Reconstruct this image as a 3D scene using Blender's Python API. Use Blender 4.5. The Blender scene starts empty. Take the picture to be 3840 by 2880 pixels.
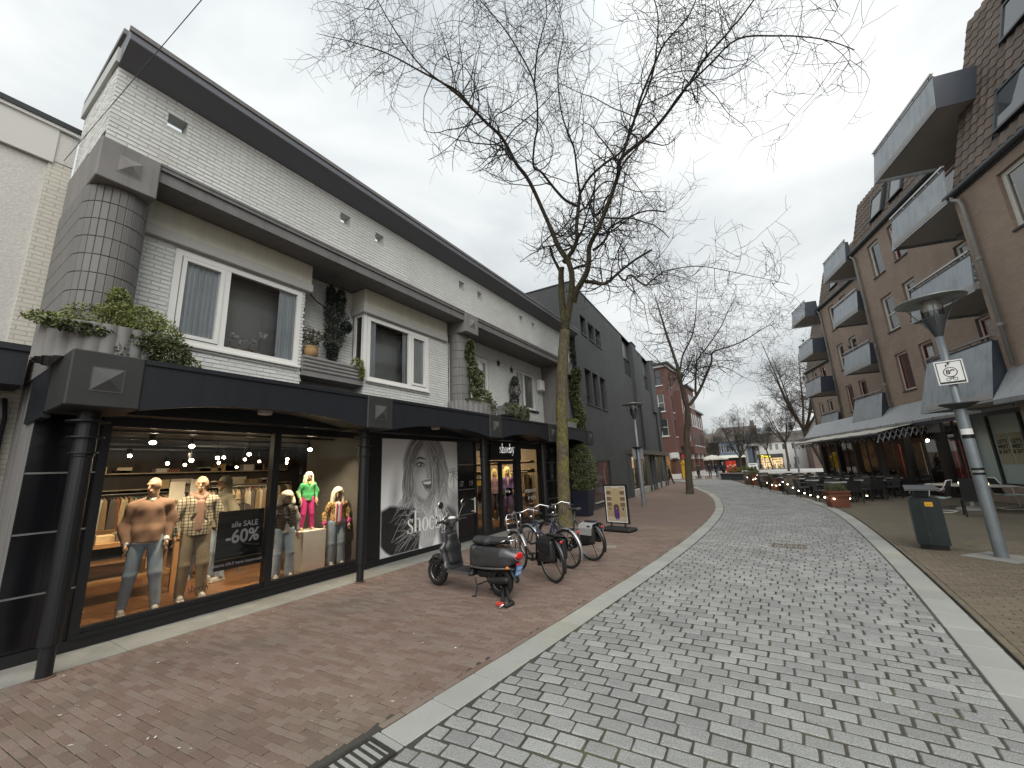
import bpy, math, random
import numpy as np
from mathutils import Matrix, Vector
R = math.radians
rng = random.Random(7)
nrng = np.random.default_rng(11)
scene = bpy.context.scene
col = scene.collection

# ---------------------------------------------------------------- camera
cam_d = bpy.data.cameras.new('camera')
cam = bpy.data.objects.new('camera', cam_d); col.objects.link(cam)
cam.matrix_world = Matrix(((.84634, .15036, .51098, 0), (.53063, -.15469, -.83337, 0), (-.04626, .97645, -.21071, 1.8), (0, 0, 0, 1)))
cam_d.sensor_fit = 'HORIZONTAL'; cam_d.sensor_width = 36; cam_d.lens = 36 * 1503 / 3840
cam_d.clip_start = .05; cam_d.clip_end = 1200
scene.camera = cam

# ---------------------------------------------------------------- sky: overcast cloud deck over a Nishita sky
SUN_EL, SUN_AZ = R(46), R(140)
world = bpy.data.worlds.new('World'); scene.world = world; world.use_nodes = True
wn = world.node_tree; wn.nodes.clear()
def wnode(t, **kw):
    n = wn.nodes.new(t)
    for k, v in kw.items(): setattr(n, k, v)
    return n
w_out = wnode('ShaderNodeOutputWorld'); w_bg = wnode('ShaderNodeBackground')
w_sky = wnode('ShaderNodeTexSky', sky_type='NISHITA', sun_disc=False, sun_elevation=SUN_EL, sun_rotation=SUN_AZ)
w_sky.air_density = 1.0; w_sky.dust_density = 3.0
w_tc = wnode('ShaderNodeTexCoord')
w_map = wnode('ShaderNodeMapping'); w_map.inputs['Scale'].default_value = (1.0, 1.0, 2.2); w_map.inputs['Rotation'].default_value = (0, 0, R(35))
w_n1 = wnode('ShaderNodeTexNoise'); w_n1.inputs['Scale'].default_value = 1.5; w_n1.inputs['Detail'].default_value = 5; w_n1.inputs['Roughness'].default_value = .48; w_n1.inputs['Distortion'].default_value = .35
w_cr = wnode('ShaderNodeValToRGB')
w_cr.color_ramp.elements[0].position = .38; w_cr.color_ramp.elements[0].color = (3.4, 3.64, 3.74, 1)
w_cr.color_ramp.elements[1].position = .62; w_cr.color_ramp.elements[1].color = (5.9, 6.0, 5.9, 1)
w_mix = wnode('ShaderNodeMixRGB'); w_mix.inputs['Fac'].default_value = .94
wl = wn.links.new
wl(w_tc.outputs['Generated'], w_map.inputs['Vector']); wl(w_map.outputs['Vector'], w_n1.inputs['Vector'])
wl(w_n1.outputs['Fac'], w_cr.inputs['Fac']); wl(w_sky.outputs['Color'], w_mix.inputs['Color1']); wl(w_cr.outputs['Color'], w_mix.inputs['Color2'])
w_sep = wnode('ShaderNodeSeparateXYZ'); wl(w_tc.outputs['Generated'], w_sep.inputs[0])      # overcast deck: brighter towards the zenith
w_el = wnode('ShaderNodeMapRange'); w_el.inputs['From Min'].default_value = 0; w_el.inputs['From Max'].default_value = 1; w_el.inputs['To Min'].default_value = .84; w_el.inputs['To Max'].default_value = 1.3
wl(w_sep.outputs['Z'], w_el.inputs['Value']); w_sc = wnode('ShaderNodeVectorMath', operation='SCALE'); wl(w_mix.outputs['Color'], w_sc.inputs[0]); wl(w_el.outputs[0], w_sc.inputs['Scale'])
wl(w_sc.outputs[0], w_bg.inputs['Color']); w_bg.inputs['Strength'].default_value = .095
wl(w_bg.outputs['Background'], w_out.inputs['Surface'])
sun_d = bpy.data.lights.new('sun', 'SUN'); sun_d.energy = 1.5; sun_d.angle = R(60); sun_d.color = (1, .97, .92)
sun = bpy.data.objects.new('sun', sun_d); col.objects.link(sun)
sun.rotation_euler = (R(90) - SUN_EL, 0, R(180) - SUN_AZ)
vs = scene.view_settings
vs.view_transform = 'Standard'; vs.look = 'None'; vs.gamma = 1; vs.use_curve_mapping = False
vs.exposure = .92
scene.cycles.use_denoising = True
scene.cycles.max_bounces = 8; scene.cycles.transparent_max_bounces = 24; scene.cycles.diffuse_bounces = 4
scene.cycles.sample_clamp_indirect = 6; scene.cycles.caustics_reflective = False; scene.cycles.caustics_refractive = False

# ---------------------------------------------------------------- materials
MATS = {}
def nodes_of(name):
    m = bpy.data.materials.new(name); m.use_nodes = True
    nt = m.node_tree; nt.nodes.clear()
    o = nt.nodes.new('ShaderNodeOutputMaterial'); b = nt.nodes.new('ShaderNodeBsdfPrincipled')
    nt.links.new(b.outputs[0], o.inputs[0])
    return m, nt, b
def math_node(nt, op, a, b=None):
    n = nt.nodes.new('ShaderNodeMath'); n.operation = op
    for i, v in enumerate((a, b)):
        if v is None: continue
        if isinstance(v, (int, float)): n.inputs[i].default_value = v
        else: nt.links.new(v, n.inputs[i])
    return n.outputs[0]
def noise(nt, vec, scale, detail=4, rough=.55):
    n = nt.nodes.new('ShaderNodeTexNoise'); n.inputs['Scale'].default_value = scale; n.inputs['Detail'].default_value = detail; n.inputs['Roughness'].default_value = rough
    nt.links.new(vec, n.inputs['Vector']); return n.outputs['Fac']
def scale_col(nt, colr, fac):
    n = nt.nodes.new('ShaderNodeVectorMath'); n.operation = 'SCALE'
    if isinstance(colr, tuple): n.inputs[0].default_value = colr[:3]
    else: nt.links.new(colr, n.inputs[0])
    if isinstance(fac, (int, float)): n.inputs['Scale'].default_value = fac
    else: nt.links.new(fac, n.inputs['Scale'])
    return n.outputs[0]
def mixc(nt, fac, a, b):
    n = nt.nodes.new('ShaderNodeMixRGB')
    for i, v in ((0, fac), (1, a), (2, b)):
        if isinstance(v, (int, float)): n.inputs[i].default_value = v
        elif isinstance(v, tuple): n.inputs[i].default_value = (*v[:3], 1)
        else: nt.links.new(v, n.inputs[i])
    return n.outputs[0]
def ramp(nt, fac, p0, p1):
    n = nt.nodes.new('ShaderNodeMapRange'); n.inputs['From Min'].default_value = p0; n.inputs['From Max'].default_value = p1
    nt.links.new(fac, n.inputs['Value']); return n.outputs[0]
def bump(nt, b, h, dist=.01, strength=.5):
    n = nt.nodes.new('ShaderNodeBump'); n.inputs['Distance'].default_value = dist; n.inputs['Strength'].default_value = strength
    nt.links.new(h, n.inputs['Height']); nt.links.new(n.outputs[0], b.inputs['Normal'])
def world_pos(nt):
    return nt.nodes.new('ShaderNodeNewGeometry').outputs['Position']
def piece_random(nt):
    g = nt.nodes.new('ShaderNodeNewGeometry'); oi = nt.nodes.new('ShaderNodeObjectInfo')
    return math_node(nt, 'FRACT', math_node(nt, 'ADD', g.outputs['Random Per Island'], math_node(nt, 'MULTIPLY', oi.outputs['Random'], 7.31)))
def mat(name, c, rough=.6, metal=0., var=.12, scale=3., fine=None, bumpd=0., bscale=40, piece=0., piece2=None, spec=.5, stain=None, coat=0., streak=0.):
    """flat-coloured surface with cloudy variation, per-piece tone, optional stain (colour, scale, amount)"""
    if name in MATS: return MATS[name]
    m, nt, b = nodes_of(name); p = world_pos(nt)
    f = noise(nt, p, scale); f = ramp(nt, f, .25, .75)
    k = math_node(nt, 'ADD', math_node(nt, 'MULTIPLY', f, 2 * var), 1 - var)
    if fine:
        g = ramp(nt, noise(nt, p, fine[0], 3, .7), .3, .7)
        k = math_node(nt, 'MULTIPLY', k, math_node(nt, 'ADD', math_node(nt, 'MULTIPLY', g, 2 * fine[1]), 1 - fine[1]))
    base = c
    if piece or piece2:
        r = piece_random(nt)
        if piece2: base = mixc(nt, r, c, piece2)
        if piece: k = math_node(nt, 'MULTIPLY', k, math_node(nt, 'ADD', math_node(nt, 'MULTIPLY', r, 2 * piece), 1 - piece))
    if stain:
        s = ramp(nt, noise(nt, p, stain[1], 6, .62), .5, .72)
        base = mixc(nt, math_node(nt, 'MULTIPLY', s, stain[2]), base, stain[0])
    if streak:                                # rain streaks running down the surface
        mp = nt.nodes.new('ShaderNodeMapping'); mp.inputs['Scale'].default_value = (7, 7, .45); nt.links.new(p, mp.inputs['Vector'])
        k = math_node(nt, 'MULTIPLY', k, math_node(nt, 'SUBTRACT', 1, math_node(nt, 'MULTIPLY', ramp(nt, noise(nt, mp.outputs[0], 1, 5, .6), .48, .75), streak)))
    nt.links.new(scale_col(nt, base, k), b.inputs['Base Color'])
    b.inputs['Roughness'].default_value = rough; b.inputs['Metallic'].default_value = metal
    b.inputs['Specular IOR Level'].default_value = spec
    if coat: b.inputs['Coat Weight'].default_value = coat; b.inputs['Coat Roughness'].default_value = .08
    if bumpd: bump(nt, b, noise(nt, p, bscale, 5, .6), bumpd)
    MATS[name] = m; return m
def emitter(name, c, s):
    m, nt, b = nodes_of(name); b.inputs['Base Color'].default_value = (*c, 1)
    b.inputs['Emission Color'].default_value = (*c, 1); b.inputs['Emission Strength'].default_value = s
    return m
def glass(name, tint=(.9, .95, .95), add=.03, rough=0.):
    m = bpy.data.materials.new(name); m.use_nodes = True; nt = m.node_tree; nt.nodes.clear()
    o = nt.nodes.new('ShaderNodeOutputMaterial'); mx = nt.nodes.new('ShaderNodeMixShader')
    t = nt.nodes.new('ShaderNodeBsdfTransparent'); t.inputs[0].default_value = (*tint, 1)
    g = nt.nodes.new('ShaderNodeBsdfGlossy'); g.inputs['Roughness'].default_value = rough; g.inputs[0].default_value = (1, 1, 1, 1)
    fr = nt.nodes.new('ShaderNodeFresnel'); fr.inputs['IOR'].default_value = 1.5
    nt.links.new(math_node(nt, 'ADD', fr.outputs[0], add), mx.inputs[0]); nt.links.new(t.outputs[0], mx.inputs[1]); nt.links.new(g.outputs[0], mx.inputs[2]); nt.links.new(mx.outputs[0], o.inputs[0])
    return m
def brickmat(name, c1, c2, mortar, bw=.21, bh=.066, ms=.012, rough=.85, var=.15, bumpd=.006, stain=None):
    m, nt, b = nodes_of(name)
    uv = nt.nodes.new('ShaderNodeUVMap').outputs[0]
    br = nt.nodes.new('ShaderNodeTexBrick'); br.inputs['Scale'].default_value = 1; br.inputs['Brick Width'].default_value = bw; br.inputs['Row Height'].default_value = bh
    br.inputs['Mortar Size'].default_value = ms / 2; br.inputs['Mortar Smooth'].default_value = .15; br.inputs['Bias'].default_value = 0
    br.inputs['Color1'].default_value = (*c1, 1); br.inputs['Color2'].default_value = (*c2, 1); br.inputs['Mortar'].default_value = (*mortar, 1)
    nt.links.new(uv, br.inputs['Vector'])
    p = world_pos(nt)
    k = math_node(nt, 'ADD', math_node(nt, 'MULTIPLY', ramp(nt, noise(nt, p, 1.1, 6, .6), .25, .75), 2 * var), 1 - var)
    k = math_node(nt, 'MULTIPLY', k, math_node(nt, 'ADD', math_node(nt, 'MULTIPLY', noise(nt, p, 30, 3), .3), .85))
    base = br.outputs['Color']
    if stain: base = mixc(nt, math_node(nt, 'MULTIPLY', ramp(nt, noise(nt, p, stain[1], 6, .65), .48, .75), stain[2]), base, stain[0])
    nt.links.new(scale_col(nt, base, k), b.inputs['Base Color']); b.inputs['Roughness'].default_value = rough
    h = math_node(nt, 'ADD', math_node(nt, 'MULTIPLY', br.outputs['Fac'], -1), math_node(nt, 'MULTIPLY', noise(nt, p, 45, 4), .35))
    bump(nt, b, h, bumpd, .7)
    MATS[name] = m; return m

# ---------------------------------------------------------------- mesh builder
class MB:
    def __init__(s, M=None): s.v = []; s.f = []; s.M = M or Matrix()
    def add(s, vs, fs):
        o = len(s.v); s.v += [tuple(s.M @ Vector(p)) for p in vs]; s.f += [tuple(i + o for i in f) for f in fs]; return s
    def bx(s, x0, x1, y0, y1, z0, z1, rz=0, bev=0.):
        if x0 > x1: x0, x1 = x1, x0
        if y0 > y1: y0, y1 = y1, y0
        if z0 > z1: z0, z1 = z1, z0
        if bev:
            b = min(bev, (x1 - x0) * .45, (y1 - y0) * .45, (z1 - z0) * .45)
            bm = bmesh_box(x0, x1, y0, y1, z0, z1, b); return s.add(*bm)
        vs = [(x, y, z) for z in (z0, z1) for x, y in ((x0, y0), (x1, y0), (x1, y1), (x0, y1))]
        if rz:
            cx, cy = (x0 + x1) / 2, (y0 + y1) / 2; c, d = math.cos(rz), math.sin(rz)
            vs = [(cx + (x - cx) * c - (y - cy) * d, cy + (x - cx) * d + (y - cy) * c, z) for x, y, z in vs]
        return s.add(vs, [(0, 3, 2, 1), (4, 5, 6, 7), (0, 1, 5, 4), (1, 2, 6, 5), (2, 3, 7, 6), (3, 0, 4, 7)])
    def quad(s, *p): return s.add(p, [tuple(range(len(p)))])
    def prism(s, poly, z0, z1, axis='z'):
        n = len(poly)
        f = {'z': lambda a, b, c: (a, b, c), 'y': lambda a, b, c: (a, c, b), 'x': lambda a, b, c: (c, a, b)}[axis]
        vs = [f(a, b, z0) for a, b in poly] + [f(a, b, z1) for a, b in poly]
        return s.add(vs, [tuple(range(n))[::-1], tuple(range(n, 2 * n))] + [(i, (i + 1) % n, n + (i + 1) % n, n + i) for i in range(n)])
    def tube(s, pts, r, n=8, cap=True, closed=False):
        P = [Vector(p) for p in pts]; m = len(P)
        rr = r if isinstance(r, (list, tuple)) else [r] * m
        vs = []; prev = None
        for i, p in enumerate(P):
            if closed: t = P[(i + 1) % m] - P[i - 1]
            else: t = P[min(i + 1, m - 1)] - P[max(i - 1, 0)]
            if t.length < 1e-9: t = Vector((0, 0, 1))
            t.normalize()
            a = prev if prev is not None else (Vector((0, 0, 1)) if abs(t.z) < .9 else Vector((1, 0, 0)))
            a = a - t * a.dot(t)
            if a.length < 1e-6: a = t.orthogonal()
            a.normalize(); prev = a; b = t.cross(a)
            vs += [tuple(p + (a * math.cos(2 * math.pi * k / n) + b * math.sin(2 * math.pi * k / n)) * rr[i]) for k in range(n)]
        fs = []
        for i in range(m if closed else m - 1):
            j = (i + 1) % m
            fs += [(i * n + k, i * n + (k + 1) % n, j * n + (k + 1) % n, j * n + k) for k in range(n)]
        if cap and not closed: fs += [tuple(range(n))[::-1], tuple(range((m - 1) * n, m * n))]
        return s.add(vs, fs)
    def lathe(s, prof, c=(0, 0, 0), n=16, axis='z', a0=0, a1=2 * math.pi):
        full = abs(a1 - a0 - 2 * math.pi) < 1e-6; cols = n if full else n + 1
        vs = []
        for r, h in prof:
            for k in range(cols):
                a = a0 + (a1 - a0) * k / n; x, y = r * math.cos(a), r * math.sin(a)
                q = {'z': (x, y, h), 'y': (y, h, x), 'x': (h, x, y)}[axis]
                vs.append((q[0] + c[0], q[1] + c[1], q[2] + c[2]))
        fs = []
        for i in range(len(prof) - 1):
            for k in range(n):
                k2 = (k + 1) % cols
                fs.append((i * cols + k, i * cols + k2, (i + 1) * cols + k2, (i + 1) * cols + k))
        return s.add(vs, fs)
    def ell(s, c, r, n=10, m=7):
        if not isinstance(r, (tuple, list)): r = (r, r, r)
        prof = [(max(1e-4, math.sin(math.pi * i / m)), -math.cos(math.pi * i / m)) for i in range(m + 1)]
        vs, fs = [], []
        for a, h in prof:
            for k in range(n):
                t = 2 * math.pi * k / n; vs.append((c[0] + r[0] * a * math.cos(t), c[1] + r[1] * a * math.sin(t), c[2] + r[2] * h))
        for i in range(m):
            for k in range(n): fs.append((i * n + k, i * n + (k + 1) % n, (i + 1) * n + (k + 1) % n, (i + 1) * n + k))
        return s.add(vs, fs)
    def build(s, name, m, parent=None, smooth=False, **props):
        return obj(name, mesh(name, s.v, s.f, m, smooth), parent, **props)
def bmesh_box(x0, x1, y0, y1, z0, z1, b):
    """box with its edges chamfered by b"""
    vs = []; xs = (x0, x1); ys = (y0, y1); zs = (z0, z1); idx = {}
    for i in (0, 1):
        for j in (0, 1):
            for k in (0, 1):
                sx, sy, sz = (1 - 2 * i), (1 - 2 * j), (1 - 2 * k)
                for a in range(3):
                    p = [xs[i] + (0 if a == 0 else sx * b), ys[j] + (0 if a == 1 else sy * b), zs[k] + (0 if a == 2 else sz * b)]
                    idx[(i, j, k, a)] = len(vs); vs.append(tuple(p))
    fs = []
    for i in (0, 1):
        q = [idx[(i, j, k, 0)] for j, k in ((0, 0), (1, 0), (1, 1), (0, 1))]; fs.append(tuple(q if i else q[::-1]))
        q = [idx[(j, i, k, 1)] for j, k in ((0, 0), (1, 0), (1, 1), (0, 1))]; fs.append(tuple(q[::-1] if i else q))
        q = [idx[(j, k, i, 2)] for j, k in ((0, 0), (1, 0), (1, 1), (0, 1))]; fs.append(tuple(q if i else q[::-1]))
    for i in (0, 1):
        for j in (0, 1):
            for (A, B, key) in ((0, 1, lambda k: (i, j, k)), (0, 2, lambda k: (i, k, j)), (1, 2, lambda k: (k, i, j))):
                k0, k1 = key(0), key(1)
                q = [idx[(*k0, A)], idx[(*k0, B)], idx[(*k1, B)], idx[(*k1, A)]]
                fs.append(tuple(q))
    for i in (0, 1):
        for j in (0, 1):
            for k in (0, 1): fs.append((idx[(i, j, k, 0)], idx[(i, j, k, 1)], idx[(i, j, k, 2)]))
    return vs, fs
def mesh(name, v, f, m, smooth=False, uv=True):
    me = bpy.data.meshes.new(name); me.from_pydata([tuple(map(float, p)) for p in v], [], f); me.update()
    for mm in (m if isinstance(m, (list, tuple)) else [m]): me.materials.append(mm)
    if smooth: me.polygons.foreach_set('use_smooth', [True] * len(me.polygons))
    if uv and len(me.polygons):
        nl = len(me.loops); co = np.empty(len(me.vertices) * 3); me.vertices.foreach_get('co', co); co = co.reshape(-1, 3)
        li = np.empty(nl, int); me.loops.foreach_get('vertex_index', li)
        nor = np.empty(len(me.polygons) * 3); me.polygons.foreach_get('normal', nor); nor = nor.reshape(-1, 3)
        tot = np.empty(len(me.polygons), int); me.polygons.foreach_get('loop_total', tot)
        N = np.repeat(nor, tot, axis=0); P = co[li]
        t = np.stack([-N[:, 1], N[:, 0]], 1); L = np.linalg.norm(t, axis=1); hor = L < .5; L[L < 1e-6] = 1; t /= L[:, None]
        U = P[:, 0] * t[:, 0] + P[:, 1] * t[:, 1]; V = P[:, 2].copy(); U[hor] = P[hor, 0]; V[hor] = P[hor, 1]
        lay = me.uv_layers.new(name='UVMap'); lay.data.foreach_set('uv', np.stack([U, V], 1).astype(np.float32).ravel())
    return me
def obj(name, me, parent=None, loc=None, rot=None, scale=None, **props):
    o = bpy.data.objects.new(name, me); col.objects.link(o)
    if parent: o.parent = parent
    if loc is not None: o.location = loc
    if rot is not None: o.rotation_euler = rot
    if scale is not None: o.scale = scale
    for k, v in props.items(): o[k] = v
    return o
def thing(name, label, cat, loc=(0, 0, 0), rz=0, group=None, kind=None):
    o = bpy.data.objects.new(name, None); col.objects.link(o); o.location = loc; o.rotation_euler = (0, 0, rz); o.empty_display_size = .1
    o['label'] = label; o['category'] = cat
    if group: o['group'] = group
    if kind: o['kind'] = kind
    return o
def tag(o, label, cat, group=None):
    o['label'] = label; o['category'] = cat
    if group: o['group'] = group
    return o
def copy_thing(root, loc, rz, label, group=None):
    c = root.copy(); col.objects.link(c); c.location = loc; c.rotation_euler = (0, 0, rz); c['label'] = label
    if group: c['group'] = group
    for ch in list(root.children):
        a = ch.copy(); col.objects.link(a); a.parent = c
        for g in list(ch.children):
            b = g.copy(); col.objects.link(b); b.parent = a
    return c
def text_mesh(s, size=1., align='CENTER', bold=0., shear=0., space=1.):
    """flat lettering in the XY plane, returned as verts, faces"""
    key = (s, size, bold, shear)
    if key in TEXTS: return TEXTS[key]
    cu = bpy.data.curves.new('lettering', 'FONT'); cu.body = s; cu.size = size; cu.align_x = align; cu.align_y = 'CENTER'; cu.offset = bold; cu.shear = shear; cu.space_character = space
    o = bpy.data.objects.new('lettering', cu); col.objects.link(o); dg = bpy.context.evaluated_depsgraph_get(); dg.update()
    me = o.evaluated_get(dg).to_mesh(); v = [tuple(p.co) for p in me.vertices]; f = [tuple(p.vertices) for p in me.polygons]
    o.evaluated_get(dg).to_mesh_clear(); bpy.data.objects.remove(o); bpy.data.curves.remove(cu)
    TEXTS[key] = (v, f); return v, f
TEXTS = {}
def frame_mat(o, ex, ey):
    """matrix taking XY lettering to origin o with axes ex, ey"""
    ex = Vector(ex); ey = Vector(ey); ez = ex.cross(ey)
    return Matrix(((ex.x, ey.x, ez.x, o[0]), (ex.y, ey.y, ez.y, o[1]), (ex.z, ey.z, ez.z, o[2]), (0, 0, 0, 1)))
def facade_wall(mb, x0, x1, z0, z1, holes, y=0., depth=.12):
    """front sheet at y with rectangular openings (hx0,hx1,hz0,hz1) and reveals going back by depth"""
    xs = sorted({x0, x1, *[h for a in holes for h in a[:2]]}); zs = sorted({z0, z1, *[h for a in holes for h in a[2:4]]})
    xs = [x for x in xs if x0 <= x <= x1]; zs = [z for z in zs if z0 <= z <= z1]
    for a, b in zip(xs, xs[1:]):
        for c, d in zip(zs, zs[1:]):
            mx, mz = (a + b) / 2, (c + d) / 2
            if any(h[0] < mx < h[1] and h[2] < mz < h[3] for h in holes): continue
            mb.quad((a, y, c), (b, y, c), (b, y, d), (a, y, d))
    for h in holes:
        a, b, c, d = h[:4]; e = y + depth
        mb.quad((a, y, c), (a, e, c), (a, e, d), (a, y, d)); mb.quad((b, y, c), (b, y, d), (b, e, d), (b, e, c))
        mb.quad((a, y, c), (b, y, c), (b, e, c), (a, e, c)); mb.quad((a, y, d), (a, e, d), (b, e, d), (b, y, d))
    return mb
def rect_frame(mb, x0, x1, z0, z1, w, y0, y1):
    mb.bx(x0, x0 + w, y0, y1, z0, z1); mb.bx(x1 - w, x1, y0, y1, z0, z1)
    mb.bx(x0 + w, x1 - w, y0, y1, z0, z0 + w); mb.bx(x0 + w, x1 - w, y0, y1, z1 - w, z1); return mb
# ---------------------------------------------------------------- smooth bodies: distance field + surface nets
def cap(a, b, r0, r1=None, flat=None):
    return ('c', np.array(a, float), np.array(b, float), r0, r0 if r1 is None else r1, flat)
def elp(c, r): return ('e', np.array(c, float), np.array(r, float))
def rbox(c, h, r=.02, rot=0.): return ('b', np.array(c, float), np.array(h, float), r, rot)
def prim_dist(P, q):
    if q[0] == 'c':
        a, b, r0, r1, flat = q[1:]
        ab = b - a; pa = P - a
        if flat is not None:
            fl = np.array(flat); pa = pa / fl; ab = ab / fl
        t = np.clip((pa @ ab) / max(ab @ ab, 1e-9), 0, 1)
        return np.linalg.norm(pa - t[..., None] * ab, axis=-1) - (r0 + (r1 - r0) * t)
    if q[0] == 'e':
        return (np.linalg.norm((P - q[1]) / q[2], axis=-1) - 1) * q[2].min()
    pp = P - q[1]
    if q[4]:
        c_, s_ = math.cos(q[4]), math.sin(q[4]); pp = np.stack([pp[..., 0] * c_ + pp[..., 2] * s_, pp[..., 1], -pp[..., 0] * s_ + pp[..., 2] * c_], -1)
    w = np.abs(pp) - (q[2] - q[3]); return np.linalg.norm(np.maximum(w, 0), axis=-1) + np.minimum(w.max(-1), 0) - q[3]
def prim_box(q):
    if q[0] == 'c':
        m = max(q[3], q[4]) * (np.array(q[5]) if q[5] is not None else np.ones(3)); return np.minimum(q[1], q[2]) - m, np.maximum(q[1], q[2]) + m
    e = q[2] * (1.45 if q[0] == 'b' and q[4] else 1); return q[1] - e, q[1] + e
def blob(prims, res, k=.03, cut=(), disp=None):
    """one continuous surface round the primitives; returns verts, faces"""
    bx = [prim_box(q) for q in prims]; lo = np.min([b[0] for b in bx], 0) - k - 3 * res; hi = np.max([b[1] for b in bx], 0) + k + 3 * res
    n = np.ceil((hi - lo) / res).astype(int) + 1
    g = [lo[i] + res * np.arange(n[i]) for i in range(3)]
    d = np.full(n, .5, np.float64)
    def window(b, pad):
        a = np.clip(((b[0] - pad - lo) / res).astype(int), 0, n - 1); c = np.clip(((b[1] + pad - lo) / res).astype(int) + 2, 1, n)
        sl = tuple(slice(a[i], c[i]) for i in range(3)); return sl, np.stack(np.meshgrid(*[g[i][sl[i]] for i in range(3)], indexing='ij'), -1)
    for q, b in zip(prims, bx):
        sl, P = window(b, 2 * k + 3 * res); e = prim_dist(P, q); o = d[sl]
        h = np.clip(.5 + .5 * (o - e) / k, 0, 1); d[sl] = o * (1 - h) + e * h - k * h * (1 - h)
    for q in cut:
        sl, P = window(prim_box(q), 3 * res); d[sl] = np.maximum(d[sl], -prim_dist(P, q))
    if disp is not None:
        I = np.abs(d) < 6 * res; P = np.stack([g[i][w] for i, w in enumerate(np.nonzero(I))], -1); d[I] += disp(P)
    return surface_nets(d, lo, res)
def surface_nets(d, lo, res):
    s = d < 0; nx, ny, nz = d.shape
    C = [(i, j, k) for i in (0, 1) for j in (0, 1) for k in (0, 1)]
    cnt = sum(s[i:nx - 1 + i, j:ny - 1 + j, k:nz - 1 + k].astype(np.int8) for i, j, k in C)
    act = (cnt > 0) & (cnt < 8); I = np.argwhere(act)
    if not len(I): return [], []
    idx = np.full(act.shape, -1); idx[tuple(I.T)] = np.arange(len(I))
    acc = np.zeros((len(I), 3)); num = np.zeros(len(I))
    for a in C:
        for ax in range(3):
            if a[ax]: continue
            b = list(a); b[ax] = 1
            d0 = d[I[:, 0] + a[0], I[:, 1] + a[1], I[:, 2] + a[2]]; d1 = d[I[:, 0] + b[0], I[:, 1] + b[1], I[:, 2] + b[2]]
            x = (d0 < 0) != (d1 < 0); t = np.where(x, d0 / np.where(x, d0 - d1, 1), 0)
            p = np.tile(np.array(a, float), (len(I), 1)); p[:, ax] += t
            acc[x] += p[x]; num[x] += 1
    V = (I + acc / num[:, None]) * res + lo
    F = []
    for ax in range(3):
        o1, o2 = [(1, 2), (2, 0), (0, 1)][ax]
        sl0 = [slice(None)] * 3; sl1 = [slice(None)] * 3; sl0[ax] = slice(0, -1); sl1[ax] = slice(1, None)
        a, b = s[tuple(sl0)], s[tuple(sl1)]
        E = np.argwhere(a != b); E = E[(E[:, o1] > 0) & (E[:, o2] > 0)]
        if not len(E): continue
        inside = a[tuple(E.T)]
        q = []
        for u, w in ((0, 0), (1, 0), (1, 1), (0, 1)):
            e = E.copy(); e[:, o1] -= 1 - u; e[:, o2] -= 1 - w
            e = np.minimum(e, np.array(act.shape) - 1); q.append(idx[tuple(e.T)])
        q = np.stack(q, 1); q[~inside] = q[~inside][:, ::-1]
        F.append(q[(q >= 0).all(1)])
    F = np.concatenate(F)
    return V, [tuple(int(x) for x in f) for f in F]
def blob_obj(name, prims, res, m, parent=None, k=.03, cut=(), disp=None, **props):
    v, f = blob(prims, res, k, cut, disp)
    return obj(name, mesh(name, v, f, m, True), parent, **props)
for _a in (("LET'S", .17, .006), ('MEET', .17, .006), ('& EAT', .17, .006), ('Ziengs', .52, .02), ('transition', .23, 0.), ('in style', .23, 0.), ('more inspiration', .06, 0.), ('137', .2, 0.), ('139', .2, 0.), ('141', .2, 0.), ('alle SALE', .115, .002), ('-60%', .27, .006),
           ('nieuwe SALE items toegevoegd', .062, .0012), ('FBH', .07, .001), ('80G', .07, .001), ('FZR', .05, .002), ('89', .115, .003), ('A-12', .035, 0.), ('IJS', .3, 0.)): text_mesh(_a[0], _a[1], bold=_a[2])      # lettering is cut while the scene is still empty
text_mesh('Toscana', .065, shear=.35)
# ================================================================ GROUND
CAM = np.array([0, 0, 1.8])
_r = np.array([.84634, .53063, -.04626]); _u = np.array([.15036, -.15469, .97645]); _f = np.array([-.51098, .83337, .21071])
def in_view(p, pad=.03):
    v = np.array(p, float) - CAM; z = v @ _f
    if z < .1: return False
    return abs(v @ _r / z) < 1920 / 1503 * (1 + pad) and abs(v @ _u / z) < 1440 / 1503 * (1 + pad)
def nearest_split(items, pos, n=300):
    """the n visible pieces that show largest become objects, the rest stay joined"""
    vis = [(np.linalg.norm(np.array(pos(i)) - CAM), k) for k, i in enumerate(items) if in_view(pos(i))]
    vis.sort(); keep = {k for _, k in vis[:n]}
    return [i for k, i in enumerate(items) if k in keep], [i for k, i in enumerate(items) if k not in keep]
_L = np.array([(-3, -2.9), (0, -2.62), (2.2, -2.39), (3.2, -2.29), (4.9, -2.12), (7.75, -1.84), (11, -1.63), (14.45, -1.56), (17.76, -1.66), (21.87, -2.14), (25.84, -2.87), (30.77, -4.15), (35.8, -5.3), (40, -6.6), (44.3, -8.6), (50, -11)])
_Rr = np.array([(-3, .62), (0, .85), (4.28, 1.14), (6.06, 1.27), (7.53, 1.36), (9.73, 1.48), (12.59, 1.57), (15.89, 1.6), (18.21, 1.5), (21.43, 1.12), (24.28, .6), (27.5, -.1), (31.95, -1.05), (35.93, -1.85), (40, -2.6), (45.7, -3.5), (50, -4)])
def _smooth(A, y):
    y = np.asarray(y, float); k = np.linspace(-1.2, 1.2, 7)
    return np.mean([np.interp(y + d, A[:, 0], A[:, 1]) for d in k], axis=0)
Lin = lambda y: _smooth(_L, y)
Rin = lambda y: _smooth(_Rr, y)
Lout = lambda y: Lin(y) - .30
Rout = lambda y: Rin(y) + .34

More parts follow.
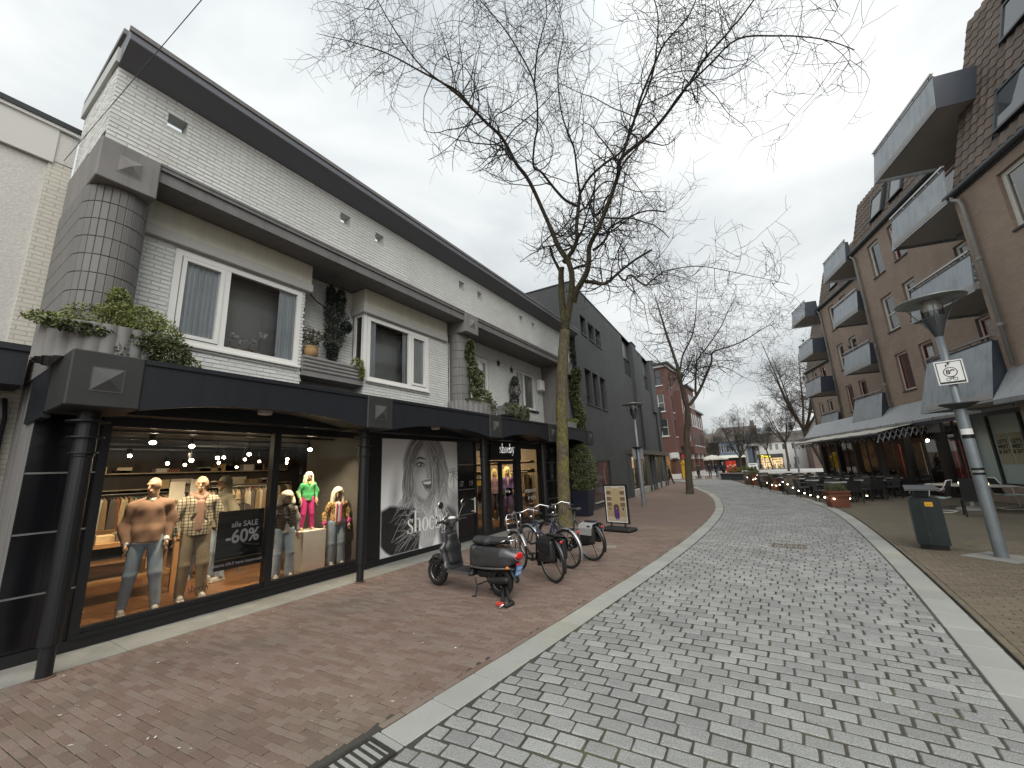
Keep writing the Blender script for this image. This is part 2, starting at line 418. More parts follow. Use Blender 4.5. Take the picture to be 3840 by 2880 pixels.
m_joint = mat('joint_sand', (.045, .043, .036), .95, var=.3, scale=6, stain=((.1, .11, .05), 1.3, .7), bumpd=.004, bscale=90)
m_cobble = mat('granite_cobble', (.245, .25, .243), .85, var=.14, scale=.9, fine=(110, .42), spec=.3, piece=.17, bumpd=.0025, bscale=120, stain=((.2, .205, .19), 2.2, .5))
m_kerb = mat('granite_kerb', (.29, .295, .275), .75, var=.1, scale=1.4, fine=(150, .22), piece=.09, bumpd=.002, bscale=120, stain=((.36, .35, .24), .55, .6))
m_paver = mat('brick_paver', (.185, .122, .095), .85, var=.16, scale=.7, fine=(70, .16), piece=.22, piece2=(.155, .118, .097), bumpd=.003, bscale=80, stain=((.125, .11, .08), .8, .7))
m_paver_r = mat('brick_paver_mossy', (.13, .106, .074), .88, var=.15, scale=.6, fine=(70, .14), piece=.14, bumpd=.003, bscale=80, stain=((.12, .12, .065), .7, .8))
m_pav_far = brickmat('brick_pavement_far', (.185, .122, .097), (.155, .115, .095), (.07, .06, .05), .205, .068, .008, stain=((.125, .11, .08), .5, .6))
m_pav_far_r = brickmat('brick_pavement_far_mossy', (.13, .104, .074), (.112, .096, .067), (.06, .056, .04), .205, .068, .008, stain=((.115, .115, .06), .5, .8))
m_cob_far = brickmat('cobble_far', (.255, .26, .25), (.225, .23, .22), (.07, .07, .06), .215, .14, .022, .75)
m_slab = mat('concrete_slab', (.235, .235, .215), .85, var=.16, scale=2.5, fine=(60, .14), bumpd=.003, stain=((.15, .14, .11), 1.2, .7))

o = MB().quad((-500, -300, -.05), (500, -300, -.05), (500, 700, -.05), (-500, 700, -.05)).build('ground', m_pav_far); o['kind'] = 'structure'
def strip(name, fa, fb, y0, y1, z, m, step=.5, parent=None):
    ys = np.arange(y0, y1 + 1e-6, step); v = []; f = []
    for y in ys: v += [(float(fa(y)), y, z), (float(fb(y)), y, z)]
    f = [(2 * i, 2 * i + 1, 2 * i + 3, 2 * i + 2) for i in range(len(ys) - 1)]
    return obj(name, mesh(name, v, f, m), parent, kind='structure') if not parent else obj(name, mesh(name, v, f, m), parent)
NEAR_P, NEAR_C = 13.0, 34.0
road = strip('road', lambda y: Lin(y) - .02, lambda y: Rin(y) + .02, -2.5, NEAR_C, -.0075, m_joint)
strip('road_far_cobbles', Lin, Rin, NEAR_C, 46.5, -.004, m_cob_far, parent=road)
pave_l = strip('pavement_left', lambda y: -7.3 + 0 * y, Lout, -2.5, NEAR_P, -.006, m_joint)
strip('far_paving', lambda y: -10 + 0 * y, Lout, NEAR_P, 46.5, -.002, m_pav_far, parent=pave_l)
pave_r = strip('pavement_right', Rout, lambda y: 9 + 0 * y, -2.5, 12, -.006, m_joint)
strip('far_paving', Rout, lambda y: 14 + 0 * y, 12, 46.5, -.002, m_pav_far_r, parent=pave_r)
MB().bx(-40, 40, 46.5, 140, -.04, -.006).build('square', m_pav_far)['kind'] = 'structure'
m_light_pave = mat('pale_square_paving', (.42, .41, .39), .8, var=.1, scale=.3)
MB().bx(-9.5, 8, 58, 80, -.005, -.001).build('pale_paving', m_light_pave)['kind'] = 'structure'

# ---- cobbles
def chunk(L, W, T, bev, jit, r):
    v, f = bmesh_box(-L / 2, L / 2, -W / 2, W / 2, -T, 0, bev)
    g = {}
    out = []
    for p in v:
        key = (p[0] > 0, p[1] > 0)
        if key not in g: g[key] = (r.uniform(-jit, jit), r.uniform(-jit, jit), r.uniform(-jit, jit) * .6)
        d = g[key]; out.append((p[0] + d[0], p[1] + d[1], p[2] + d[2]))
    return out, f
cob_var = [chunk(.197, .1215, .045, .009, .0035, rng) for _ in range(8)]
cob_mesh = [mesh('cobble', v, f, m_cobble) for v, f in cob_var]
cobs = []
row = 0; y = .9
while y < NEAR_C:
    xl, xr = float(Lin(y)), float(Rin(y)); x = xl + .02 + (row % 2) * .107 - .1 + rng.uniform(-.012, .012)
    while x < xr - .03:
        L = rng.uniform(.19, .212); x1 = x + L; a, b = max(x, xl + .012), min(x1, xr - .012)
        if xr - b < .05: b = xr - .008
        if b - a > .03:
            cx = (a + b) / 2; cobs.append((cx, y - .03 * (cx + .6) ** 2 + rng.uniform(-.003, .003), rng.uniform(-.003, .0025), (b - a) / .196, rng.uniform(-.012, .012) - .05 * (cx + .6), rng.randrange(8)))
        x = x1 + rng.uniform(.009, .017)
    y += .1405; row += 1
near, rest = nearest_split(cobs, lambda c: (c[0], c[1], 0))
for c in near: obj('cobble', cob_mesh[c[5]], road, (c[0], c[1], c[2]), (rng.uniform(-.012, .012), rng.uniform(-.012, .012), c[4]), (c[3], 1, 1))
def joined(name, items, var, m, parent, place):
    V, F = [], []
    for it in items:
        v, f = var(it); o_ = len(V); V += place(it, v); F += [tuple(i + o_ for i in q) for q in f]
    return obj(name, mesh(name, V, F, m), parent, kind='stuff')
def place_c(c, v):
    cs, sn = math.cos(c[4]), math.sin(c[4])
    return [(c[0] + (p[0] * c[3]) * cs - p[1] * sn, c[1] + p[0] * c[3] * sn + p[1] * cs, c[2] + p[2]) for p in v]
joined('remaining_cobbles', rest, lambda c: cob_var[c[5]], m_cobble, road, place_c)

# ---- kerb stones, flush with the paving on both sides
kerb_meshes = [mesh('kerb_stone', *chunk(.492, .285, .06, .006, .003, rng), m_kerb) for _ in range(4)]
def kerb_line(edge, off, name):
    bed = strip(name, lambda y: edge(y) - .165, lambda y: edge(y) + .165, -.5, 36, -.02, m_joint)
    y = .05
    while y < 34:
        dx = float(edge(y + .25) - edge(y - .25)) / .5; ang = math.atan(dx)
        obj('kerb_stone', rng.choice(kerb_meshes), bed, (float(edge(y)), y, rng.uniform(-.001, .003)), (0, 0, math.pi / 2 - ang))
        y += .5 * math.cos(ang)
kerb_line(lambda y: Lin(y) - .152, 0, 'kerb_left'); kerb_line(lambda y: Rin(y) + .165, 0, 'kerb_right')

# ---- brick pavers
pv_var = [chunk(.2, .063, .03, .004, .0025, rng) for _ in range(8)]
def pave_field(parent, y0, y1, fx0, fx1, m, ysl, skip=lambda x, y: False):
    ms = [mesh('paver', v, f, m) for v, f in pv_var]; items = []; row = 0; y = y0
    while y < y1:
        xl, xr = float(fx0(y)), float(fx1(y)); x = xl - (row % 2) * .1 + rng.uniform(-.012, .012)
        while x < xr - .02:
            a, b = max(x, xl), min(x + .2, xr); cx = (a + b) / 2
            if b - a > .035 and not skip(cx, y): items.append((cx, y + ysl * (cx - xr) + rng.uniform(-.002, .002), rng.uniform(-.0035, .002), (b - a) / .2, rng.uniform(-.01, .01) + ysl, rng.randrange(8)))
            x += .2055
        y += .0668; row += 1
    y = y0                                   # one course laid along the kerb
    e = fx1 if parent is pave_l else fx0; sg = 1 if parent is pave_l else -1
    while y < y1:
        if not skip(float(e(y)) + sg * .036, y): items.append((float(e(y)) + sg * .037, y, rng.uniform(-.002, .001), 1, math.pi / 2 - math.atan(float(e(y + .2) - e(y)) / .2), rng.randrange(8)))
        y += .206
    near, rest = nearest_split(items, lambda c: (c[0], c[1], 0))
    for c in near: obj('paver', ms[c[5]], parent, (c[0], c[1], c[2]), (rng.uniform(-.015, .015), rng.uniform(-.01, .01), c[4]), (c[3], 1, 1))
    joined('remaining_pavers', rest, lambda c: pv_var[c[5]], m, parent, place_c)
gully = lambda x, y: (-2.8 < x < -2.36 and y < 2.24)
pave_field(pave_l, 1.0, NEAR_P + .3, lambda y: -6.47 + 0 * y, lambda y: Lout(y) - .075, m_paver, .075, gully)
pave_field(pave_r, 3.6, 12.2, lambda y: Rout(y) + .075, lambda y: min(6.5, float(Rout(y)) + .3 + .36 * y), m_paver_r, 0, lambda x, y: (x - 3.15) ** 2 + ((y - 10.35)) ** 2 < .3 ** 2)
# concrete strip along the shop front
V = MB(); yy = -1.
while yy < 15.2:
    w = rng.uniform(.95, 1.05); V.bx(-7.2, -6.475, yy, yy + w - .006, -.03, .003 + rng.uniform(0, .002)); yy += w
V.build('edge_slabs', m_slab, pave_l)

# ---- cast-iron gully beside the kerb, a grating further up, a small one by the sign
m_iron = mat('cast_iron', (.06, .058, .052), .55, .5, var=.25, scale=14, fine=(90, .2), bumpd=.002, stain=((.13, .1, .075), 6, .6))
def grate(name, label, loc, rz, L, W, n, m):
    t = thing(name, label, 'drain', loc, rz)
    fr = MB(); rect_frame(fr, -L / 2, L / 2, -W / 2, W / 2, .03, -.06, .006); fr.v = [(x, z, y) for x, y, z in fr.v]; fr.build('frame', m, t)
    p = MB(); p.bx(-L / 2 + .03, L / 2 - .03, -W / 2 + .03, W / 2 - .03, -.07, -.055); p.build('pit', mat('pit_dark', (.012, .012, .012), .9), t)
    for i in range(n):
        x = -L / 2 + .03 + (L - .06) * (i + .5) / n; b = MB(); w = (L - .06) / n * .5
        b.bx(x - w / 2, x + w / 2, -W / 2 + .03, W / 2 - .03, -.04, .002, bev=.006); b.build('bar', m, t)
    return t
grate('gully_grate', 'dark cast iron gully grate in the kerb line at the bottom edge', (-2.56, 1.9, .004), R(84), .62, .30, 10, m_iron)
grate('street_grate', 'rusty rectangular drain grate set in the middle of the cobbles', (.1, 10.5, .004), R(-4), .6, .42, 12, mat('rusty_iron', (.16, .125, .1), .8, .2, var=.25, scale=20))
grate('pavement_grate', 'small pale drain grate in the brick pavement near the sign stand', (-3.35, 9.35, .004), R(10), .34, .22, 8, mat('galvanised', (.45, .44, .42), .5, .6))
# ---- trodden gum and petals on the bricks
V, F = [], []
for i in range(330):
    if i < 210: x, y = rng.uniform(-6.4, -2.8), 1.1 + 12 * rng.random() ** 1.5
    elif i < 270: x, y = rng.uniform(-2.2, 1), rng.uniform(2, 12)
    else: x, y = rng.uniform(1.9, 5), rng.uniform(5, 12)
    r = rng.choice((.004, .006, .008, .011, .015)); a0 = rng.random() * 6; n = 7; el = rng.uniform(.45, 1); o_ = len(V)
    V += [(x + r * rng.uniform(.7, 1.2) * math.cos(a0 + 2 * math.pi * k / n), y + r * el * rng.uniform(.7, 1.2) * math.sin(2 * math.pi * k / n), .0062) for k in range(n)]; F.append(tuple(range(o_, o_ + n)))
obj('gum_spots', mesh('gum_spots', V, F, mat('gum', (.62, .6, .54), .7, var=.3, scale=9)), kind='stuff', label='pale flecks of gum and petals trodden into the paving', category='litter')
# ================================================================ WHITE BRICK SHOP BUILDING
m_white = mat('painted_brick_white', (.66, .675, .655), .75, streak=.05, var=.06, scale=1.1, fine=(45, .05), piece=.035, bumpd=.003, bscale=70, stain=((.47, .47, .42), .9, .5))
m_wjoint = mat('painted_joint', (.46, .475, .46), .85, var=.08, scale=2)
m_conc = mat('grey_concrete_paint', (.2, .194, .188), .8, streak=.3, var=.1, scale=2.4, fine=(60, .08), bumpd=.002, stain=((.17, .165, .155), 1.6, .6))
m_cornice = mat('dark_grey_cornice', (.165, .16, .157), .6, streak=.25, var=.08, scale=1.5, stain=((.12, .115, .11), 2, .5))
m_soffit = mat('slate_grey_soffit', (.135, .145, .165), .55, var=.06, scale=1.5)
m_tile = mat('grey_glazed_tile', (.15, .147, .142), .6, var=.08, scale=2, piece=.06, bumpd=.0015, bscale=90)
m_navy = mat('black_blue_panel', (.013, .015, .02), .45, streak=.3, var=.12, scale=1.3, fine=(30, .05))
m_block = mat('dark_block_paint', (.026, .027, .026), .6, var=.16, scale=4, fine=(80, .15), bumpd=.0015, bscale=120)
m_pyr = mat('grey_pyramid_stud', (.06, .061, .06), .6, var=.1, scale=6, fine=(90, .12))
m_blk = mat('black_aluminium', (.009, .0095, .011), .4, var=.1, scale=2)
m_cream = mat('cream_panel', (.62, .605, .51), .55, streak=.14, var=.05, scale=1.5, stain=((.5, .48, .4), .9, .5))
m_greyband = mat('pale_grey_panel', (.45, .45, .42), .6, var=.05, scale=1.5)
m_upvc = mat('white_window_frame', (.78, .78, .75), .35, var=.03, scale=2)
m_glass = glass('window_glass', (.98, .99, .99), .05)
m_shopglass = glass('shop_glass', (.95, .96, .95), .0)
m_curtain = mat('pale_blue_curtain', (.80, .86, .90), .85, var=.06, scale=3)
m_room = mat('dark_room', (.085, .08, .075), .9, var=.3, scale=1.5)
m_blackglass = mat('black_wall_glass', (.006, .0065, .008), .15, var=.1, scale=2)
m_chrome = mat('chrome', (.62, .62, .62), .16, 1., var=.05, scale=9)

LB = thing('shop_building', 'white painted brick building with grey round pilasters over a black arched shop canopy', 'building', (-7.15, 8, 0))
def LP(mb, name, m, parent=LB, smooth=False, **k):
    """link world-space geometry as a part of the building (or of another part of it)"""
    mb.v = [(x + 7.15, y - 8, z) for x, y, z in mb.v]; return mb.build(name, m, parent, smooth, **k)
HOLES = [(c - .115, c + .115, 6.9, 7.115) for c in (1.715, 4.53, 5.4, 8.29, 9.15, 11.6, 12.47)]
W1, W2 = (2.06, 4.05, 3.88, 5.36), (5.58, 7.52, 3.88, 5.36)
W3, W4 = (9.78, 10.76, 4.07, 5.5), (12.55, 14.0, 4.07, 5.52)
# ---- backing walls
Mx = Matrix(((0, -1, 0, 0), (1, 0, 0, 0), (0, 0, 1, 0), (0, 0, 0, 1)))       # facade frame: X -> +y, Y -> -x (inwards)
b = MB(Mx); facade_wall(b, 1.03, 15.93, 6.235, 7.38, HOLES, 6.607, .22); facade_wall(b, 1.03, 15.93, 6.235, 7.38, HOLES, 6.827, 0)
par = LP(b, 'parapet_wall', m_wjoint)
b = MB(Mx); facade_wall(b, 1.6, 4.12, 3.2, 5.97, [W1], 7.157, .06); facade_wall(b, 5.5, 8.3, 3.2, 5.97, [W2], 7.157, .06)
b.bx(4.1, 4.12, 7.157, 7.56, 3.2, 5.97); b.bx(5.5, 5.52, 7.157, 7.56, 3.2, 3.88); facade_wall(b, 4.12, 5.5, 3.2, 5.97, [], 7.557)
facade_wall(b, 8.6, 14.62, 3.2, 5.97, [W3, W4], 7.507, .08)
wall = LP(b, 'upper_wall', m_wjoint)
# ---- painted bricks standing proud of the joints
def brick_course(fr, s0, s1, z0, z1, holes, bl=.208, bh=.0555, pitch=.0665):
    out = []; row = 0; z = z0
    while z + bh <= z1 + .012:
        zt = min(z + bh, z1); s = s0 - (row % 2) * (bl + .01) / 2 - rng.uniform(0, .02)
        while s < s1:
            segs = [(max(s, s0), min(s + bl, s1))]
            for h in holes:
                if h[2] - .01 < zt and h[3] > z + .01:
                    n = []
                    for a, c in segs:
                        if c <= h[0] or a >= h[1]: n.append((a, c))
                        else:
                            if h[0] - a > .02: n.append((a, h[0]))
                            if c - h[1] > .02: n.append((h[1], c))
                    segs = n
            for a, c in segs:
                if c - a > .02: out.append((fr, (a + c) / 2, (z + zt) / 2, c - a, zt - z))
            s += bl + .010
        z += pitch; row += 1
    return out
FR = {'p': lambda s, z: (-6.61, s, z), 'b': lambda s, z: (-7.16, s, z), 'r': lambda s, z: (-7.56, s, z), 'f': lambda s, z: (-7.51, s, z), 'e': lambda s, z: (s, 1.033, z)}
items = brick_course('p', 1.03, 15.93, 6.245, 7.375, HOLES) + brick_course('b', 1.62, 4.12, 3.2, 5.5, [W1]) + brick_course('b', 5.5, 8.3, 3.2, 5.5, [(W2[0] - .1, *W2[1:])]) \
    + brick_course('r', 4.12, 5.5, 3.9, 5.95, []) + brick_course('f', 8.9, 14.62, 3.2, 5.95, [W3, W4]) + brick_course('e', -8.12, -6.61, 6.36, 7.6, [])
bk_var = []
for _ in range(6):
    v, f = bmesh_box(-.5, .5, -.5, .5, -.5, .5, .0); bk_var.append(None)
def brick_unit(r):
    d = .009; j = lambda: r.uniform(-.0025, .0025)
    a, c = .104, .0277; e = .004
    pts = [(0, -a, -c), (0, a, -c), (0, a, c), (0, -a, c)]; pts2 = [(d + j(), -a + e, -c + e), (d + j(), a - e, -c + e), (d + j(), a - e, c - e), (d + j(), -a + e, c - e)]
    return pts + pts2, [(4, 5, 6, 7), (0, 1, 5, 4), (1, 2, 6, 5), (2, 3, 7, 6), (3, 0, 4, 7)]
bk_var = [brick_unit(rng) for _ in range(6)]; bk_mesh = [mesh('brick', v, f, m_white) for v, f in bk_var]
near, rest = nearest_split(items, lambda i: FR[i[0]](i[1], i[2]))
for i in near:
    p = FR[i[0]](i[1], i[2]); pa = par if i[0] in 'pe' else wall
    obj('brick', rng.choice(bk_mesh), pa, (p[0] + 7.15, p[1] - 8, p[2]), (0, 0, -math.pi / 2 if i[0] == 'e' else 0), (1, i[3] / .208, i[4] / .0555))
for fr, pa in (('p', par), ('brfe', wall)):
    V, F = [], []
    for i in rest:
        if i[0] not in fr: continue
        v, f = rng.choice(bk_var); p = FR[i[0]](i[1], i[2]); o_ = len(V)
        for q in v:
            q = (q[0], q[1] * i[3] / .208, q[2] * i[4] / .0555)
            if i[0] == 'e': q = (q[1], -q[0], q[2])
            V.append((p[0] + q[0] + 7.15, p[1] + q[1] - 8, p[2] + q[2]))
        F += [tuple(k + o_ for k in q) for q in f]
    obj('remaining_bricks', mesh('remaining_bricks', V, F, m_white), pa, kind='stuff')
# ---- body, left end wall, roofs
b = MB(); b.bx(-16, -7.6, 1.06, 15.9, 3.0, 6.2); b.bx(-8.12, -6.83, 1.036, 1.3, 6.2, 7.62); LP(b, 'body', m_wjoint)
b = MB(Mx)                                   # eave: sloping soffit, fascia, coping
prof = [(6.59, 7.37), (6.235, 7.545), (6.225, 7.56), (6.225, 7.70), (6.30, 7.76), (7.05, 7.8), (7.05, 7.55), (6.84, 7.37)]
vs = [(1.02, a, z) for a, z in prof] + [(15.95, a, z) for a, z in prof]; n = len(prof)
b.add(vs, [tuple(range(n)), tuple(range(n, 2 * n))[::-1]] + [(i, n + i, n + (i + 1) % n, (i + 1) % n) for i in range(n)]); ev = LP(b, 'eave', m_soffit)
b = MB(Mx); b.bx(1.0, 15.96, 6.205, 6.24, 7.665, 7.735); LP(b, 'eave_trim', m_cornice, ev)
b = MB(); b.prism([(-6.45, 7.86), (-6.45, 7.78), (-8.14, 7.62), (-8.14, 7.70)], .985, 1.06, 'y'); LP(b, 'verge_board', m_cornice)
b = MB(); b.bx(-8.16, -6.56, .985, 1.03, 7.40, 7.62); LP(b, 'verge_plate', m_wjoint)
# ---- gutter cornice between the concrete blocks
b = MB(Mx)
for a, c in ((1.6, 8.38), (8.95, 15.32)):
    b.bx(a, c, 6.615, 6.66, 6.0, 6.15); b.bx(a, c, 6.585, 6.66, 6.15, 6.235); b.bx(a, c, 6.575, 6.6, 6.205, 6.245); b.bx(a, c, 6.60, 6.66, 5.965, 6.02)
    b.bx(a, c, 6.66, 7.57, 5.972, 6.22)
LP(b, 'gutter_cornice', m_cornice)
def pyramid(mb, x, y, z, w, h):
    mb.add([(x, y - w, z - w), (x, y + w, z - w), (x, y + w, z + w), (x, y - w, z + w), (x + h, y, z)], [(0, 1, 4), (1, 2, 4), (2, 3, 4), (3, 0, 4)]); mb.bx(x - .02, x + .004, y - w - .004, y + w + .004, z - w - .004, z + w + .004)
for y0, y1 in ((1.0, 1.6), (8.37, 8.96), (15.31, 15.9)):
    b = MB(); b.bx(-7.3, -6.55, y0, y1, 5.65, 6.228, bev=.012)
    if y0 == 1.0: b.bx(-8.25, -7.29, 1.012, 1.5, 5.70, 6.34)
    k = LP(b, 'cornice_block', m_conc)
    b = MB(); pyramid(b, -6.55, (y0 + y1) / 2, 5.945, .125, .055); LP(b, 'pyramid_stud', m_conc, k)
# ---- round-nosed pilasters clad in upright tiles
def pilaster(cx, cy, r, z0, z1, back, left_side=False):
    b = MB(); n = 20
    pl = [(cx + r * math.cos(a), cy + r * math.sin(a)) for a in [-math.pi / 2 + math.pi * i / n for i in range(n + 1)]] + [(back, cy + r), (back, cy - r)]
    b.prism(pl, z0, z1); c = LP(b, 'pilaster', mat('pilaster_joint', (.115, .112, .108), .8))
    tw, th = .078, .238; na = 13; tl = []
    for k in range(int((z1 - z0) / (th + .007)) + 1):
        zz = z1 - (k + 1) * (th + .007)
        if zz < z0 - .1: continue
        for i in range(na):
            a = -math.pi / 2 + math.pi * (i + .5) / na; tl.append((cx + r * math.cos(a), cy + r * math.sin(a), zz + th / 2, a))
        if left_side:
            for i in range(15): tl.append((cx - (i + .5) * .081, cy - r, zz + th / 2, -math.pi / 2))
        for i in range(4): tl.append((cx - (i + .5) * .081, cy + r, zz + th / 2, math.pi / 2))
    v, f = bmesh_box(-.004, .009, -.0355, .0355, -th / 2, th / 2, .004); me = mesh('tile', v, f, m_tile)
    for x, y, z, a in tl: obj('tile', me, c, (x + 7.15 + rng.uniform(-.002, .002), y - 8, z), (0, 0, a))
pilaster(-6.96, 1.31, .31, 3.25, 5.65, -8.2, True); pilaster(-7.06, 8.665, .30, 3.25, 5.65, -7.6); pilaster(-7.06, 15.1, .30, 3.25, 5.65, -7.6)
b = MB(); b.bx(-8.25, -8.0, 1.0, 1.45, 0, 5.7); b.bx(-8.0, -7.2, 1.012, 1.3, 0, 3.3); LP(b, 'corner_pier', m_conc)
b = MB(); b.bx(-7.6, -6.75, 14.62, 15.95, 3.25, 5.97); LP(b, 'end_pier', m_conc)
# ---- bay windows
def curtain(s0, s1, z0, z1, y, folds, amp=.025, parent=LB, m=m_curtain):
    b = MB(Mx); n = folds * 6; v = []
    for i in range(n + 1):
        s = s0 + (s1 - s0) * i / n; d = y - .065 + amp * math.sin(i / 6 * 2 * math.pi) + amp * .4 * math.sin(i * .7 + s)
        v += [(s, d, z0), (s, d, z1)]
    b.add(v, [(2 * i, 2 * i + 2, 2 * i + 3, 2 * i + 1) for i in range(n)]); return LP(b, 'curtain', m, parent, True)
def bay_window(h, yf, mull, opening, deep):
    """frame, glass, curtains and a dark room behind; mull = mullion positions"""
    s0, s1, z0, z1 = h; b = MB(Mx)
    rect_frame(b, s0 + .002, s1 - .002, z0 + .002, z1 - .002, .085, yf, yf + .07)
    for m_ in mull: b.bx(m_ - .045, m_ + .045, yf + .004, yf + .068, z0 + .085, z1 - .085)
    fr = LP(b, 'window', m_upvc)
    if opening:
        b = MB(Mx); rect_frame(b, opening[0], opening[1], z0 + .1, z1 - .1, .055, yf - .014, yf + .05); LP(b, 'sash', m_upvc, fr)
    b = MB(Mx); b.quad((s0 + .08, yf + .045, z0 + .08), (s1 - .08, yf + .045, z0 + .08), (s1 - .08, yf + .045, z1 - .08), (s0 + .08, yf + .045, z1 - .08)); LP(b, 'pane', m_glass, fr)
    b = MB(Mx); b.bx(s0 - .02, s1 + .02, yf - .04, yf + .02, z0 - .03, z0 + .0015); LP(b, 'sill', m_upvc, fr)
    b = MB(Mx); y1 = yf + deep
    b.quad((s0, y1, z0), (s1, y1, z0), (s1, y1, z1), (s0, y1, z1)); b.quad((s0, yf + .08, z0), (s0, y1, z0), (s0, y1, z1), (s0, yf + .08, z1)); b.quad((s1, yf + .08, z0), (s1, y1, z0), (s1, y1, z1), (s1, yf + .08, z1))
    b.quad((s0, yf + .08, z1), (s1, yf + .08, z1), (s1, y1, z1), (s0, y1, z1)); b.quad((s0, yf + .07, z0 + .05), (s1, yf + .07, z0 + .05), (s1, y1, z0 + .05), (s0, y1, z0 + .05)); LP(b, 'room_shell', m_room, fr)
    return fr
f1 = bay_window(W1, 7.145, [2.78], (2.16, 2.73), .9)
curtain(2.13, 2.76, 3.96, 5.3, 7.29, 9, parent=f1); curtain(3.66, 3.99, 3.96, 5.3, 7.29, 6, parent=f1)
f2 = bay_window(W2, 7.145, [6.86], (6.92, 7.42), .9)
curtain(6.92, 7.46, 3.96, 5.3, 7.29, 8, parent=f2); curtain(5.66, 5.86, 3.96, 5.3, 7.29, 4, parent=f2); curtain(6.72, 6.82, 3.96, 5.3, 7.32, 2, parent=f2)
b = MB(Mx); b.bx(5.485, 5.57, 7.15, 7.23, 3.88, 5.42); b.bx(5.485, 5.53, 7.42, 7.5, 3.88, 5.42); b.bx(5.485, 5.53, 7.23, 7.42, 3.88, 3.96); b.bx(5.485, 5.53, 7.23, 7.42, 5.34, 5.42); sp = LP(b, 'side_window', m_upvc)
b = MB(Mx); b.quad((5.51, 7.23, 3.96), (5.51, 7.42, 3.96), (5.51, 7.42, 5.34), (5.51, 7.23, 5.34)); LP(b, 'pane', m_blackglass, sp)
for s0, s1 in ((1.62, 4.2), (5.44, 8.2)):
    b = MB(Mx); b.bx(s0, s1, 7.10, 7.6, 5.56, 5.968, bev=.006); hd = LP(b, 'bay_head', m_cream)
    b = MB(Mx); b.bx(s0 - .02, s1 + .025, 7.075, 7.6, 5.40, 5.565, bev=.01); LP(b, 'head_band', m_greyband, hd)
f3 = bay_window(W3, 7.54, [10.28], (10.32, 10.72), .7); curtain(9.84, 10.25, 4.12, 5.45, 7.66, 5, parent=f3, m=mat('white_lace', (.6, .62, .6), .9)); curtain(10.36, 10.55, 4.12, 5.45, 7.66, 3, parent=f3)
f4 = bay_window(W4, 7.54, [13.2], None, .7); curtain(13.25, 13.9, 4.12, 5.45, 7.68, 8, parent=f4, m=MATS['white_lace']); curtain(12.62, 13.1, 4.12, 5.45, 7.66, 5, parent=f4, m=MATS['white_lace'])
b = MB(Mx); b.bx(9.7, 10.85, 7.44, 7.5, 4.0, 4.05); b.bx(12.45, 14.12, 7.44, 7.5, 4.0, 4.05); LP(b, 'dark_sills', m_blk)
b = MB(Mx); b.bx(14.1, 14.45, 7.28, 7.49, 4.9, 5.35, bev=.03); LP(b, 'alarm_box', m_upvc)
b = MB(Mx); b.tube([(8.33, 7.14, 3.2), (8.33, 7.14, 5.4)], .012, 6); b.tube([(2.06, 7.13, 3.82), (4.05, 7.13, 3.80), (4.12, 7.13, 3.6)], .008, 5); b.tube([(5.6, 7.13, 3.82), (7.5, 7.13, 3.80)], .008, 5); LP(b, 'cable', m_greyband)
# ---- canopy
BL = [(1.0, 1.59), (4.71, 5.29), (8.52, 9.1), (11.91, 12.49), (15.3, 15.88)]
for i, (y0, y1) in enumerate(BL):
    b = MB(); b.bx(-6.75, -5.95, y0, y1, 2.665, 3.265, bev=.014); k = LP(b, 'canopy_block', m_block)
    b = MB(); pyramid(b, -5.95, (y0 + y1) / 2, 2.965, .13, .06); LP(b, 'pyramid_stud', m_pyr, k)
b = MB(); b.bx(-7.7, -6.76, 1.0, 1.05, 2.665, 3.25); b.bx(-7.6, -6.76, .985, 1.06, 2.62, 2.70); LP(b, 'canopy_side', m_navy)
for (a0, a1), (c0, c1) in zip(BL, BL[1:]):
    b = MB(); n = 24
    for i in range(n):
        p, q = i / n, (i + 1) / n; ya, yb = a1 + (c0 - a1) * p, a1 + (c0 - a1) * q
        za, zb = (2.66 + .165 * (1 - abs(2 * t - 1) ** 2.2) for t in (p, q))
        b.quad((-5.975, ya, za), (-5.975, yb, zb), (-5.975, yb, 3.21), (-5.975, ya, 3.21)); b.quad((-5.975, ya, za), (-6.03, ya, za), (-6.03, yb, zb), (-5.975, yb, zb)); b.quad((-6.03, ya, za), (-6.03, yb, zb), (-6.03, yb, 3.21), (-6.03, ya, 3.21))
        b.quad((-6.03, ya, za + .003), (-6.9, ya, za + .10), (-6.9, yb, zb + .10), (-6.03, yb, zb + .003))
    fa = LP(b, 'fascia', m_navy)
    b = MB(); b.bx(-6.2, -5.955, a1, c0, 3.205, 3.262); LP(b, 'fascia_lip', m_navy, fa)
b = MB(); b.bx(-7.2, -6.0, 1.05, 15.85, 3.12, 3.2); b.bx(-7.16, -6.78, 1.05, 15.85, 2.72, 3.12); LP(b, 'canopy_deck', m_navy)
for y in (3.15, 6.9):
    b = MB(); b.lathe([(.0, 2.80), (.09, 2.80), (.1, 2.815), (.1, 2.86)], (-6.35, y, 0), 14); LP(b, 'soffit_light', mat('unlit_lens', (.5, .5, .48), .3))
for (y0, y1) in BL:
    y = (y0 + y1) / 2; b = MB()
    b.lathe([(.062, -.02), (.062, .30), (.088, .305), (.088, 2.16), (.096, 2.17), (.096, 2.70)], (-6.4, y, 0), 20); c = LP(b, 'canopy_column', m_blk, smooth=False)
    b = MB()
    for z, r in ((2.20, .122), (2.37, .15), (2.545, .18)): b.lathe([(.09, z), (r, z), (r, z + .018), (.09, z + .022)], (-6.4, y, 0), 24)
    LP(b, 'collar_ring', m_blk, c)
    b = MB(); b.lathe([(.085, .002), (.085, .012), (.06, .02)], (-6.4, y, 0), 16); LP(b, 'foot_plate', mat('rust_ring', (.1, .07, .05), .9, var=.3, scale=20), c)
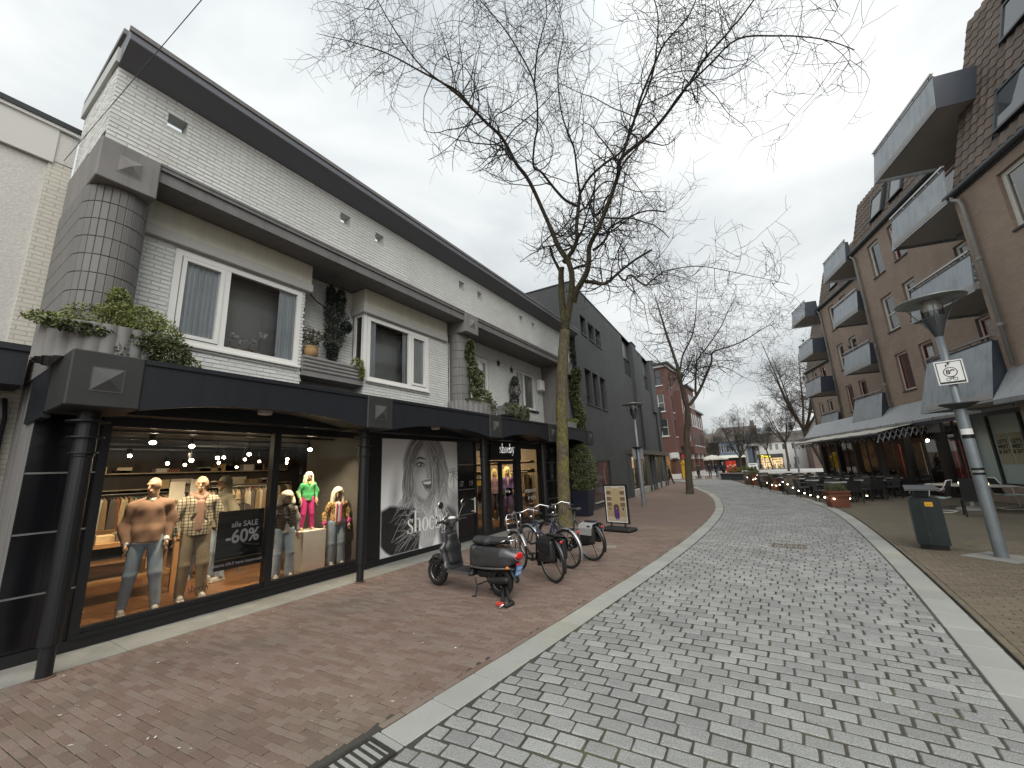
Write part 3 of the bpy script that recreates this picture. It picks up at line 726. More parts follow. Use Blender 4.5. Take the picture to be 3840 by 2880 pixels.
# ---- shop front
b = MB(Mx)
b.bx(1.0, 15.9, 7.12, 7.25, 0, .125); b.bx(1.6, 5.9, 7.09, 7.16, .125, .165); LP(b, 'plinth', m_blk)
sf = MB(Mx)
for a, c in ((1.58, 1.665), (3.72, 3.83), (5.56, 6.03), (8.6, 8.63), (9.36, 9.46), (9.82, 10.12), (11.64, 11.95), (13.28, 13.5)): sf.bx(a, c, 7.10 if c < 4 else 7.13, 7.24, .125, 2.74)
for a, c, z0, z1 in ((1.665, 3.72, .165, .225), (3.83, 5.56, .165, .225), (1.665, 3.72, 2.6, 2.74), (3.83, 5.56, 2.6, 2.74), (6.03, 8.6, 2.64, 2.74), (11.95, 13.28, .165, .24), (11.95, 13.28, 2.52, 2.74), (9.46, 9.82, 2.6, 2.74), (9.46, 9.82, .12, .2), (8.63, 9.36, 2.66, 2.74)): sf.bx(a, c, 7.125, 7.22, z0, z1)
front = LP(sf, 'shopfront_frame', m_blk)
for a, c, z0, z1 in ((1.665, 3.72, .225, 2.6), (3.83, 5.56, .225, 2.6), (11.95, 13.28, .24, 2.52), (9.46, 9.82, .2, 2.6)):
    b = MB(Mx); b.quad((a, 7.18, z0), (c, 7.18, z0), (c, 7.18, z1), (a, 7.18, z1)); LP(b, 'shop_window', m_shopglass, front)
def panel_wall(s0, s1, seams):
    b = MB(Mx); z = .13
    for zz in (*seams, 2.74): b.bx(s0, s1, 7.15, 7.2, z + .004, zz - .02); z = zz
    w = LP(b, 'black_glass_panel', m_blackglass)
    b = MB(Mx)
    for zz in seams: b.bx(s0, s1, 7.143, 7.19, zz - .018, zz + .002)
    LP(b, 'seam_strip', mat('seam_metal', (.3, .3, .3), .4, .8), w)
panel_wall(1.3, 1.58, (.70, 1.36, 2.03)); panel_wall(8.63, 9.36, (.70, 1.36, 2.03)); panel_wall(13.5, 15.9, (.70, 1.36, 2.03))
b = MB(); z = .13
for zz in (.70, 1.36, 2.03, 2.74): b.bx(-8.0, -7.2, 1.0, 1.012, z + .004, zz - .02); z = zz
b = MB(Mx); b.bx(1.012, 1.3, 7.16, 7.2, .13, 2.74); LP(b, 'black_glass_panel', m_blackglass)
b = MB(Mx)
for zz in (.70, 1.36, 2.03): b.bx(1.012, 1.3, 7.15, 7.17, zz - .018, zz + .002)
LP(b, 'seam_strip', MATS['seam_metal'])
# door with glass leaves and sign box above
b = MB(Mx); rect_frame(b, 10.12, 10.72, .02, 2.12, .07, 7.15, 7.21); rect_frame(b, 10.725, 11.64, .02, 2.12, .09, 7.15, 7.21); dr = LP(b, 'door', m_blk)
b = MB(Mx); b.quad((10.19, 7.18, .09), (10.65, 7.18, .09), (10.65, 7.18, 2.05), (10.19, 7.18, 2.05)); b.quad((10.82, 7.18, .09), (11.55, 7.18, .09), (11.55, 7.18, 2.05), (10.82, 7.18, 2.05)); LP(b, 'door_pane', m_shopglass, dr)
b = MB(Mx); b.tube([(10.86, 7.1, .95), (10.86, 7.1, 1.35)], .014, 8); LP(b, 'door_handle', m_chrome, dr)
b = MB(Mx); b.bx(10.14, 11.93, 7.09, 7.24, 2.14, 2.74); sb = LP(b, 'sign_box', m_blk)
b = MB(Mx); b.bx(9.2, 9.23, 7.02, 7.05, .72, 1.12); b.bx(9.2, 9.23, 7.05, 7.15, .75, .77); b.bx(9.2, 9.23, 7.05, 7.15, 1.06, 1.08); LP(b, 'pull_handle', m_upvc)
# ================================================================ NEIGHBOUR AT THE LEFT EDGE
m_stucco = mat('rough_white_stucco', (.56, .55, .52), .9, var=.05, scale=1.2, fine=(38, .12), bumpd=.012, bscale=32)
m_offwhite = brickmat('offwhite_painted_brick', (.58, .56, .49), (.55, .53, .46), (.42, .4, .35), .21, .066, .012, .75, .06, .008)
NB = thing('neighbour_house', 'rough white stucco house at the left edge with dark shop fascia and drainpipe', 'building', (-8.3, -2, 0))
def NP(mb, name, m, smooth=False): mb.v = [(x + 8.3, y + 2, z) for x, y, z in mb.v]; return mb.build(name, m, NB, smooth)
NP(MB().bx(-16, -8.33, -6, .79, 3.2, 6.55), 'stucco_wall', m_stucco); NP(MB().bx(-16, -8.3, .79, 1.03, 0, 6.6), 'brick_strip', m_offwhite)
NP(MB().bx(-16, -8.27, -6, .83, 6.56, 7.12), 'top_panel', mat('white_render_panel', (.58, .575, .54), .8, var=.04, scale=1)); NP(MB().bx(-16, -8.29, .832, 1.03, 6.6, 7.10), 'panel_end', m_stucco)
NP(MB().bx(-16, -8.24, -6, 1.05, 7.12, 7.17), 'coping_band', m_white); NP(MB().bx(-16, -8.22, -6, 1.06, 7.17, 7.25), 'roof_edge', m_navy)
NP(MB().bx(-8.4, -7.72, -6, .93, 3.12, 3.55), 'shop_fascia', m_navy); NP(MB().bx(-8.4, -7.69, -6, .95, 3.55, 3.63), 'fascia_trim', m_navy)
NP(MB().bx(-16, -8.5, -6, .78, 0, 3.2), 'shop_wall', m_blackglass)
NP(MB().tube([(-8.2, .84, 3.0), (-8.18, .87, 2.75), (-8.2, .87, 2.5), (-8.2, .87, 0)], .05, 10), 'drainpipe', m_blk); NP(MB().lathe([(.058, 2.1), (.062, 2.12), (.062, 2.2), (.058, 2.22)], (-8.2, .87, 0), 10), 'pipe_socket', m_blk)

# ================================================================ DARK GREY BRICK BUILDING
m_darkbrick = brickmat('dark_grey_brick', (.07, .075, .076), (.056, .061, .063), (.038, .042, .044), .21, .066, .012, .7, .14, .007, stain=((.075, .08, .08), .4, .5))
m_dkframe = mat('charcoal_frame', (.03, .033, .035), .45, var=.1)
m_dkglass = mat('dark_window_glass', (.025, .03, .032), .04, var=.2, scale=1.5, spec=.9)
m_skyglass = mat('bright_window_glass', (.06, .07, .075), .03, var=.1, spec=1.)
m_steel = mat('brushed_steel_panel', (.35, .37, .38), .32, .85, var=.1, scale=1.2)
m_bronze = mat('bronze_fascia', (.105, .085, .055), .5, .3, var=.1)
m_stone = mat('pale_stone_base', (.38, .37, .34), .8, var=.1)
dang = math.atan2(1, -.05)
DB = thing('dark_brick_building', 'tall dark charcoal brick shop building beside the white one', 'building', (-6.42, 15.95, 0), dang)
UP = [(1.0, 1.8, 7.95, 8.87), (2.15, 3.1, 7.95, 8.87), (3.32, 4.22, 7.95, 8.87)]
LO = [(1.0, 1.95, 4.6, 6.26), (2.12, 3.03, 4.6, 6.26), (3.36, 4.28, 4.6, 6.26)]
S1, S2 = (9.2, 11.75, 7.45, 10.1), (15.5, 17.95, 7.45, 10.1)
PO, SHOPS = (.95, 3.75, .3, 2.07), [(7.75, 10.1, .42, 2.4), (10.55, 12.9, .42, 2.4), (15.4, 19.2, .42, 2.4)]
b = MB(); facade_wall(b, 0, 20.6, 0, 10.1, UP + LO + [S1, S2, PO, (7.6, 20.3, .001, 2.45)], 0, .28); b.quad((0, 0, 0), (0, 0, 10.1), (0, 14, 10.1), (0, 14, 0)); b.quad((20.6, 0, 0), (20.6, 14, 0), (20.6, 14, 10.1), (20.6, 0, 10.1)); b.quad((0, 0, 10.1), (20.6, 0, 10.1), (20.6, 14, 10.1), (0, 14, 10.1))
b.build('wall', m_darkbrick, DB)
MB().bx(-.03, 20.64, -.03, .1, 10.1, 10.15).build('coping', m_dkframe, DB); MB().bx(-.03, .08, .1, 14, 10.1, 10.15).build('coping', m_dkframe, DB)
for n, h in enumerate(UP + LO):
    a, c, z0, z1 = h; f = MB(); rect_frame(f, a + .01, c - .01, z0 + .01, z1 - .01, .06, .16, .22)
    if n >= 3: f.bx(a + .07, c - .07, .165, .215, z0 + .42, z0 + .48); f.bx(a + .07, c - .07, .165, .215, z1 - .48, z1 - .42); f.bx((a + c) / 2 - .02, (a + c) / 2 + .02, .168, .212, z0 + .07, z1 - .07)
    w = f.build('window', m_dkframe, DB); MB().quad((a, .2, z0), (c, .2, z0), (c, .2, z1), (a, .2, z1)).build('pane', m_dkglass, w); MB().bx(a - .03, c + .03, -.04, .2, z0 - .05, z0 + .004).build('sill', m_dkframe, w)
f = MB(); rect_frame(f, 2.2, 3.05, 8.0, 8.82, .05, 0, .04); f.v = [(x, -.02 - (z - 8.82) * -.35, z) for x, y, z in f.v]; f.build('open_sash', m_dkframe, DB)
for (a, c, z0, z1) in (S1, S2):
    MB().bx(a + .02, c - .3, .2, .26, z1 - 1.25, z1 - .02).build('steel_panel', m_steel, DB); f = MB(); rect_frame(f, a + .02, c - .3, z0 + .1, z1 - 1.27, .05, .15, .22); f.bx(a + (c - a) * .5, a + (c - a) * .5 + .06, .15, .22, z0 + .12, z1 - 1.3); w = f.build('window', m_dkframe, DB)
    MB().quad((a, .2, z0 + .1), (c, .2, z0 + .1), (c, .2, z1 - 1.2), (a, .2, z1 - 1.2)).build('pane', m_skyglass, w)
    MB().bx(c - .32, c + .9, -.16, .3, 5.9, z1 + .06).build('pier', m_darkbrick, DB); MB().bx(c - .36, c + .94, -.2, .3, z1 + .06, z1 + .12).build('pier_cap', m_dkframe, DB)
    MB().bx(a, c - .3, .06, .28, z0 - 1.4, z0 + .1).build('recess_panel', m_dkframe, DB)
    MB().tube([(c + .7, -.1, 5.9), (c + .7, -.1, 2.7)], .07, 8).build('downpipe', m_dkframe, DB); MB().bx(c - .75, c - .68, -.012, .05, 4.5, 6.3).build('slot_strip', m_dkframe, DB)
f = MB(); rect_frame(f, PO[0], PO[1], PO[2], PO[3], .04, .02, .1); w = f.build('display_panel', m_dkframe, DB); MB().quad((PO[0], .06, PO[2]), (PO[1], .06, PO[2]), (PO[1], .06, PO[3]), (PO[0], .06, PO[3])).build('pane', mat('maroon_poster_glass', (.05, .03, .03), .1, var=.6, scale=1.2), w)
pr = MB(); [pr.bx(2.75 + .28 * math.sin(i * .7) * .4, 2.98 + .28 * math.sin(i * .7) * .4, .05, .058, .5 + i * .13, .64 + i * .13) for i in range(11)]; pr.build('red_print', mat('faded_red_print', (.28, .08, .08), .5, var=.5, scale=6), w)
MB().bx(PO[0] - .05, PO[1] + .05, -.05, .08, PO[2] - .06, PO[2]).build('stone_sill', m_stone, DB); MB().bx(7.5, 20.5, -.06, .3, 0, .36).build('stone_plinth', m_stone, DB)
MB().bx(7.4, 20.6, -.42, .2, 2.42, 2.68).build('shop_fascia', m_bronze, DB)
x = 7.45
for a in (7.45, 10.1, 12.9, 14.1, 15.0, 16.9, 19.2, 20.2): MB().bx(a, a + .42, -.12, .28, 0, 2.42).build('shop_pier', m_darkbrick, DB)
for k, (a, c, z0, z1) in enumerate(SHOPS):
    f = MB(); rect_frame(f, a, c, z0, z1, .06, .12, .2); w = f.build('shop_window', m_dkframe, DB); MB().quad((a, .16, z0), (c, .16, z0), (c, .16, z1), (a, .16, z1)).build('pane', m_shopglass, w)
    MB().quad((a, 1.6, z0 - .3), (c, 1.6, z0 - .3), (c, 1.6, z1), (a, 1.6, z1)).build('display_back', mat('lit_display_back', (.62, .5, .32), .8, var=.25, scale=2.5), w)
    MB().bx(a, c, .2, 1.6, z0 - .05, z0).build('display_floor', m_stone, w)
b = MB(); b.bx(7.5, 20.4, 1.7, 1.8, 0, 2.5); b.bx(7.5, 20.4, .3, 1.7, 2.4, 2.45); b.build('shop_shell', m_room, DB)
m_bulb = emitter('warm_bulb', (1, .86, .62), 14)
for k, s in enumerate((8.8, 11.6, 16.2, 18.2)): 
    MB().ell((s, .55, 2.3), .07).build('spotlight', m_bulb, DB)
    ld = bpy.data.lights.new('shop_spot', 'POINT'); ld.energy = 22; ld.color = (1, .82, .58); ld.shadow_soft_size = .1; lo = bpy.data.objects.new('shop_spot', ld); col.objects.link(lo); lo.parent = DB; lo.location = (s, .7, 2.2)
for s, c_ in ((9.0, (.5, .07, .06)), (9.3, (.5, .07, .06)), (11.4, (.25, .25, .3)), (17, (.05, .05, .06))): blob_obj('dress_form', [cap((s, .8, .95), (s, .8, 1.5), .16, .19), cap((s, .8, .45), (s, .8, .95), .2, .14)], .05, mat('garment_%d' % int(s * 10), c_, .9), DB)

# ================================================================ BROWN BRICK APARTMENTS ON THE RIGHT
m_tan = brickmat('brown_apartment_brick', (.36, .268, .205), (.31, .23, .175), (.27, .23, .195), .21, .0625, .014, .88, .13, .005, stain=((.25, .2, .165), .35, .6))
m_panel = mat('blue_grey_balcony_panel', (.34, .375, .40), .45, .15, streak=.3, var=.07, scale=.9, stain=((.18, .2, .215), 1.6, .5))
m_under = mat('balcony_underside', (.42, .4, .375), .8, var=.07, scale=1.5)
m_navyside = mat('navy_side_panel', (.045, .055, .075), .45, var=.08)
m_alu = mat('aluminium_rail', (.5, .5, .48), .38, .8, var=.08, scale=4)
m_aptframe = mat('cream_window_frame', (.66, .65, .6), .5, var=.05)
m_redframe = mat('red_inner_sash', (.25, .035, .03), .5, var=.1)
m_aptglass = mat('apartment_glass', (.045, .05, .052), .05, var=.4, scale=.8, spec=.8)
m_farpane = mat('opposite_shop_glass', (.03, .032, .034), .06, var=.3, scale=.6)
m_vit = mat('net_curtain', (.34, .34, .33), .9, var=.2, scale=2)
m_rooftile = mat('brown_roof_tile', (.13, .1, .08), .75, var=.15, scale=1.2, piece=.16, fine=(40, .1))
m_roofbed = mat('roof_batten_dark', (.03, .025, .022), .9)
m_gutter = mat('zinc_gutter', (.07, .078, .085), .5, .4, var=.1)
m_pipe = mat('grey_drainpipe', (.25, .245, .235), .6, var=.1, scale=6)
m_sill = mat('dark_sill_tile', (.06, .055, .05), .7)
uv_, nv_ = Vector((-.236, .972, 0)), Vector((.972, .236, 0))
aang = math.atan2(-.972, .236)
AP = thing('apartment_building', 'brown brick apartment building with tiled mansard roof and blue grey corner balconies', 'building', (5.71, 15.7, 0), aang)
def tile_mesh():
    """one interlocking pantile: a wave across, lifted at its lower edge; X across, Z up the slope, -Y outward"""
    n = 6; v = []; w, h = .30, .36
    for zz, lift in ((0, -.028), (h, -.006)):
        for i in range(n + 1):
            t = i / n; v.append((w * (t - .5), lift - .028 * math.sin(t * 2 * math.pi) * (1 if t < .62 else .6), zz))
    for i in range(n + 1): t = i / n; v.append((w * (t - .5), -.028 * math.sin(t * 2 * math.pi) * (1 if t < .62 else .6) + .004, 0))
    f = [(i, i + 1, n + 2 + i, n + 1 + i) for i in range(n)] + [(i + 1, i, 2 * n + 2 + i, 2 * n + 3 + i) for i in range(n)]
    return v, f
TV, TF = tile_mesh(); me_tile = mesh('roof_tile', TV, TF, m_rooftile); all_tiles = []
m_aptpane = glass('apartment_pane', (.55, .58, .58), .1)
def apt_window(par, M, s0, s1, z0, z1, red, kind):
    fr = MB(M); rect_frame(fr, s0 + .005, s1 - .005, z0 + .005, z1 - .005, .07, .09, .15); w = fr.build('window', m_aptframe, par)
    fr = MB(M); rect_frame(fr, s0 + .075, s1 - .075, z0 + .075, z1 - .075, .035, .1, .145); fr.build('sash', m_redframe if red else m_aptframe, w)
    if kind == 1: MB(M).bx(s0 + .1, s1 - .1, .105, .14, z0 + (z1 - z0) * .46, z0 + (z1 - z0) * .49).build('glazing_bar', m_aptframe, w)
    MB(M).quad((s0 + .1, .13, z0 + .1), (s1 - .1, .13, z0 + .1), (s1 - .1, .13, z1 - .1), (s0 + .1, .13, z1 - .1)).build('pane', m_aptpane, w)
    cb = MB(M); n = 14; a, c = (s0 + .08, s0 + (s1 - s0) * rng.uniform(.4, .95)) if rng.random() < .5 else (s0 + (s1 - s0) * rng.uniform(.1, .5), s1 - .08); v = []
    for i in range(n + 1): x = a + (c - a) * i / n; y = .24 + .02 * math.sin(i * 1.9); v += [(x, y, z0 + .05), (x, y, z1 - .05)]
    cb.add(v, [(2 * i, 2 * i + 2, 2 * i + 3, 2 * i + 1) for i in range(n)]); cb.build('curtain', rng.choice((m_vit, m_vit, mat('dark_curtain', (.12, .12, .11), .9))), w)
    MB(M).bx(s0 - .02, s1 + .02, -.045, .12, z0 - .05, z0).build('sill', m_sill, w)

def section(org, width, zg, cols, rows, skylights, roof_top=14.5, rec=.28):
    """one staggered block: org = far street corner, local X toward the camera, -Y to the street"""
    M = Matrix.Translation(Vector((0, 0, 0))); dx = (Vector(org) - Vector((5.71, 15.7, 0))); s = -dx.dot(uv_); d = dx.dot(nv_)
    M = Matrix.Translation(Vector((s, d, 0)))
    hol = [(a, c, z0, z1) for a, c in cols for z0, z1 in rows]
    b = MB(M); facade_wall(b, 0, width, 3.0, zg, hol, 0, .13); b.quad((0, 0, 3), (0, 0, zg), (0, 9, zg), (0, 9, 3)); b.quad((width, 0, 3), (width, 9, 3), (width, 9, zg), (width, 0, zg)); b.build('wall', m_tan, AP)
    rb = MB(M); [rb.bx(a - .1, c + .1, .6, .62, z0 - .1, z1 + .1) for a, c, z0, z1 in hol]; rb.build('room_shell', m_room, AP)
    for a, c in cols:
        for r, (z0, z1) in enumerate(rows): apt_window(AP, M, a, c, z0, z1, (r == 0 and a > 2) or r == 2, 1 if r == 1 else 0)
    L = roof_top - zg; R_ = L * rec; sl = math.atan2(R_, L)
    b = MB(M); b.quad((-.05, .06, zg), (width, .06, zg), (width, R_ + .06, roof_top), (-.05, R_ + .06, roof_top)); b.quad((-.05, .06, zg), (-.05, R_ + .06, roof_top), (-.05, 9, roof_top), (-.05, 9, zg)); b.quad((-.05, R_ + .06, roof_top), (width, R_ + .06, roof_top), (width, 9, roof_top + .6), (-.05, 9, roof_top + .6))
    rf = b.build('roof', m_roofbed, AP)
    g = MB(M); g.tube([(-.14, -.09, zg + .02), (width, -.09, zg + .02)], .085, 10); g.bx(-.12, width, -.05, .06, zg - .1, zg + .08); g.build('gutter', m_gutter, AP)
    p = MB(M); p.tube([(.1, -.09, zg - .03), (.12, -.1, zg - .16), (.32, -.1, zg - .3), (.36, -.09, zg - .5), (.36, -.09, 3.85)], .05, 10); dp = p.build('downpipe', m_pipe, AP, True)
    for z in np.arange(4.9, zg - .8, 1.9): MB(M).lathe([(.052, z), (.064, z + .01), (.064, z + .09), (.052, z + .1)], (.36, -.09, 0), 10).build('pipe_bracket', m_pipe, dp)
    for a, c, z0, z1 in skylights:                 # roof windows lie in the slope
        y0, y1 = .06 + (z0 - zg) * rec, .06 + (z1 - zg) * rec
        fr = MB(M)
        for (xa, xb, ta, tb) in ((a - .07, a, 0, 1), (c, c + .07, 0, 1), (a, c, 0, .06), (a, c, .94, 1)):
            pts = [(x, y0 + (y1 - y0) * t + o_, z0 + (z1 - z0) * t) for o_ in (-.13, .02) for x, t in ((xa, ta), (xb, ta), (xb, tb), (xa, tb))]
            fr.add(pts, [(0, 1, 2, 3), (7, 6, 5, 4), (0, 4, 5, 1), (1, 5, 6, 2), (2, 6, 7, 3), (3, 7, 4, 0)])
        w = fr.build('roof_window', m_gutter, AP); MB(M).quad((a, y0 - .1, z0), (c, y0 - .1, z0), (c, y1 - .1, z1), (a, y1 - .1, z1)).build('pane', m_skyglass, w)
    rh = .31; n = int((L / math.cos(sl)) / rh)
    for r in range(n + 1):
        t = r * rh * math.cos(sl); z = zg + t; y = .06 + t * rec
        if z > roof_top - .1: break
        x = 0.08
        while x < min(width, 7.5):
            if not any(a - .2 < x < c + .2 and z0 - .3 < z < z1 - .02 for a, c, z0, z1 in skylights): all_tiles.append((M, x, y - .01, z, -sl, rf))
            x += .275
    return M
ROWS = [(9.85, 11.48), (7.15, 8.8), (4.42, 6.1)]
M2 = section((5.24, 25.47, 0), 10, 11.8, [(1.4, 2.33), (3.1, 3.95), (6.2, 8.3)], ROWS, [(1.75, 2.65, 12.6, 13.75), (3.35, 4.2, 12.6, 13.75)])
M1 = section((5.71, 15.7, 0), 13, 8.98, [(1.43, 2.9), (4.6, 6.4)], [(7.05, 8.6), (4.42, 6.1)], [(1.55, 2.6, 9.75, 10.95), (1.55, 2.6, 12.35, 13.5), (4.5, 5.6, 9.75, 10.95)])
M3 = section((4.62, 34.31, 0), 9, 11.85, [(1.4, 2.25), (3.1, 3.95), (5.6, 7.4)], ROWS, [(1.75, 2.65, 12.6, 13.75), (3.35, 4.2, 12.6, 13.75)])
M4 = section((4.0, 43.2, 0), 9, 8.98, [(1.4, 2.25), (3.1, 3.95), (5.9, 7.2)], [(7.15, 8.8), (4.42, 6.1)], [])
near, rest = nearest_split(all_tiles, lambda t: tuple((Matrix.Translation((5.71, 15.7, 0)) @ Matrix.Rotation(aang, 4, 'Z') @ t[0]) @ Vector(t[1:4])))
for t in near:
    p = t[0] @ Vector(t[1:4]); obj('roof_tile', me_tile, t[5], p, (t[4], 0, 0))
V, F = [], []
for t in rest:
    o_ = len(V); c, s = math.cos(t[4]), math.sin(t[4]); p = t[0] @ Vector(t[1:4])
    V += [(p.x + q[0], p.y + q[1] * c - q[2] * s, p.z + q[1] * s + q[2] * c) for q in TV]; F += [tuple(i + o_ for i in f) for f in TF]
obj('remaining_roof_tiles', mesh('remaining_roof_tiles', V, F, m_rooftile), AP, kind='stuff')
def balcony(M, z, prot, L=2.7, D=1.85, base=None, back=0.):
    """corner balcony beyond the far end of a block: flared front panel, end panels, slab, rail"""
    zb = z if base is None else base; y0 = -prot; fl = .14 if base is None else .34
    top = z + 1.0
    b = MB(M); b.bx(-L, -.01, y0 - fl, D, zb, zb + .14); sl = b.build('balcony_slab', m_under, AP)
    b = MB(M); th = .03
    b.add([(-L - fl, y0 - fl, zb - .06), (0, y0 - fl, zb - .06), (0, y0, top), (-L, y0, top), (-L - fl, y0 - fl + th, zb - .06), (0, y0 - fl + th, zb - .06), (0, y0 + th, top), (-L, y0 + th, top)], [(0, 1, 2, 3), (7, 6, 5, 4), (0, 4, 5, 1), (1, 5, 6, 2), (2, 6, 7, 3), (3, 7, 4, 0)]); b.build('front_panel', m_panel, sl)
    b = MB(M); b.add([(-L - fl, y0 - fl, zb - .06), (-L - fl, D, zb - .06), (-L, D, top), (-L, y0, top)], [(0, 1, 2, 3)]); b.build('end_panel', m_panel, sl)
    if prot > .02 or back: MB(M).add([(.004, y0 - fl, zb - .06), (.004, back, zb - .06), (.004, back + (.25 if back else 0), top), (.004, y0, top)], [(0, 1, 2, 3)]).build('side_panel', m_navyside, sl)
    b = MB(M); b.bx(-L - .02, 0, y0 - .005, y0 + .03, top - .0, top + .05); b.build('top_trim', m_navyside, sl)
    b = MB(M); b.bx(-L - .05, 0, y0 - .02, y0 + .05, top + .12, top + .17); b.bx(-L - .05, -L, y0, D, top + .12, top + .17); [b.bx(x, x + .03, y0, y0 + .03, top, top + .12) for x in np.linspace(-L + .1, -.2, 5)]; b.build('rail', m_alu, sl)
    return sl
for z in (6.12, 8.87, 11.6): balcony(M1 if z < 11 else M1 @ Matrix.Translation((.62, 0, 0)), z, .02, 2.7 if z < 11 else 3.3, back=0 if z < 11 else .74); balcony(M2, z, .14); balcony(M3, z - (0 if z < 11 else 0), .7)
for M in (M1, M2, M3): balcony(M, 3.62, .12, base=3.06)
# sun blinds and wide windows behind the balconies
for M, zs in ((M1, (4.42, 7.15)), (M2, (7.15, 4.42))):
    for z in zs:
        MB(M).bx(-2.5, -.3, 1.45, 1.8, z + 1.55, z + 1.72).build('sun_blind', m_alu, AP)
# grey sloping roof band over the ground floor (along the middle block and beyond it)
b = MB(M2); b.add([(-9.2, -.75, 3.02), (8.5, -.75, 3.02), (8.5, .0, 3.86), (-9.2, .0, 3.86), (-9.2, -.75, 2.92), (8.5, -.75, 2.92), (8.5, .1, 2.92), (-9.2, .1, 2.92)], [(0, 1, 2, 3), (0, 4, 5, 1), (4, 7, 6, 5), (0, 3, 7, 4), (1, 5, 6, 2)]); b.build('roof_band', mat('grey_metal_band', (.3, .315, .325), .5, .2, streak=.25, var=.08, scale=.8, stain=((.28, .28, .27), 1.2, .4)), AP)
b = MB(M2); [b.bx(x, x + .02, -.76, -.742, 2.94, 3.03) for x in np.arange(-9, 8.5, 1.2)]; b.build('band_seam', m_gutter, AP)
MB(M2).bx(-9.2, 8.5, -.72, -.6, 2.8, 2.93).build('band_trim', m_navyside, AP)
b = MB(M2); b.bx(-9.2, 0, .1, 6, 3.0, 3.1); b.bx(-9.2, 9.9, 5, 5.2, 0, 3.0); b.bx(-9.2, -9, 0, 5, 0, 3); b.bx(9.8, 9.9, -.0, 5, 0, 3); b.build('ground_floor_shell', m_room, AP)
# ground floor of the near block: brick piers, dark shop panes, grey band
b = MB(M1); b.add([(.05, -.5, 3.02), (13, -.5, 3.02), (13, .0, 3.8), (.05, .0, 3.8), (.05, -.5, 2.9), (13, -.5, 2.9), (13, .1, 2.9), (.05, .1, 2.9)], [(0, 1, 2, 3), (0, 4, 5, 1), (4, 7, 6, 5), (0, 3, 7, 4), (1, 5, 6, 2)]); b.build('roof_band', MATS['grey_metal_band'], AP)
for x in np.arange(.05, 13, 2.55): MB(M1).bx(x, x + .5, -.02, .4, 0, 2.92).build('ground_pier', m_tan, AP)
for x in np.arange(.55, 12, 2.55): MB(M1).bx(x, x + 2.05, .15, .2, .3, 2.9).build('shop_pane', m_farpane, AP); MB(M1).bx(x, x + 2.05, .1, .3, 0, .3).build('pane_plinth', m_tan, AP)
# dark restaurant front: posts and panes
m_post = mat('dark_brown_post', (.035, .03, .027), .6, var=.15)
for x in (-8.9, -6.55, -4.35, -2.0, .35, 2.7, 4.35): MB(M2).bx(x, x + .26, -.06, .2, 0, 2.95).build('post', m_post, AP)
for a, c in ((-8.6, -6.55), (-6.3, -4.35), (-4.1, -2.0), (-1.7, .35), (.6, 2.7), (2.96, 4.35)):
    MB(M2).quad((a, .08, .1), (c, .08, .1), (c, .08, 2.9), (a, .08, 2.9)).build('restaurant_pane', m_shopglass, AP); MB(M2).bx(a, c, .02, .12, 0, .12).build('pane_foot', m_post, AP); MB(M2).bx((a + c) / 2 - .03, (a + c) / 2 + .03, .05, .11, .1, 2.92).build('pane_bar', m_post, AP)
MB(M2).bx(-9, 4.6, .0, 5, -.002, .012).build('restaurant_floor', mat('brown_floor', (.1, .07, .045), .5), AP)
m_frost = mat('frosted_mint_glass', (.40, .475, .455), .25, var=.05, scale=.7)
for a, c in ((4.63, 5.35), (5.43, 6.62), (6.72, 8.4)): MB(M2).quad((a, .06, .62), (c, .06, .62), (c, .06, 2.92), (a, .06, 2.92)).build('frosted_pane', m_frost, AP)
b = MB(M2); [b.bx(x, x + .08, .0, .1, .6, 2.92) for x in (4.57, 5.35, 6.64, 8.4)]; b.bx(4.6, 8.4, .01, .1, .58, .63); b.build('frosted_frame', m_dkframe, AP)
MB(M2).bx(4.6, 9.8, .03, .2, 0, .58).build('low_wall', m_tan, AP)
m_lime = mat('gold_menu_sheet', (.36, .33, .22), .7, var=.06); m_ink = mat('dark_ink', (.02, .02, .018), .7)
for cx in (5.75, 6.3):
    MB(M2).bx(cx - .24, cx + .24, .048, .056, 1.25, 2.25).build('menu_sheet', m_lime, AP)
    for k, s in enumerate(("LET'S", 'MEET', '& EAT')):
        v, f = text_mesh(s, .17, bold=.006); t = MB(M2 @ frame_mat((cx, .044, 1.98 - k * .165), (1, 0, 0), (0, 0, 1))); t.add(v, f); t.build('menu_lettering', m_ink, AP)
# ================================================================ RED BRICK BUILDING AT THE CORNER
m_red = brickmat('red_brick', (.135, .057, .045), (.11, .048, .04), (.12, .085, .075), .21, .066, .012, .85, .12, .005)
m_whitestone = mat('white_stone_trim', (.6, .6, .57), .7, var=.06)
m_farglass = mat('far_window_glass', (.05, .055, .06), .08, var=.5, scale=.8, spec=.8)
RB = thing('red_brick_building', 'four storey red brick corner building with white cornice and stone sills', 'building', (-8.71, 49.44, 0), math.atan2(1, .03))
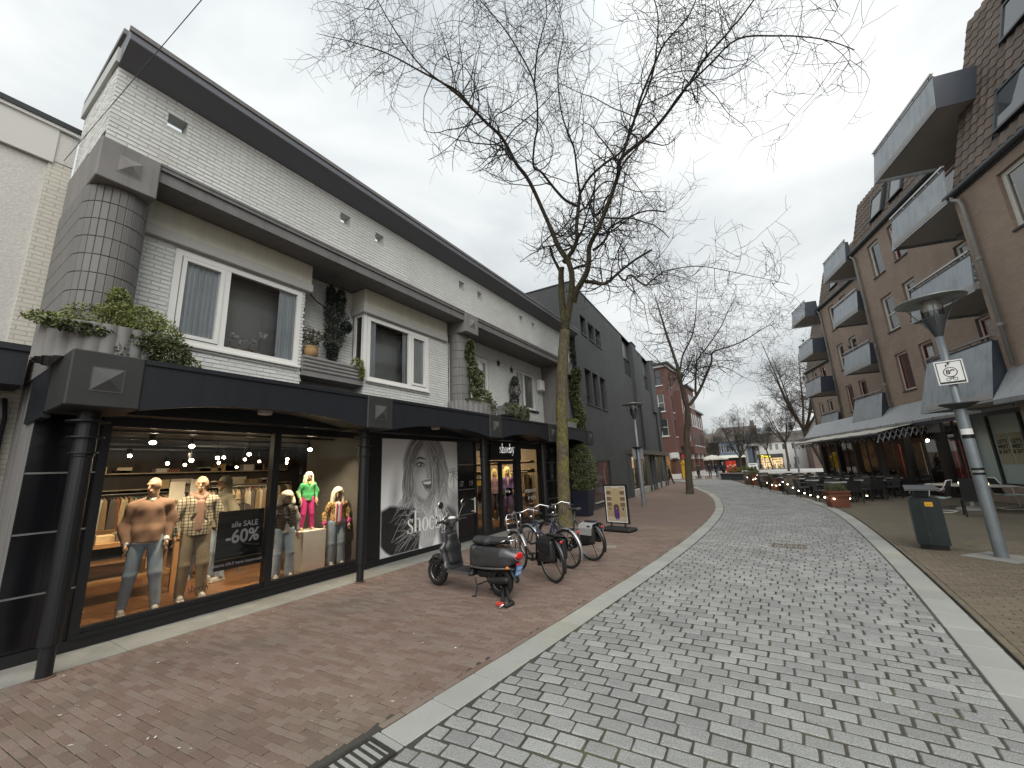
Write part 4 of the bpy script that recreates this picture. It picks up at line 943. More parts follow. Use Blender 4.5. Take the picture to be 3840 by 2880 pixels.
# local X along the street front (away), -Y to the street, the near gable is the X = 0 face
RW = [(a, a + 1.1, z, z + 1.9) for a in (1.0, 7.4) for z in (10.9, 7.8, 4.8)]
b = MB(); facade_wall(b, 0, 9, 2.9, 13.1, [(1.2, 2.0, 10.8, 12.6), (1.2, 2.0, 7.7, 9.7), (1.2, 2.0, 4.8, 6.8)], 0, .2); b.build('wall', m_red, RB)
GW = [(.62, 1.35, 10.95, 13.0), (.62, 1.35, 7.8, 9.85), (.52, 1.3, 4.9, 6.95)]
Mg = Matrix(((0, 1, 0, 0), (1, 0, 0, 0), (0, 0, 1, 0), (0, 0, 0, 1)))
g = MB(Mg); facade_wall(g, 0, 10, 2.9, 13.1, GW + [(3.2, 4.3, 7.8, 9.85), (3.2, 4.3, 4.9, 6.95)], 0, .2); g.build('gable_wall', m_red, RB)
MB().bx(-.02, 9, .1, 12, 12.9, 13.1).build('roof_slab', m_red, RB)
b = MB(); b.bx(-.18, 9.1, -.18, 10, 13.1, 13.42); b.build('cornice', m_whitestone, RB); MB().bx(-.45, 9.4, -.45, 10, 13.42, 13.62).build('roof_edge', m_dkframe, RB); MB().bx(.5, 5, 1.5, 8, 13.62, 14.3).build('roof_top', m_dkframe, RB)
for a, c, z0, z1 in GW + [(3.2, 4.3, 7.8, 9.85), (3.2, 4.3, 4.9, 6.95)]:
    f = MB(Mg); rect_frame(f, a, c, z0, z1, .07, .06, .14); f.bx(a, c, .07, .13, (z0 + z1) / 2 - .03, (z0 + z1) / 2 + .03); w = f.build('window', m_whitestone if z0 < 10 else m_dkframe, RB); MB(Mg).quad((a, .1, z0), (c, .1, z0), (c, .1, z1), (a, .1, z1)).build('pane', m_farglass, w); MB(Mg).bx(a - .08, c + .08, -.08, .1, z0 - .1, z0).build('sill', m_whitestone, w)
b = MB(Mg); rect_frame(b, 1.1, 1.55, 5.6, 8.2, .06, -.7, -.05); b.bx(1.1, 1.55, -.7, -.02, 8.2, 8.28); b.build('black_box_bay', m_dkframe, RB); MB(Mg).bx(1.12, 1.5, -.66, -.05, 5.7, 8.15).build('bay_glass', m_farglass, RB)
for a, c, z0, z1 in [(1.2, 2.0, 10.8, 12.6), (1.2, 2.0, 7.7, 9.7), (1.2, 2.0, 4.8, 6.8)]:
    w = rect_frame(MB(), a, c, z0, z1, .06, .06, .14).build('window', m_dkframe, RB); MB().quad((a, .1, z0), (c, .1, z0), (c, .1, z1), (a, .1, z1)).build('pane', m_farglass, w); MB().bx(a - .06, c + .06, -.07, .1, z0 - .09, z0).build('sill', m_whitestone, w)
b = MB(); facade_wall(b, 2.7, 7.0, 3.7, 10.3, [(3.1, 3.7, 7.7, 9.6), (4.2, 4.8, 7.7, 9.6), (5.3, 5.9, 7.7, 9.6), (3.1, 3.7, 4.4, 6.6), (4.2, 4.8, 4.4, 6.6), (5.3, 5.9, 4.4, 6.6)], -.75, .15); b.bx(2.7, 7.0, -.75, 0, 10.3, 10.42); b.quad((2.7, -.75, 3.7), (2.7, 0, 3.7), (2.7, 0, 10.3), (2.7, -.75, 10.3)); b.quad((2.7, -.75, 3.7), (7, -.75, 3.7), (7, 0, 3.7), (2.7, 0, 3.7)); b.build('projecting_bay', m_red, RB)
for a in (3.1, 4.2, 5.3):
    for z0, z1 in ((7.7, 9.6), (4.4, 6.6)): w = rect_frame(MB(), a, a + .6, z0, z1, .05, -.7, -.64).build('window', m_whitestone, RB); MB().quad((a, -.66, z0), (a + .6, -.66, z0), (a + .6, -.66, z1), (a, -.66, z1)).build('pane', m_farglass, w)
b = MB(); b.bx(9, 14, -.5, 8, 2.9, 11.9); b.bx(14, 20, -.3, 8, 2.9, 8.9); b.build('stepped_wing', m_red, RB); MB().bx(8.9, 14.3, -.75, 8, 11.9, 12.2).build('wing_cornice', m_dkframe, RB); MB().bx(13.8, 20.3, -.6, 8, 8.9, 9.15).build('wing_cornice', m_dkframe, RB)
for a in (9.7, 11.2, 12.6, 14.8, 16.4, 18.2):
    for z0 in (4.0, 6.6) + ((9.2,) if a < 14 else ()): y = -.52 if a < 14 else -.32; w = MB().bx(a, a + .8, y, y + .05, z0, z0 + 1.7).build('window', m_farglass, RB); MB().bx(a - .05, a + .85, y - .05, y, z0 - .12, z0).build('sill', m_whitestone, w)
b = MB(); b.bx(0, 20, .3, 8, 0, 2.9); b.build('ground_floor', mat('shop_interior_warm', (.12, .06, .03), .7, var=.5, scale=1.2), RB)
for s in (0, 5.2, 9.4, 13.5, 17): b = MB(); b.bx(s, s + .75, -.05, .7, .5, 2.2); b.build('pier', m_red, RB); MB().bx(s - .05, s + .8, -.1, .75, 0, .55).build('pier_base', m_whitestone, RB); MB().bx(s - .05, s + .8, -.12, .75, 2.2, 2.9).build('pier_head', m_whitestone, RB)
MB(Mg).bx(-.2, .5, -.35, -.1, 2.35, 2.95).build('white_shop_sign', m_whitestone, RB); MB(Mg).bx(-.9, -.6, -.3, -.2, 2.3, 2.7).build('red_shop_sign', mat('sign_red', (.5, .03, .03), .5), RB)
MB(Mg).bx(.8, 3.5, -.01, .25, 0, 2.9).build('lit_shop_window', mat('warm_shop_display', (.3, .16, .07), .4, var=.6, scale=1.5), RB)
# ================================================================ BUILDINGS ROUND THE FAR SQUARE
wu_ang = math.atan2(.12, 1)
m_farwhite = mat('white_render', (.68, .68, .66), .8, var=.05, scale=.4); m_farroof = mat('dark_tiled_roof', (.085, .072, .062), .85, var=.15, scale=.8, fine=(6, .1))
m_blue = mat('blue_render', (.115, .155, .225), .75, var=.06); m_brownhouse = brickmat('brown_house_brick', (.14, .1, .08), (.12, .085, .07), (.12, .1, .09), .3, .1, .02)
m_warmshop = emitter('lit_shop_interior', (1, .72, .38), .45)
WB = thing('white_shop', 'low white rendered shop with dark roof across the far square', 'building', (.54, 82, 0), wu_ang)
ws = [(-.8, -.36), (.03, .48), (.88, 1.36), (1.9, 2.32), (3.25, 3.67), (4.6, 5.0)]
b = MB(); facade_wall(b, -2.25, 6.2, 0, 4.5, [(a, c, 3.15, 4.1) for a, c in ws] + [(-1.85, 1.75, .15, 1.85), (2.1, 2.6, .05, 1.85), (3.3, 3.9, .6, 1.85)], 0, .12); b.quad((-2.25, 0, 0), (-2.25, 0, 4.5), (-2.25, 7, 4.5), (-2.25, 7, 0)); b.build('wall', m_farwhite, WB)
b = MB(); b.add([(-2.5, -.25, 4.45), (6.4, -.25, 4.6), (6.4, 3.5, 6.4), (1.6, 3.5, 6.15), (-2.5, 7.2, 4.45), (6.4, 7.2, 4.6)], [(0, 1, 2, 3), (0, 3, 4), (4, 3, 2, 5)]); b.build('roof', m_farroof, WB)
for k, (a, c) in enumerate(ws): w = rect_frame(MB(), a, c, 3.15, 4.1, .04, .05, .1).build('window', m_farwhite, WB); MB().quad((a, .08, 3.15), (c, .08, 3.15), (c, .08, 4.1), (a, .08, 4.1)).build('pane', m_farglass if k > 2 else mat('grey_shutter', (.25, .25, .23), .7), w)
MB().bx(-1.9, 1.8, -.15, .05, 1.85, 2.5).build('shop_fascia', mat('fascia_charcoal', (.06, .06, .055), .6), WB)
v, f = text_mesh('Ziengs', .52, bold=.02); t = MB(frame_mat((-.75, -.165, 2.15), (1, 0, 0), (0, 0, 1))); t.add(v, f); t.build('fascia_lettering', emitter('yellow_letters', (1, .8, .05), .6), WB)
for a, c in ((-1.8, -.95), (-.85, .2), (.3, 1.7)): w = MB().quad((a, .5, .15), (c, .5, .15), (c, .5, 1.85), (a, .5, 1.85)).build('shop_window', m_warmshop, WB); sh = MB(); [sh.bx(a + .05 + .17 * i, a + .14 + .17 * i, .4, .48, .2 + .42 * j, .42 + .42 * j) for i in range(int((c - a) / .18)) for j in range(4) if rng.random() < .75]; sh.build('display_goods', m_brownhouse, w)
MB().bx(2.1, 2.6, .1, .14, .05, 1.85).build('door', m_farwhite, WB); MB().bx(3.3, 3.9, .1, .14, .6, 1.85).build('shop_window', m_farglass, WB)
BB = thing('blue_shop', 'blue rendered building with brown tiled roof behind the bare trees', 'building', (.54, 82, 0), wu_ang)
b = MB(); b.bx(-7.6, -3.6, .2, 7, 2.3, 5.1); b.build('wall', m_blue, BB)
b = MB(); b.add([(-9.2, 0, 4.95), (-3.2, 0, 5.15), (-.6, 6, 8.0), (-7.2, 6, 7.9), (-9.2, 12, 4.9), (-.6, 12, 5)], [(0, 1, 2, 3), (0, 3, 4), (4, 3, 2, 5), (1, 5, 2)]); rf = b.build('roof', m_farroof, BB)
MB().bx(-1.6, -1.0, 5.5, 6.3, 7.4, 8.9).build('chimney', m_brownhouse, rf)
for a in (-7.3, -6.5, -5.75, -4.95, -4.2): w = rect_frame(MB(), a, a + .42, 3.1, 4.5, .045, .12, .2).build('window', m_farwhite, BB); MB().bx(a + .06, a + .36, .16, .19, 3.15, 4.45).build('pane', m_farglass, w)
b = MB(); b.bx(-3.75, -3.35, -.6, .2, 0, 4.4); b.bx(-3.35, -1.45, -.6, .2, 4.0, 4.4); b.build('concrete_portal', m_stone, BB); MB().bx(-3.3, -2.6, -.3, .3, 0, 4.0).build('blue_pillar', m_blue, BB); MB().bx(-2.6, -1.5, .0, .3, 0, 4.0).build('entrance_glass', m_farglass, BB)
MB().bx(-3.4, -1.2, .0, 2, 4.4, 6.2).build('glass_bay', m_farglass, BB); b = MB(); [b.bx(x, x + .06, -.03, .02, 4.4, 6.2) for x in (-3.4, -2.7, -2.0, -1.3)]; b.build('bay_mullion', m_steel, BB)
MB().bx(-7.6, -3.8, .4, 5, 0, 2.3).build('dark_ground_floor', m_room, BB); b = MB(); b.add([(-7.8, -1.6, 2.2), (-3.8, -1.6, 2.2), (-3.8, .3, 2.7), (-7.8, .3, 2.7)], [(0, 1, 2, 3)]); b.build('shop_awning', mat('cream_canvas', (.62, .6, .52), .8), BB)
HB = thing('brown_houses', 'row of brown tiled houses with a balcony at the far left of the square', 'building', (.54, 82, 0), wu_ang)
b = MB(); b.bx(-14.5, -7.7, 1, 8, 0, 4.2); b.build('wall', m_brownhouse, HB); b = MB(); b.add([(-15, .7, 4.1), (-7.5, .7, 4.3), (-7.5, 4.5, 7.0), (-11.5, 4.5, 6.6), (-15, 8.5, 4)], [(0, 1, 2, 3), (0, 3, 4)]); b.build('roof', m_farroof, HB)
for a in (-10.6, -9.4, -8.6): MB().bx(a, a + .6, .9, 1.02, 2.7, 3.9).build('window', m_farglass, HB)
b = MB(); b.bx(-11.4, -7.8, -.6, 1, 2.3, 2.42); [b.bx(x, x + .04, -.6, -.56, 2.4, 3.2) for x in np.arange(-11.4, -7.8, .3)]; b.bx(-11.4, -7.8, -.62, -.55, 3.2, 3.26); b.build('balcony', m_dkframe, HB)
RH = thing('brown_gabled_house', 'brown brick house with steep tiled roof between the white shop and the apartments', 'building', (6.5, 76, 0), .05)
b = MB(); b.bx(-.6, 4, 0, 6, 0, 5.4); b.build('wall', m_brownhouse, RH); b = MB(); b.add([(-.9, -.3, 5.3), (4.2, -.3, 5.3), (4.2, 3, 7.4), (.2, 3, 7.4), (-.9, 6.3, 5.3)], [(0, 1, 2, 3), (0, 3, 4)]); b.build('roof', m_farroof, RH)
w = rect_frame(MB(), .0, 1.4, 3.9, 5.0, .08, -.06, .02).build('window', m_farwhite, RH); MB().bx(.08, 1.32, -.03, .01, 3.95, 4.95).build('pane', m_farglass, w)
for k, (x, y, w_, h, z) in enumerate(((-16, 110, 12, 6, 8), (-2, 120, 14, 5.5, 8.2), (12, 110, 10, 5, 7))):
    t = thing('background_house', ('brown roofed house far beyond the red building', 'brown roofed house far beyond the blue shop', 'brown roofed house far beyond the white shop')[k], 'building', (x, y, 0)); MB().bx(0, w_, 0, 8, 0, h).build('wall', m_brownhouse, t); MB().add([(-.3, -.3, h), (w_ + .3, -.3, h), (w_ + .3, 4, z), (-.3, 4, z)], [(0, 1, 2, 3)]).build('roof', m_farroof, t)
# ================================================================ INSIDE THE CLOTHES SHOP
SH = thing('shop_interior', 'warm lit clothes shop interior with wooden floor behind the display windows', 'shop interior', (-9.5, 6, 0))
def SP(mb, name, m, smooth=False): mb.v = [(x + 9.5, y - 6, z) for x, y, z in mb.v]; return mb.build(name, m, SH, smooth)
m_wood = brickmat('orange_wood_floor', (.24, .11, .045), (.19, .085, .034), (.1, .045, .02), 1.4, .12, .006, .32, .12, .001)
m_shopwall = mat('dark_shop_wall', (.04, .032, .025), .8, var=.2, scale=1)
m_ceil = mat('black_shop_ceiling', (.018, .016, .014), .8)
m_shelfw = mat('pale_shelf', (.3, .23, .14), .6, var=.1); m_rail = mat('steel_rail', (.4, .38, .34), .35, .9)
SP(MB().bx(-14, -7.26, 1.66, 15.5, .02, .12), 'floor', m_wood); SP(MB().bx(-14, -7.3, 1.3, 15.5, 2.78, 2.84), 'ceiling', m_ceil)
SP(MB().bx(-14.1, -14, 1.3, 15.6, .1, 2.8), 'back_wall', m_shopwall); SP(MB().bx(-14, -7.3, 1.4, 1.62, .1, 2.8), 'side_wall', m_shopwall)
SP(MB().bx(-9.4, -7.3, 5.72, 5.84, .1, 2.8), 'partition', mat('grey_partition', (.1, .095, .085), .8, var=.1)); SP(MB().bx(-8.0, -7.3, 8.62, 8.7, .1, 2.8), 'partition', m_shopwall); SP(MB().bx(-14, -7.3, 15.5, 15.6, .1, 2.8), 'side_wall', mat('warm_side_wall', (.2, .15, .09), .8, var=.15)); b = MB(); [b.bx(-13.5, -8.6, 15.2, 15.5, z, z + .035) for z in (1.8, 2.15)]; SP(b, 'wall_shelf', m_shelfw)
SP(MB().bx(-9.38, -9.3, 5.82, 8.65, .1, 2.8), 'poster_back_wall', m_shopwall)
for x in (-8.4, -9.6, -11, -12.4): SP(MB().bx(x, x + .05, 1.7, 13.2, 2.66, 2.7), 'light_track', m_blk)
SPOTS = [(-8.9, 2.62, 2.55, 1), (-9.0, 3.22, 2.51, .8), (-9.0, 3.24, 2.25, .3), (-9.6, 3.9, 2.33, .4), (-9.6, 4.5, 2.41, .5), (-8.2, 5.03, 2.43, .7), (-8.3, 6.2, 2.38, .4), (-11, 2.9, 2.45, .2), (-11.2, 3.6, 2.3, .2), (-11, 4.6, 2.42, .3), (-11.5, 5.3, 2.4, .3), (-12.2, 5.0, 2.35, .2), (-12.6, 6.2, 2.4, .2), (-12.6, 7.0, 2.35, .2), (-9.8, 5.2, 2.38, .3), (-10.6, 5.9, 2.36, .25), (-12, 4.2, 2.3, .2), (-12.8, 5.7, 2.25, .2)]
m_spot = emitter('shop_spot_glow', (1, .82, .55), 30)
for x, y, z, b_ in SPOTS:
    b = MB(); b.tube([(x, y, z + .02), (x - .05, y, z + .13)], .045, 10); b.tube([(x - .03, y, z + .1), (x - .03, y, 2.68)], .01, 6); SP(b, 'track_spot', m_blk)
    SP(MB().ell((x + .012, y, z), (.03 + .02 * b_, .03 + .02 * b_, .03), 8, 6), 'spot_lens', m_spot)
def spot(loc, aim, e, ang=75, col_=(1, .82, .58), r=.05):
    ld = bpy.data.lights.new('shop_spotlight', 'SPOT'); ld.energy = e; ld.color = col_; ld.spot_size = R(ang); ld.spot_blend = .7; ld.shadow_soft_size = r
    o = bpy.data.objects.new('shop_spotlight', ld); col.objects.link(o); o.location = loc; o.rotation_euler = (Vector(aim) - Vector(loc)).to_track_quat('-Z', 'Y').to_euler(); return o
spot((-7.35, 2.2, 2.6), (-7.95, 2.55, .9), 85, 100); spot((-7.4, 3.4, 2.6), (-7.9, 2.9, 1.0), 90, 95); spot((-7.45, 4.7, 2.62), (-7.9, 4.8, 1.1), 130, 105); spot((-7.5, 5.3, 2.6), (-7.9, 5.5, .8), 30, 80)
spot((-9.0, 3.0, 2.55), (-10.5, 3.2, .6), 55, 130); spot((-9.6, 4.6, 2.5), (-11.5, 4.8, .9), 65, 130); spot((-11.5, 3.2, 2.5), (-13, 3.2, 1.0), 30, 130); spot((-8.6, 2.4, 2.55), (-8.6, 2.8, .1), 50, 130)
spot((-7.5, 11.5, 2.6), (-7.95, 12.2, 1.1), 80, 100); spot((-9.0, 13.2, 2.6), (-9.6, 15.3, 1.3), 110, 120); spot((-10.5, 13.6, 2.6), (-10.8, 15.3, 1.4), 100, 120)
# clothes rails, shelves and a folding table: each garment hangs as its own piece
GC = [(.45, .38, .27), (.30, .2, .1), (.12, .1, .08), (.5, .46, .38), (.22, .09, .05), (.2, .22, .18), (.38, .3, .18), (.1, .08, .07), (.48, .36, .2)]
GM = [mat('rail_garment_%d' % i, c, .9, var=.15, scale=6) for i, c in enumerate(GC)]
def garment_mesh():
    b = MB(); n = 6; v = []
    for z, w, d in ((0, .0, .012), (-.05, .2, .02), (-.12, .23, .035), (-.5, .22, .05), (-.95, .24, .055)):
        v += [(d, -w, z), (-d, -w, z), (-d, w, z), (d, w, z)]
    for i in range(4): b_ = 4 * i; [b.f.append((b_ + k, b_ + (k + 1) % 4, b_ + 4 + (k + 1) % 4, b_ + 4 + k)) for k in range(4)]
    b.v = v; return b
gme = [mesh('garment', garment_mesh().v, garment_mesh().f, m) for m in GM]
def clothes_rail(loc, L, rz, z=1.55, label='', sc=1.):
    t = thing('clothes_rail', label, 'clothes rail', loc, rz, 'clothes rails in the shop')
    b = MB(); b.tube([(-L / 2, 0, z + .06), (L / 2, 0, z + .06)], .014, 8); [b.tube([(s * L / 2, 0, z + .06), (s * L / 2, 0, 0), (s * L / 2, -.25, 0), (s * L / 2, .25, 0)], .014, 6) for s in (-1, 1)]; b.build('frame', m_rail, t)
    x = -L / 2 + .06
    while x < L / 2 - .05: obj('garment', rng.choice(gme), t, (x, 0, z), (0, 0, rng.uniform(-.15, .15)), (1, rng.uniform(.8, 1), rng.uniform(.75, 1.05) * sc)); x += rng.uniform(.055, .09)
clothes_rail((-11.2, 4.9, .12), 1.9, R(75), 1.55, 'rail of beige and brown shirts deep in the shop behind the sale notice')
clothes_rail((-12.6, 6.2, .12), 1.8, R(80), 1.6, 'rail of mixed tops at the back of the shop below the shelf')
clothes_rail((-12.9, 3.6, .12), 2.0, R(90), 1.5, 'rail of dark clothes against the back wall of the shop')
clothes_rail((-9.9, 15.1, .12), 2.4, R(0), 1.55, 'rail of ochre and brown knitwear behind the shop door')
clothes_rail((-9.6, 13.6, .12), 1.3, R(35), 1.45, 'rail of brown coats against the wall behind the shop door')
clothes_rail((-9.5, 4.1, .12), .9, R(20), 1.3, 'short rail of black jackets behind the sale notice')
b = MB(); [b.bx(-13.98, -13.6, 2.2, 7.6, z, z + .03) for z in (1.75, 2.15)]; SP(b, 'wall_shelf', m_shelfw)
b = MB(); [b.bx(-13.98, -13.55, 8.9, 13, z, z + .04) for z in (1.7, 2.1)]; SP(b, 'wall_shelf', m_shelfw)
for k in range(26): y = 2.3 + 5.2 * rng.random(); z = rng.choice((1.78, 2.18)); SP(MB().bx(-13.9, -13.62, y, y + .28, z, z + rng.uniform(.06, .22)), 'folded_stack', rng.choice(GM))
for k in range(16): y = 9 + 3.8 * rng.random(); z = rng.choice((1.74, 2.14)); SP(MB().bx(-13.9, -13.6, y, y + .3, z, z + rng.uniform(.06, .24)), 'folded_stack', rng.choice(GM))
for y, z, h in ((4.6, 1.0, 1.0), (6.0, 1.2, .8)): SP(MB().bx(-13.98, -13.9, y, y + .5, z, z + h), 'lit_wall_picture', mat('pale_picture', (.55, .47, .36), .7, var=.2, scale=4))
def shop_table(loc, rz, label):
    t = thing('display_table', label, 'table', loc, rz, 'wooden tables in the shop'); mw = mat('honey_wood', (.36, .19, .07), .55, var=.15, scale=5)
    MB().bx(-.8, .8, -.4, .4, .82, .88).build('table_top', mw, t); [MB().bx(x - .04, x + .04, y - .04, y + .04, 0, .82).build('leg', mw, t) for x in (-.72, .72) for y in (-.33, .33)]; MB().bx(-.72, .72, -.33, .33, .3, .33).build('lower_shelf', mw, t)
    return t
shop_table((-9.0, 2.35, .12), R(85), 'honey coloured wooden table with folded clothes behind the first mannequin'); shop_table((-11.2, 2.7, .12), R(80), 'wooden display table further back in the shop on the left')
for k in range(12): x, y = -9.25 + .5 * rng.random(), 1.85 + 1.1 * rng.random(); h = rng.uniform(.05, .16); tag(MB().bx(x - .13, x + .13, y - .16, y + .16, 1.0, 1.0 + h, rng.uniform(-.3, .3)).build('folded_clothes', rng.choice(GM)), 'folded clothes stacked on the honey coloured shop table', 'clothes', 'folded clothes on the shop table')
for k, (x, y, z) in enumerate(((-9.15, 2.0, 1.62), (-8.9, 3.05, 1.72), (-8.75, 3.3, 1.75))): tag(MB().bx(x - .004, x + .004, y - .11, y + .11, z - .16, z + .16).build('price_card', mat('cream_card', (.55, .5, .4), .8)), ('cream price card on the shelf left of the first mannequin', 'cream card standing between the two men mannequins', 'second cream card nearest the plaid mannequin')[k], 'card')

# ---- mannequins
m_skin = mat('mannequin_skin', (.42, .27, .17), .45, var=.05, scale=6); m_skin2 = mat('child_mannequin_skin', (.40, .27, .18), .5, var=.05)
def plaid(name, base, dark, mid, s):
    m, nt, b = nodes_of(name); tc = nt.nodes.new('ShaderNodeTexCoord').outputs['Object']; sp = nt.nodes.new('ShaderNodeSeparateXYZ'); nt.links.new(tc, sp.inputs[0]); c = base
    for ax, w, cc, ph in ((1, .26, dark, 0), (2, .26, dark, 0), (1, .12, mid, .45), (2, .12, mid, .45), (1, .1, dark, .75), (2, .1, dark, .75)):
        f = math_node(nt, 'FRACT', math_node(nt, 'ADD', math_node(nt, 'MULTIPLY', sp.outputs[ax], s), ph)); c = mixc(nt, math_node(nt, 'MULTIPLY', math_node(nt, 'LESS_THAN', f, w), .75), c, cc)
    nt.links.new(c, b.inputs['Base Color']); b.inputs['Roughness'].default_value = .95; return m
def leopard(name):
    m, nt, b = nodes_of(name); tc = nt.nodes.new('ShaderNodeTexCoord').outputs['Object']; v = nt.nodes.new('ShaderNodeTexVoronoi'); v.inputs['Scale'].default_value = 34; nt.links.new(tc, v.inputs['Vector'])
    c = mixc(nt, math_node(nt, 'LESS_THAN', v.outputs['Distance'], .42), (.45, .28, .1), (.02, .014, .01)); nt.links.new(c, b.inputs['Base Color']); b.inputs['Roughness'].default_value = .9; return m
m_denim = mat('light_blue_denim', (.26, .33, .40), .9, var=.14, scale=5, fine=(60, .08), stain=((.42, .47, .5), 3, .6)); m_beige = mat('beige_cord', (.27, .21, .13), .9, var=.08, fine=(60, .06)); m_sweater = mat('camel_sweater', (.235, .14, .092), .95, var=.08, scale=5, fine=(120, .1)); m_shoe = mat('worn_canvas_shoe', (.4, .38, .35), .8, var=.3, scale=14)
def folds(a, f, seed):
    r = np.random.default_rng(seed); K = r.normal(size=(5, 3)) * f; ph = r.random(5) * 6
    return lambda P: a * sum(np.sin(P @ K[i] + ph[i]) for i in range(5)) / 2
def hand_prims(w, d, sd):
    """palm, four unequal fingers slightly curled, and a thumb leaving the side of the palm; d = downward direction"""
    w = np.array(w, float); d = np.array(d, float); d /= np.linalg.norm(d); f = np.array([1, 0, 0.]); f -= d * (f @ d); f /= np.linalg.norm(f); s = np.cross(d, f)
    P = [cap(w, w + d * .075, .022, .03), cap(w + d * .05 - f * .02, w + d * .085 - f * .022, .018, .016), cap(w + d * .05 + f * .02, w + d * .085 + f * .022, .018, .016)]
    for k, (o, L) in enumerate(((.03, .07), (.011, .082), (-.009, .076), (-.028, .06))):
        b0 = w + d * .09 + f * o; b1 = b0 + d * L * .55 - s * sd * .006; b2 = b1 + d * L * .45 * .8 - s * sd * .022; P += [cap(b0, b1, .0098, .009), cap(b1, b2, .009, .0078)]
    t0 = w + d * .025 + f * .026; t1 = t0 + d * .035 + f * .026 - s * sd * .008; P += [cap(t0, t1, .0125, .0105), cap(t1, t1 + d * .032 + f * .004 - s * sd * .008, .0105, .0085)]
    return P
def head_prims(c, s, yaw=0., face=True):
    c = np.array(c, float); cy, sy = math.cos(yaw), math.sin(yaw); o = lambda x, y, z: c + s * np.array([x * cy - y * sy, x * sy + y * cy, z])
    P = [elp(o(-.012, 0, .03), s * np.array([.098, .078, .098])), cap(o(.018, 0, -.02), o(.042, 0, -.085), s * .062, s * .036), cap(o(-.03, 0, -.02), o(-.035, 0, -.13), s * .052, s * .05)]
    if face: P += [cap(o(.083, 0, .018), o(.102, 0, -.028), s * .011, s * .015), cap(o(.075, -.032, .032), o(.075, .032, .032), s * .018), cap(o(.072, -.018, -.062), o(.072, .018, -.062), s * .013), elp(o(-.01, .079, -.005), s * np.array([.02, .009, .03])), elp(o(-.01, -.079, -.005), s * np.array([.02, .009, .03]))]
    cut = [elp(o(.092, .034, .012), s * np.array([.014, .018, .009])), elp(o(.092, -.034, .012), s * np.array([.014, .018, .009]))] if face else []
    return P, cut
def figure(name, label, cat, loc, rz, h, top, legs, top_m, leg_m, skin, arms, stride=(0, 0, .0), yaw=0., res=.0095, shoe_m=None, group=None, loose=1., hair=None, extra=None, head=True, build=1., sleeves=True, wav=1.):
    """standing figure: one continuous body, with garments, shoes and hair as parts. Local +X is the way it faces.
    arms: (elbow, wrist) per side as offsets; stride: x of left foot, right foot, foot spread"""
    s = h / 1.82; bd = build; t = thing(name, label, cat, loc, rz, group); S = lambda x, y, z: np.array([x, y, z]) * s
    sp = stride[2]; hipz = .93; J = {}
    for k, sd in (('l', 1), ('r', -1)):
        fx = stride[0] if sd > 0 else stride[1]
        J[k] = [S(0, sd * .085, hipz), S(.03 + fx * .45, sd * (.095 + sp * .5), .5), S(fx - .02, sd * (.1 + sp), .085)]
        (ex, ey, ez), (wx, wy, wz) = arms[0 if sd > 0 else 1]; J['a' + k] = [S(-.01, sd * .18 * bd, 1.425), S(ex, sd * ey, ez), S(wx, sd * wy, wz)]
    P = []; cut = []
    if head: hp, cut = head_prims(S(.02, 0, 1.695), s, yaw); P += hp
    P += [cap(S(-.015, 0, 1.57), S(-.02, 0, 1.47), .05 * s, .06 * s), cap(S(-.02, 0, 1.4), S(-.01, 0, 1.0), .115 * s, .10 * s, (.7, 1.1, 1)), cap(S(-.02, -.13, 1.45), S(-.02, .13, 1.45), .055 * s)]
    for k, sd in (('l', 1), ('r', -1)):
        a = J['a' + k]; P += [cap(a[0], a[1], .045 * s, .038 * s), cap(a[1], a[2], .037 * s, .025 * s)] + [cap(q[1] if q[0] == 'c' else q[1], q[2], q[3], q[4]) for q in hand_prims(a[2], a[2] - a[1] + np.array([0, 0, -.25 * s]), sd)]
        l = J[k]; P += [cap(l[0], l[1], .075 * s, .05 * s), cap(l[1], l[2], .05 * s, .035 * s), cap(l[2] + S(-.03, 0, -.04), l[2] + S(.12, 0, -.055), .032 * s, .028 * s)]
    blob_obj('body', P, res, skin, t, .016 * s, cut)
    lo_ = loose
    lp = []
    for k in 'lr': l = J[k]; lp += [cap(l[0] + S(0, 0, .06), l[1], .098 * s * lo_, .078 * s * lo_, (1, 1, 1)), cap(l[1], l[2] + S(0, 0, -.02 if legs == 'wide' else .0), .076 * s * lo_, (.085 if legs == 'wide' else .06) * s * lo_)]
    lp += [cap(S(-.01, -.06, 1.0), S(-.01, .06, 1.0), .11 * s, .11 * s, (.95, 1, 1))]
    if legs: blob_obj('trousers', lp, res * 1.15, leg_m, t, .02 * s, (), folds(.004 * s * wav, 9 / s, 4))
    tp = [cap(S(-.02, .04, 1.515), S(-.02, .17 * bd, 1.44), .05 * s, .06 * s), cap(S(-.02, -.04, 1.515), S(-.02, -.17 * bd, 1.44), .05 * s, .06 * s), cap(S(-.015, 0, 1.36), S(-.01, 0, 1.06), .155 * s * bd, .145 * s * bd, (.78, 1.12, 1)), cap(S(-.02, -.15 * bd, 1.44), S(-.02, .15 * bd, 1.44), .078 * s), cap(S(-.01, 0, 1.06), S(0, 0, .9), .155 * s * bd, .165 * s * bd, (.9, 1.13, 1))]
    if sleeves:
        for k in 'lr': a = J['a' + k]; tp += [cap(a[0], a[1], .074 * s, .062 * s), cap(a[1], a[2] + (a[1] - a[2]) * .05, .06 * s, .043 * s)]
    if top: blob_obj(top, tp, res * 1.1, top_m, t, .03 * s, [cap(S(-.01, 0, 1.53), S(.0, 0, 1.7), .062 * s), rbox(S(0, 0, .76), (.4 * s, .13 * s if not sleeves else .255 * s * min(bd, 1.0), .165 * s), .01)], folds(.009 * s * wav, 13 / s, 9))
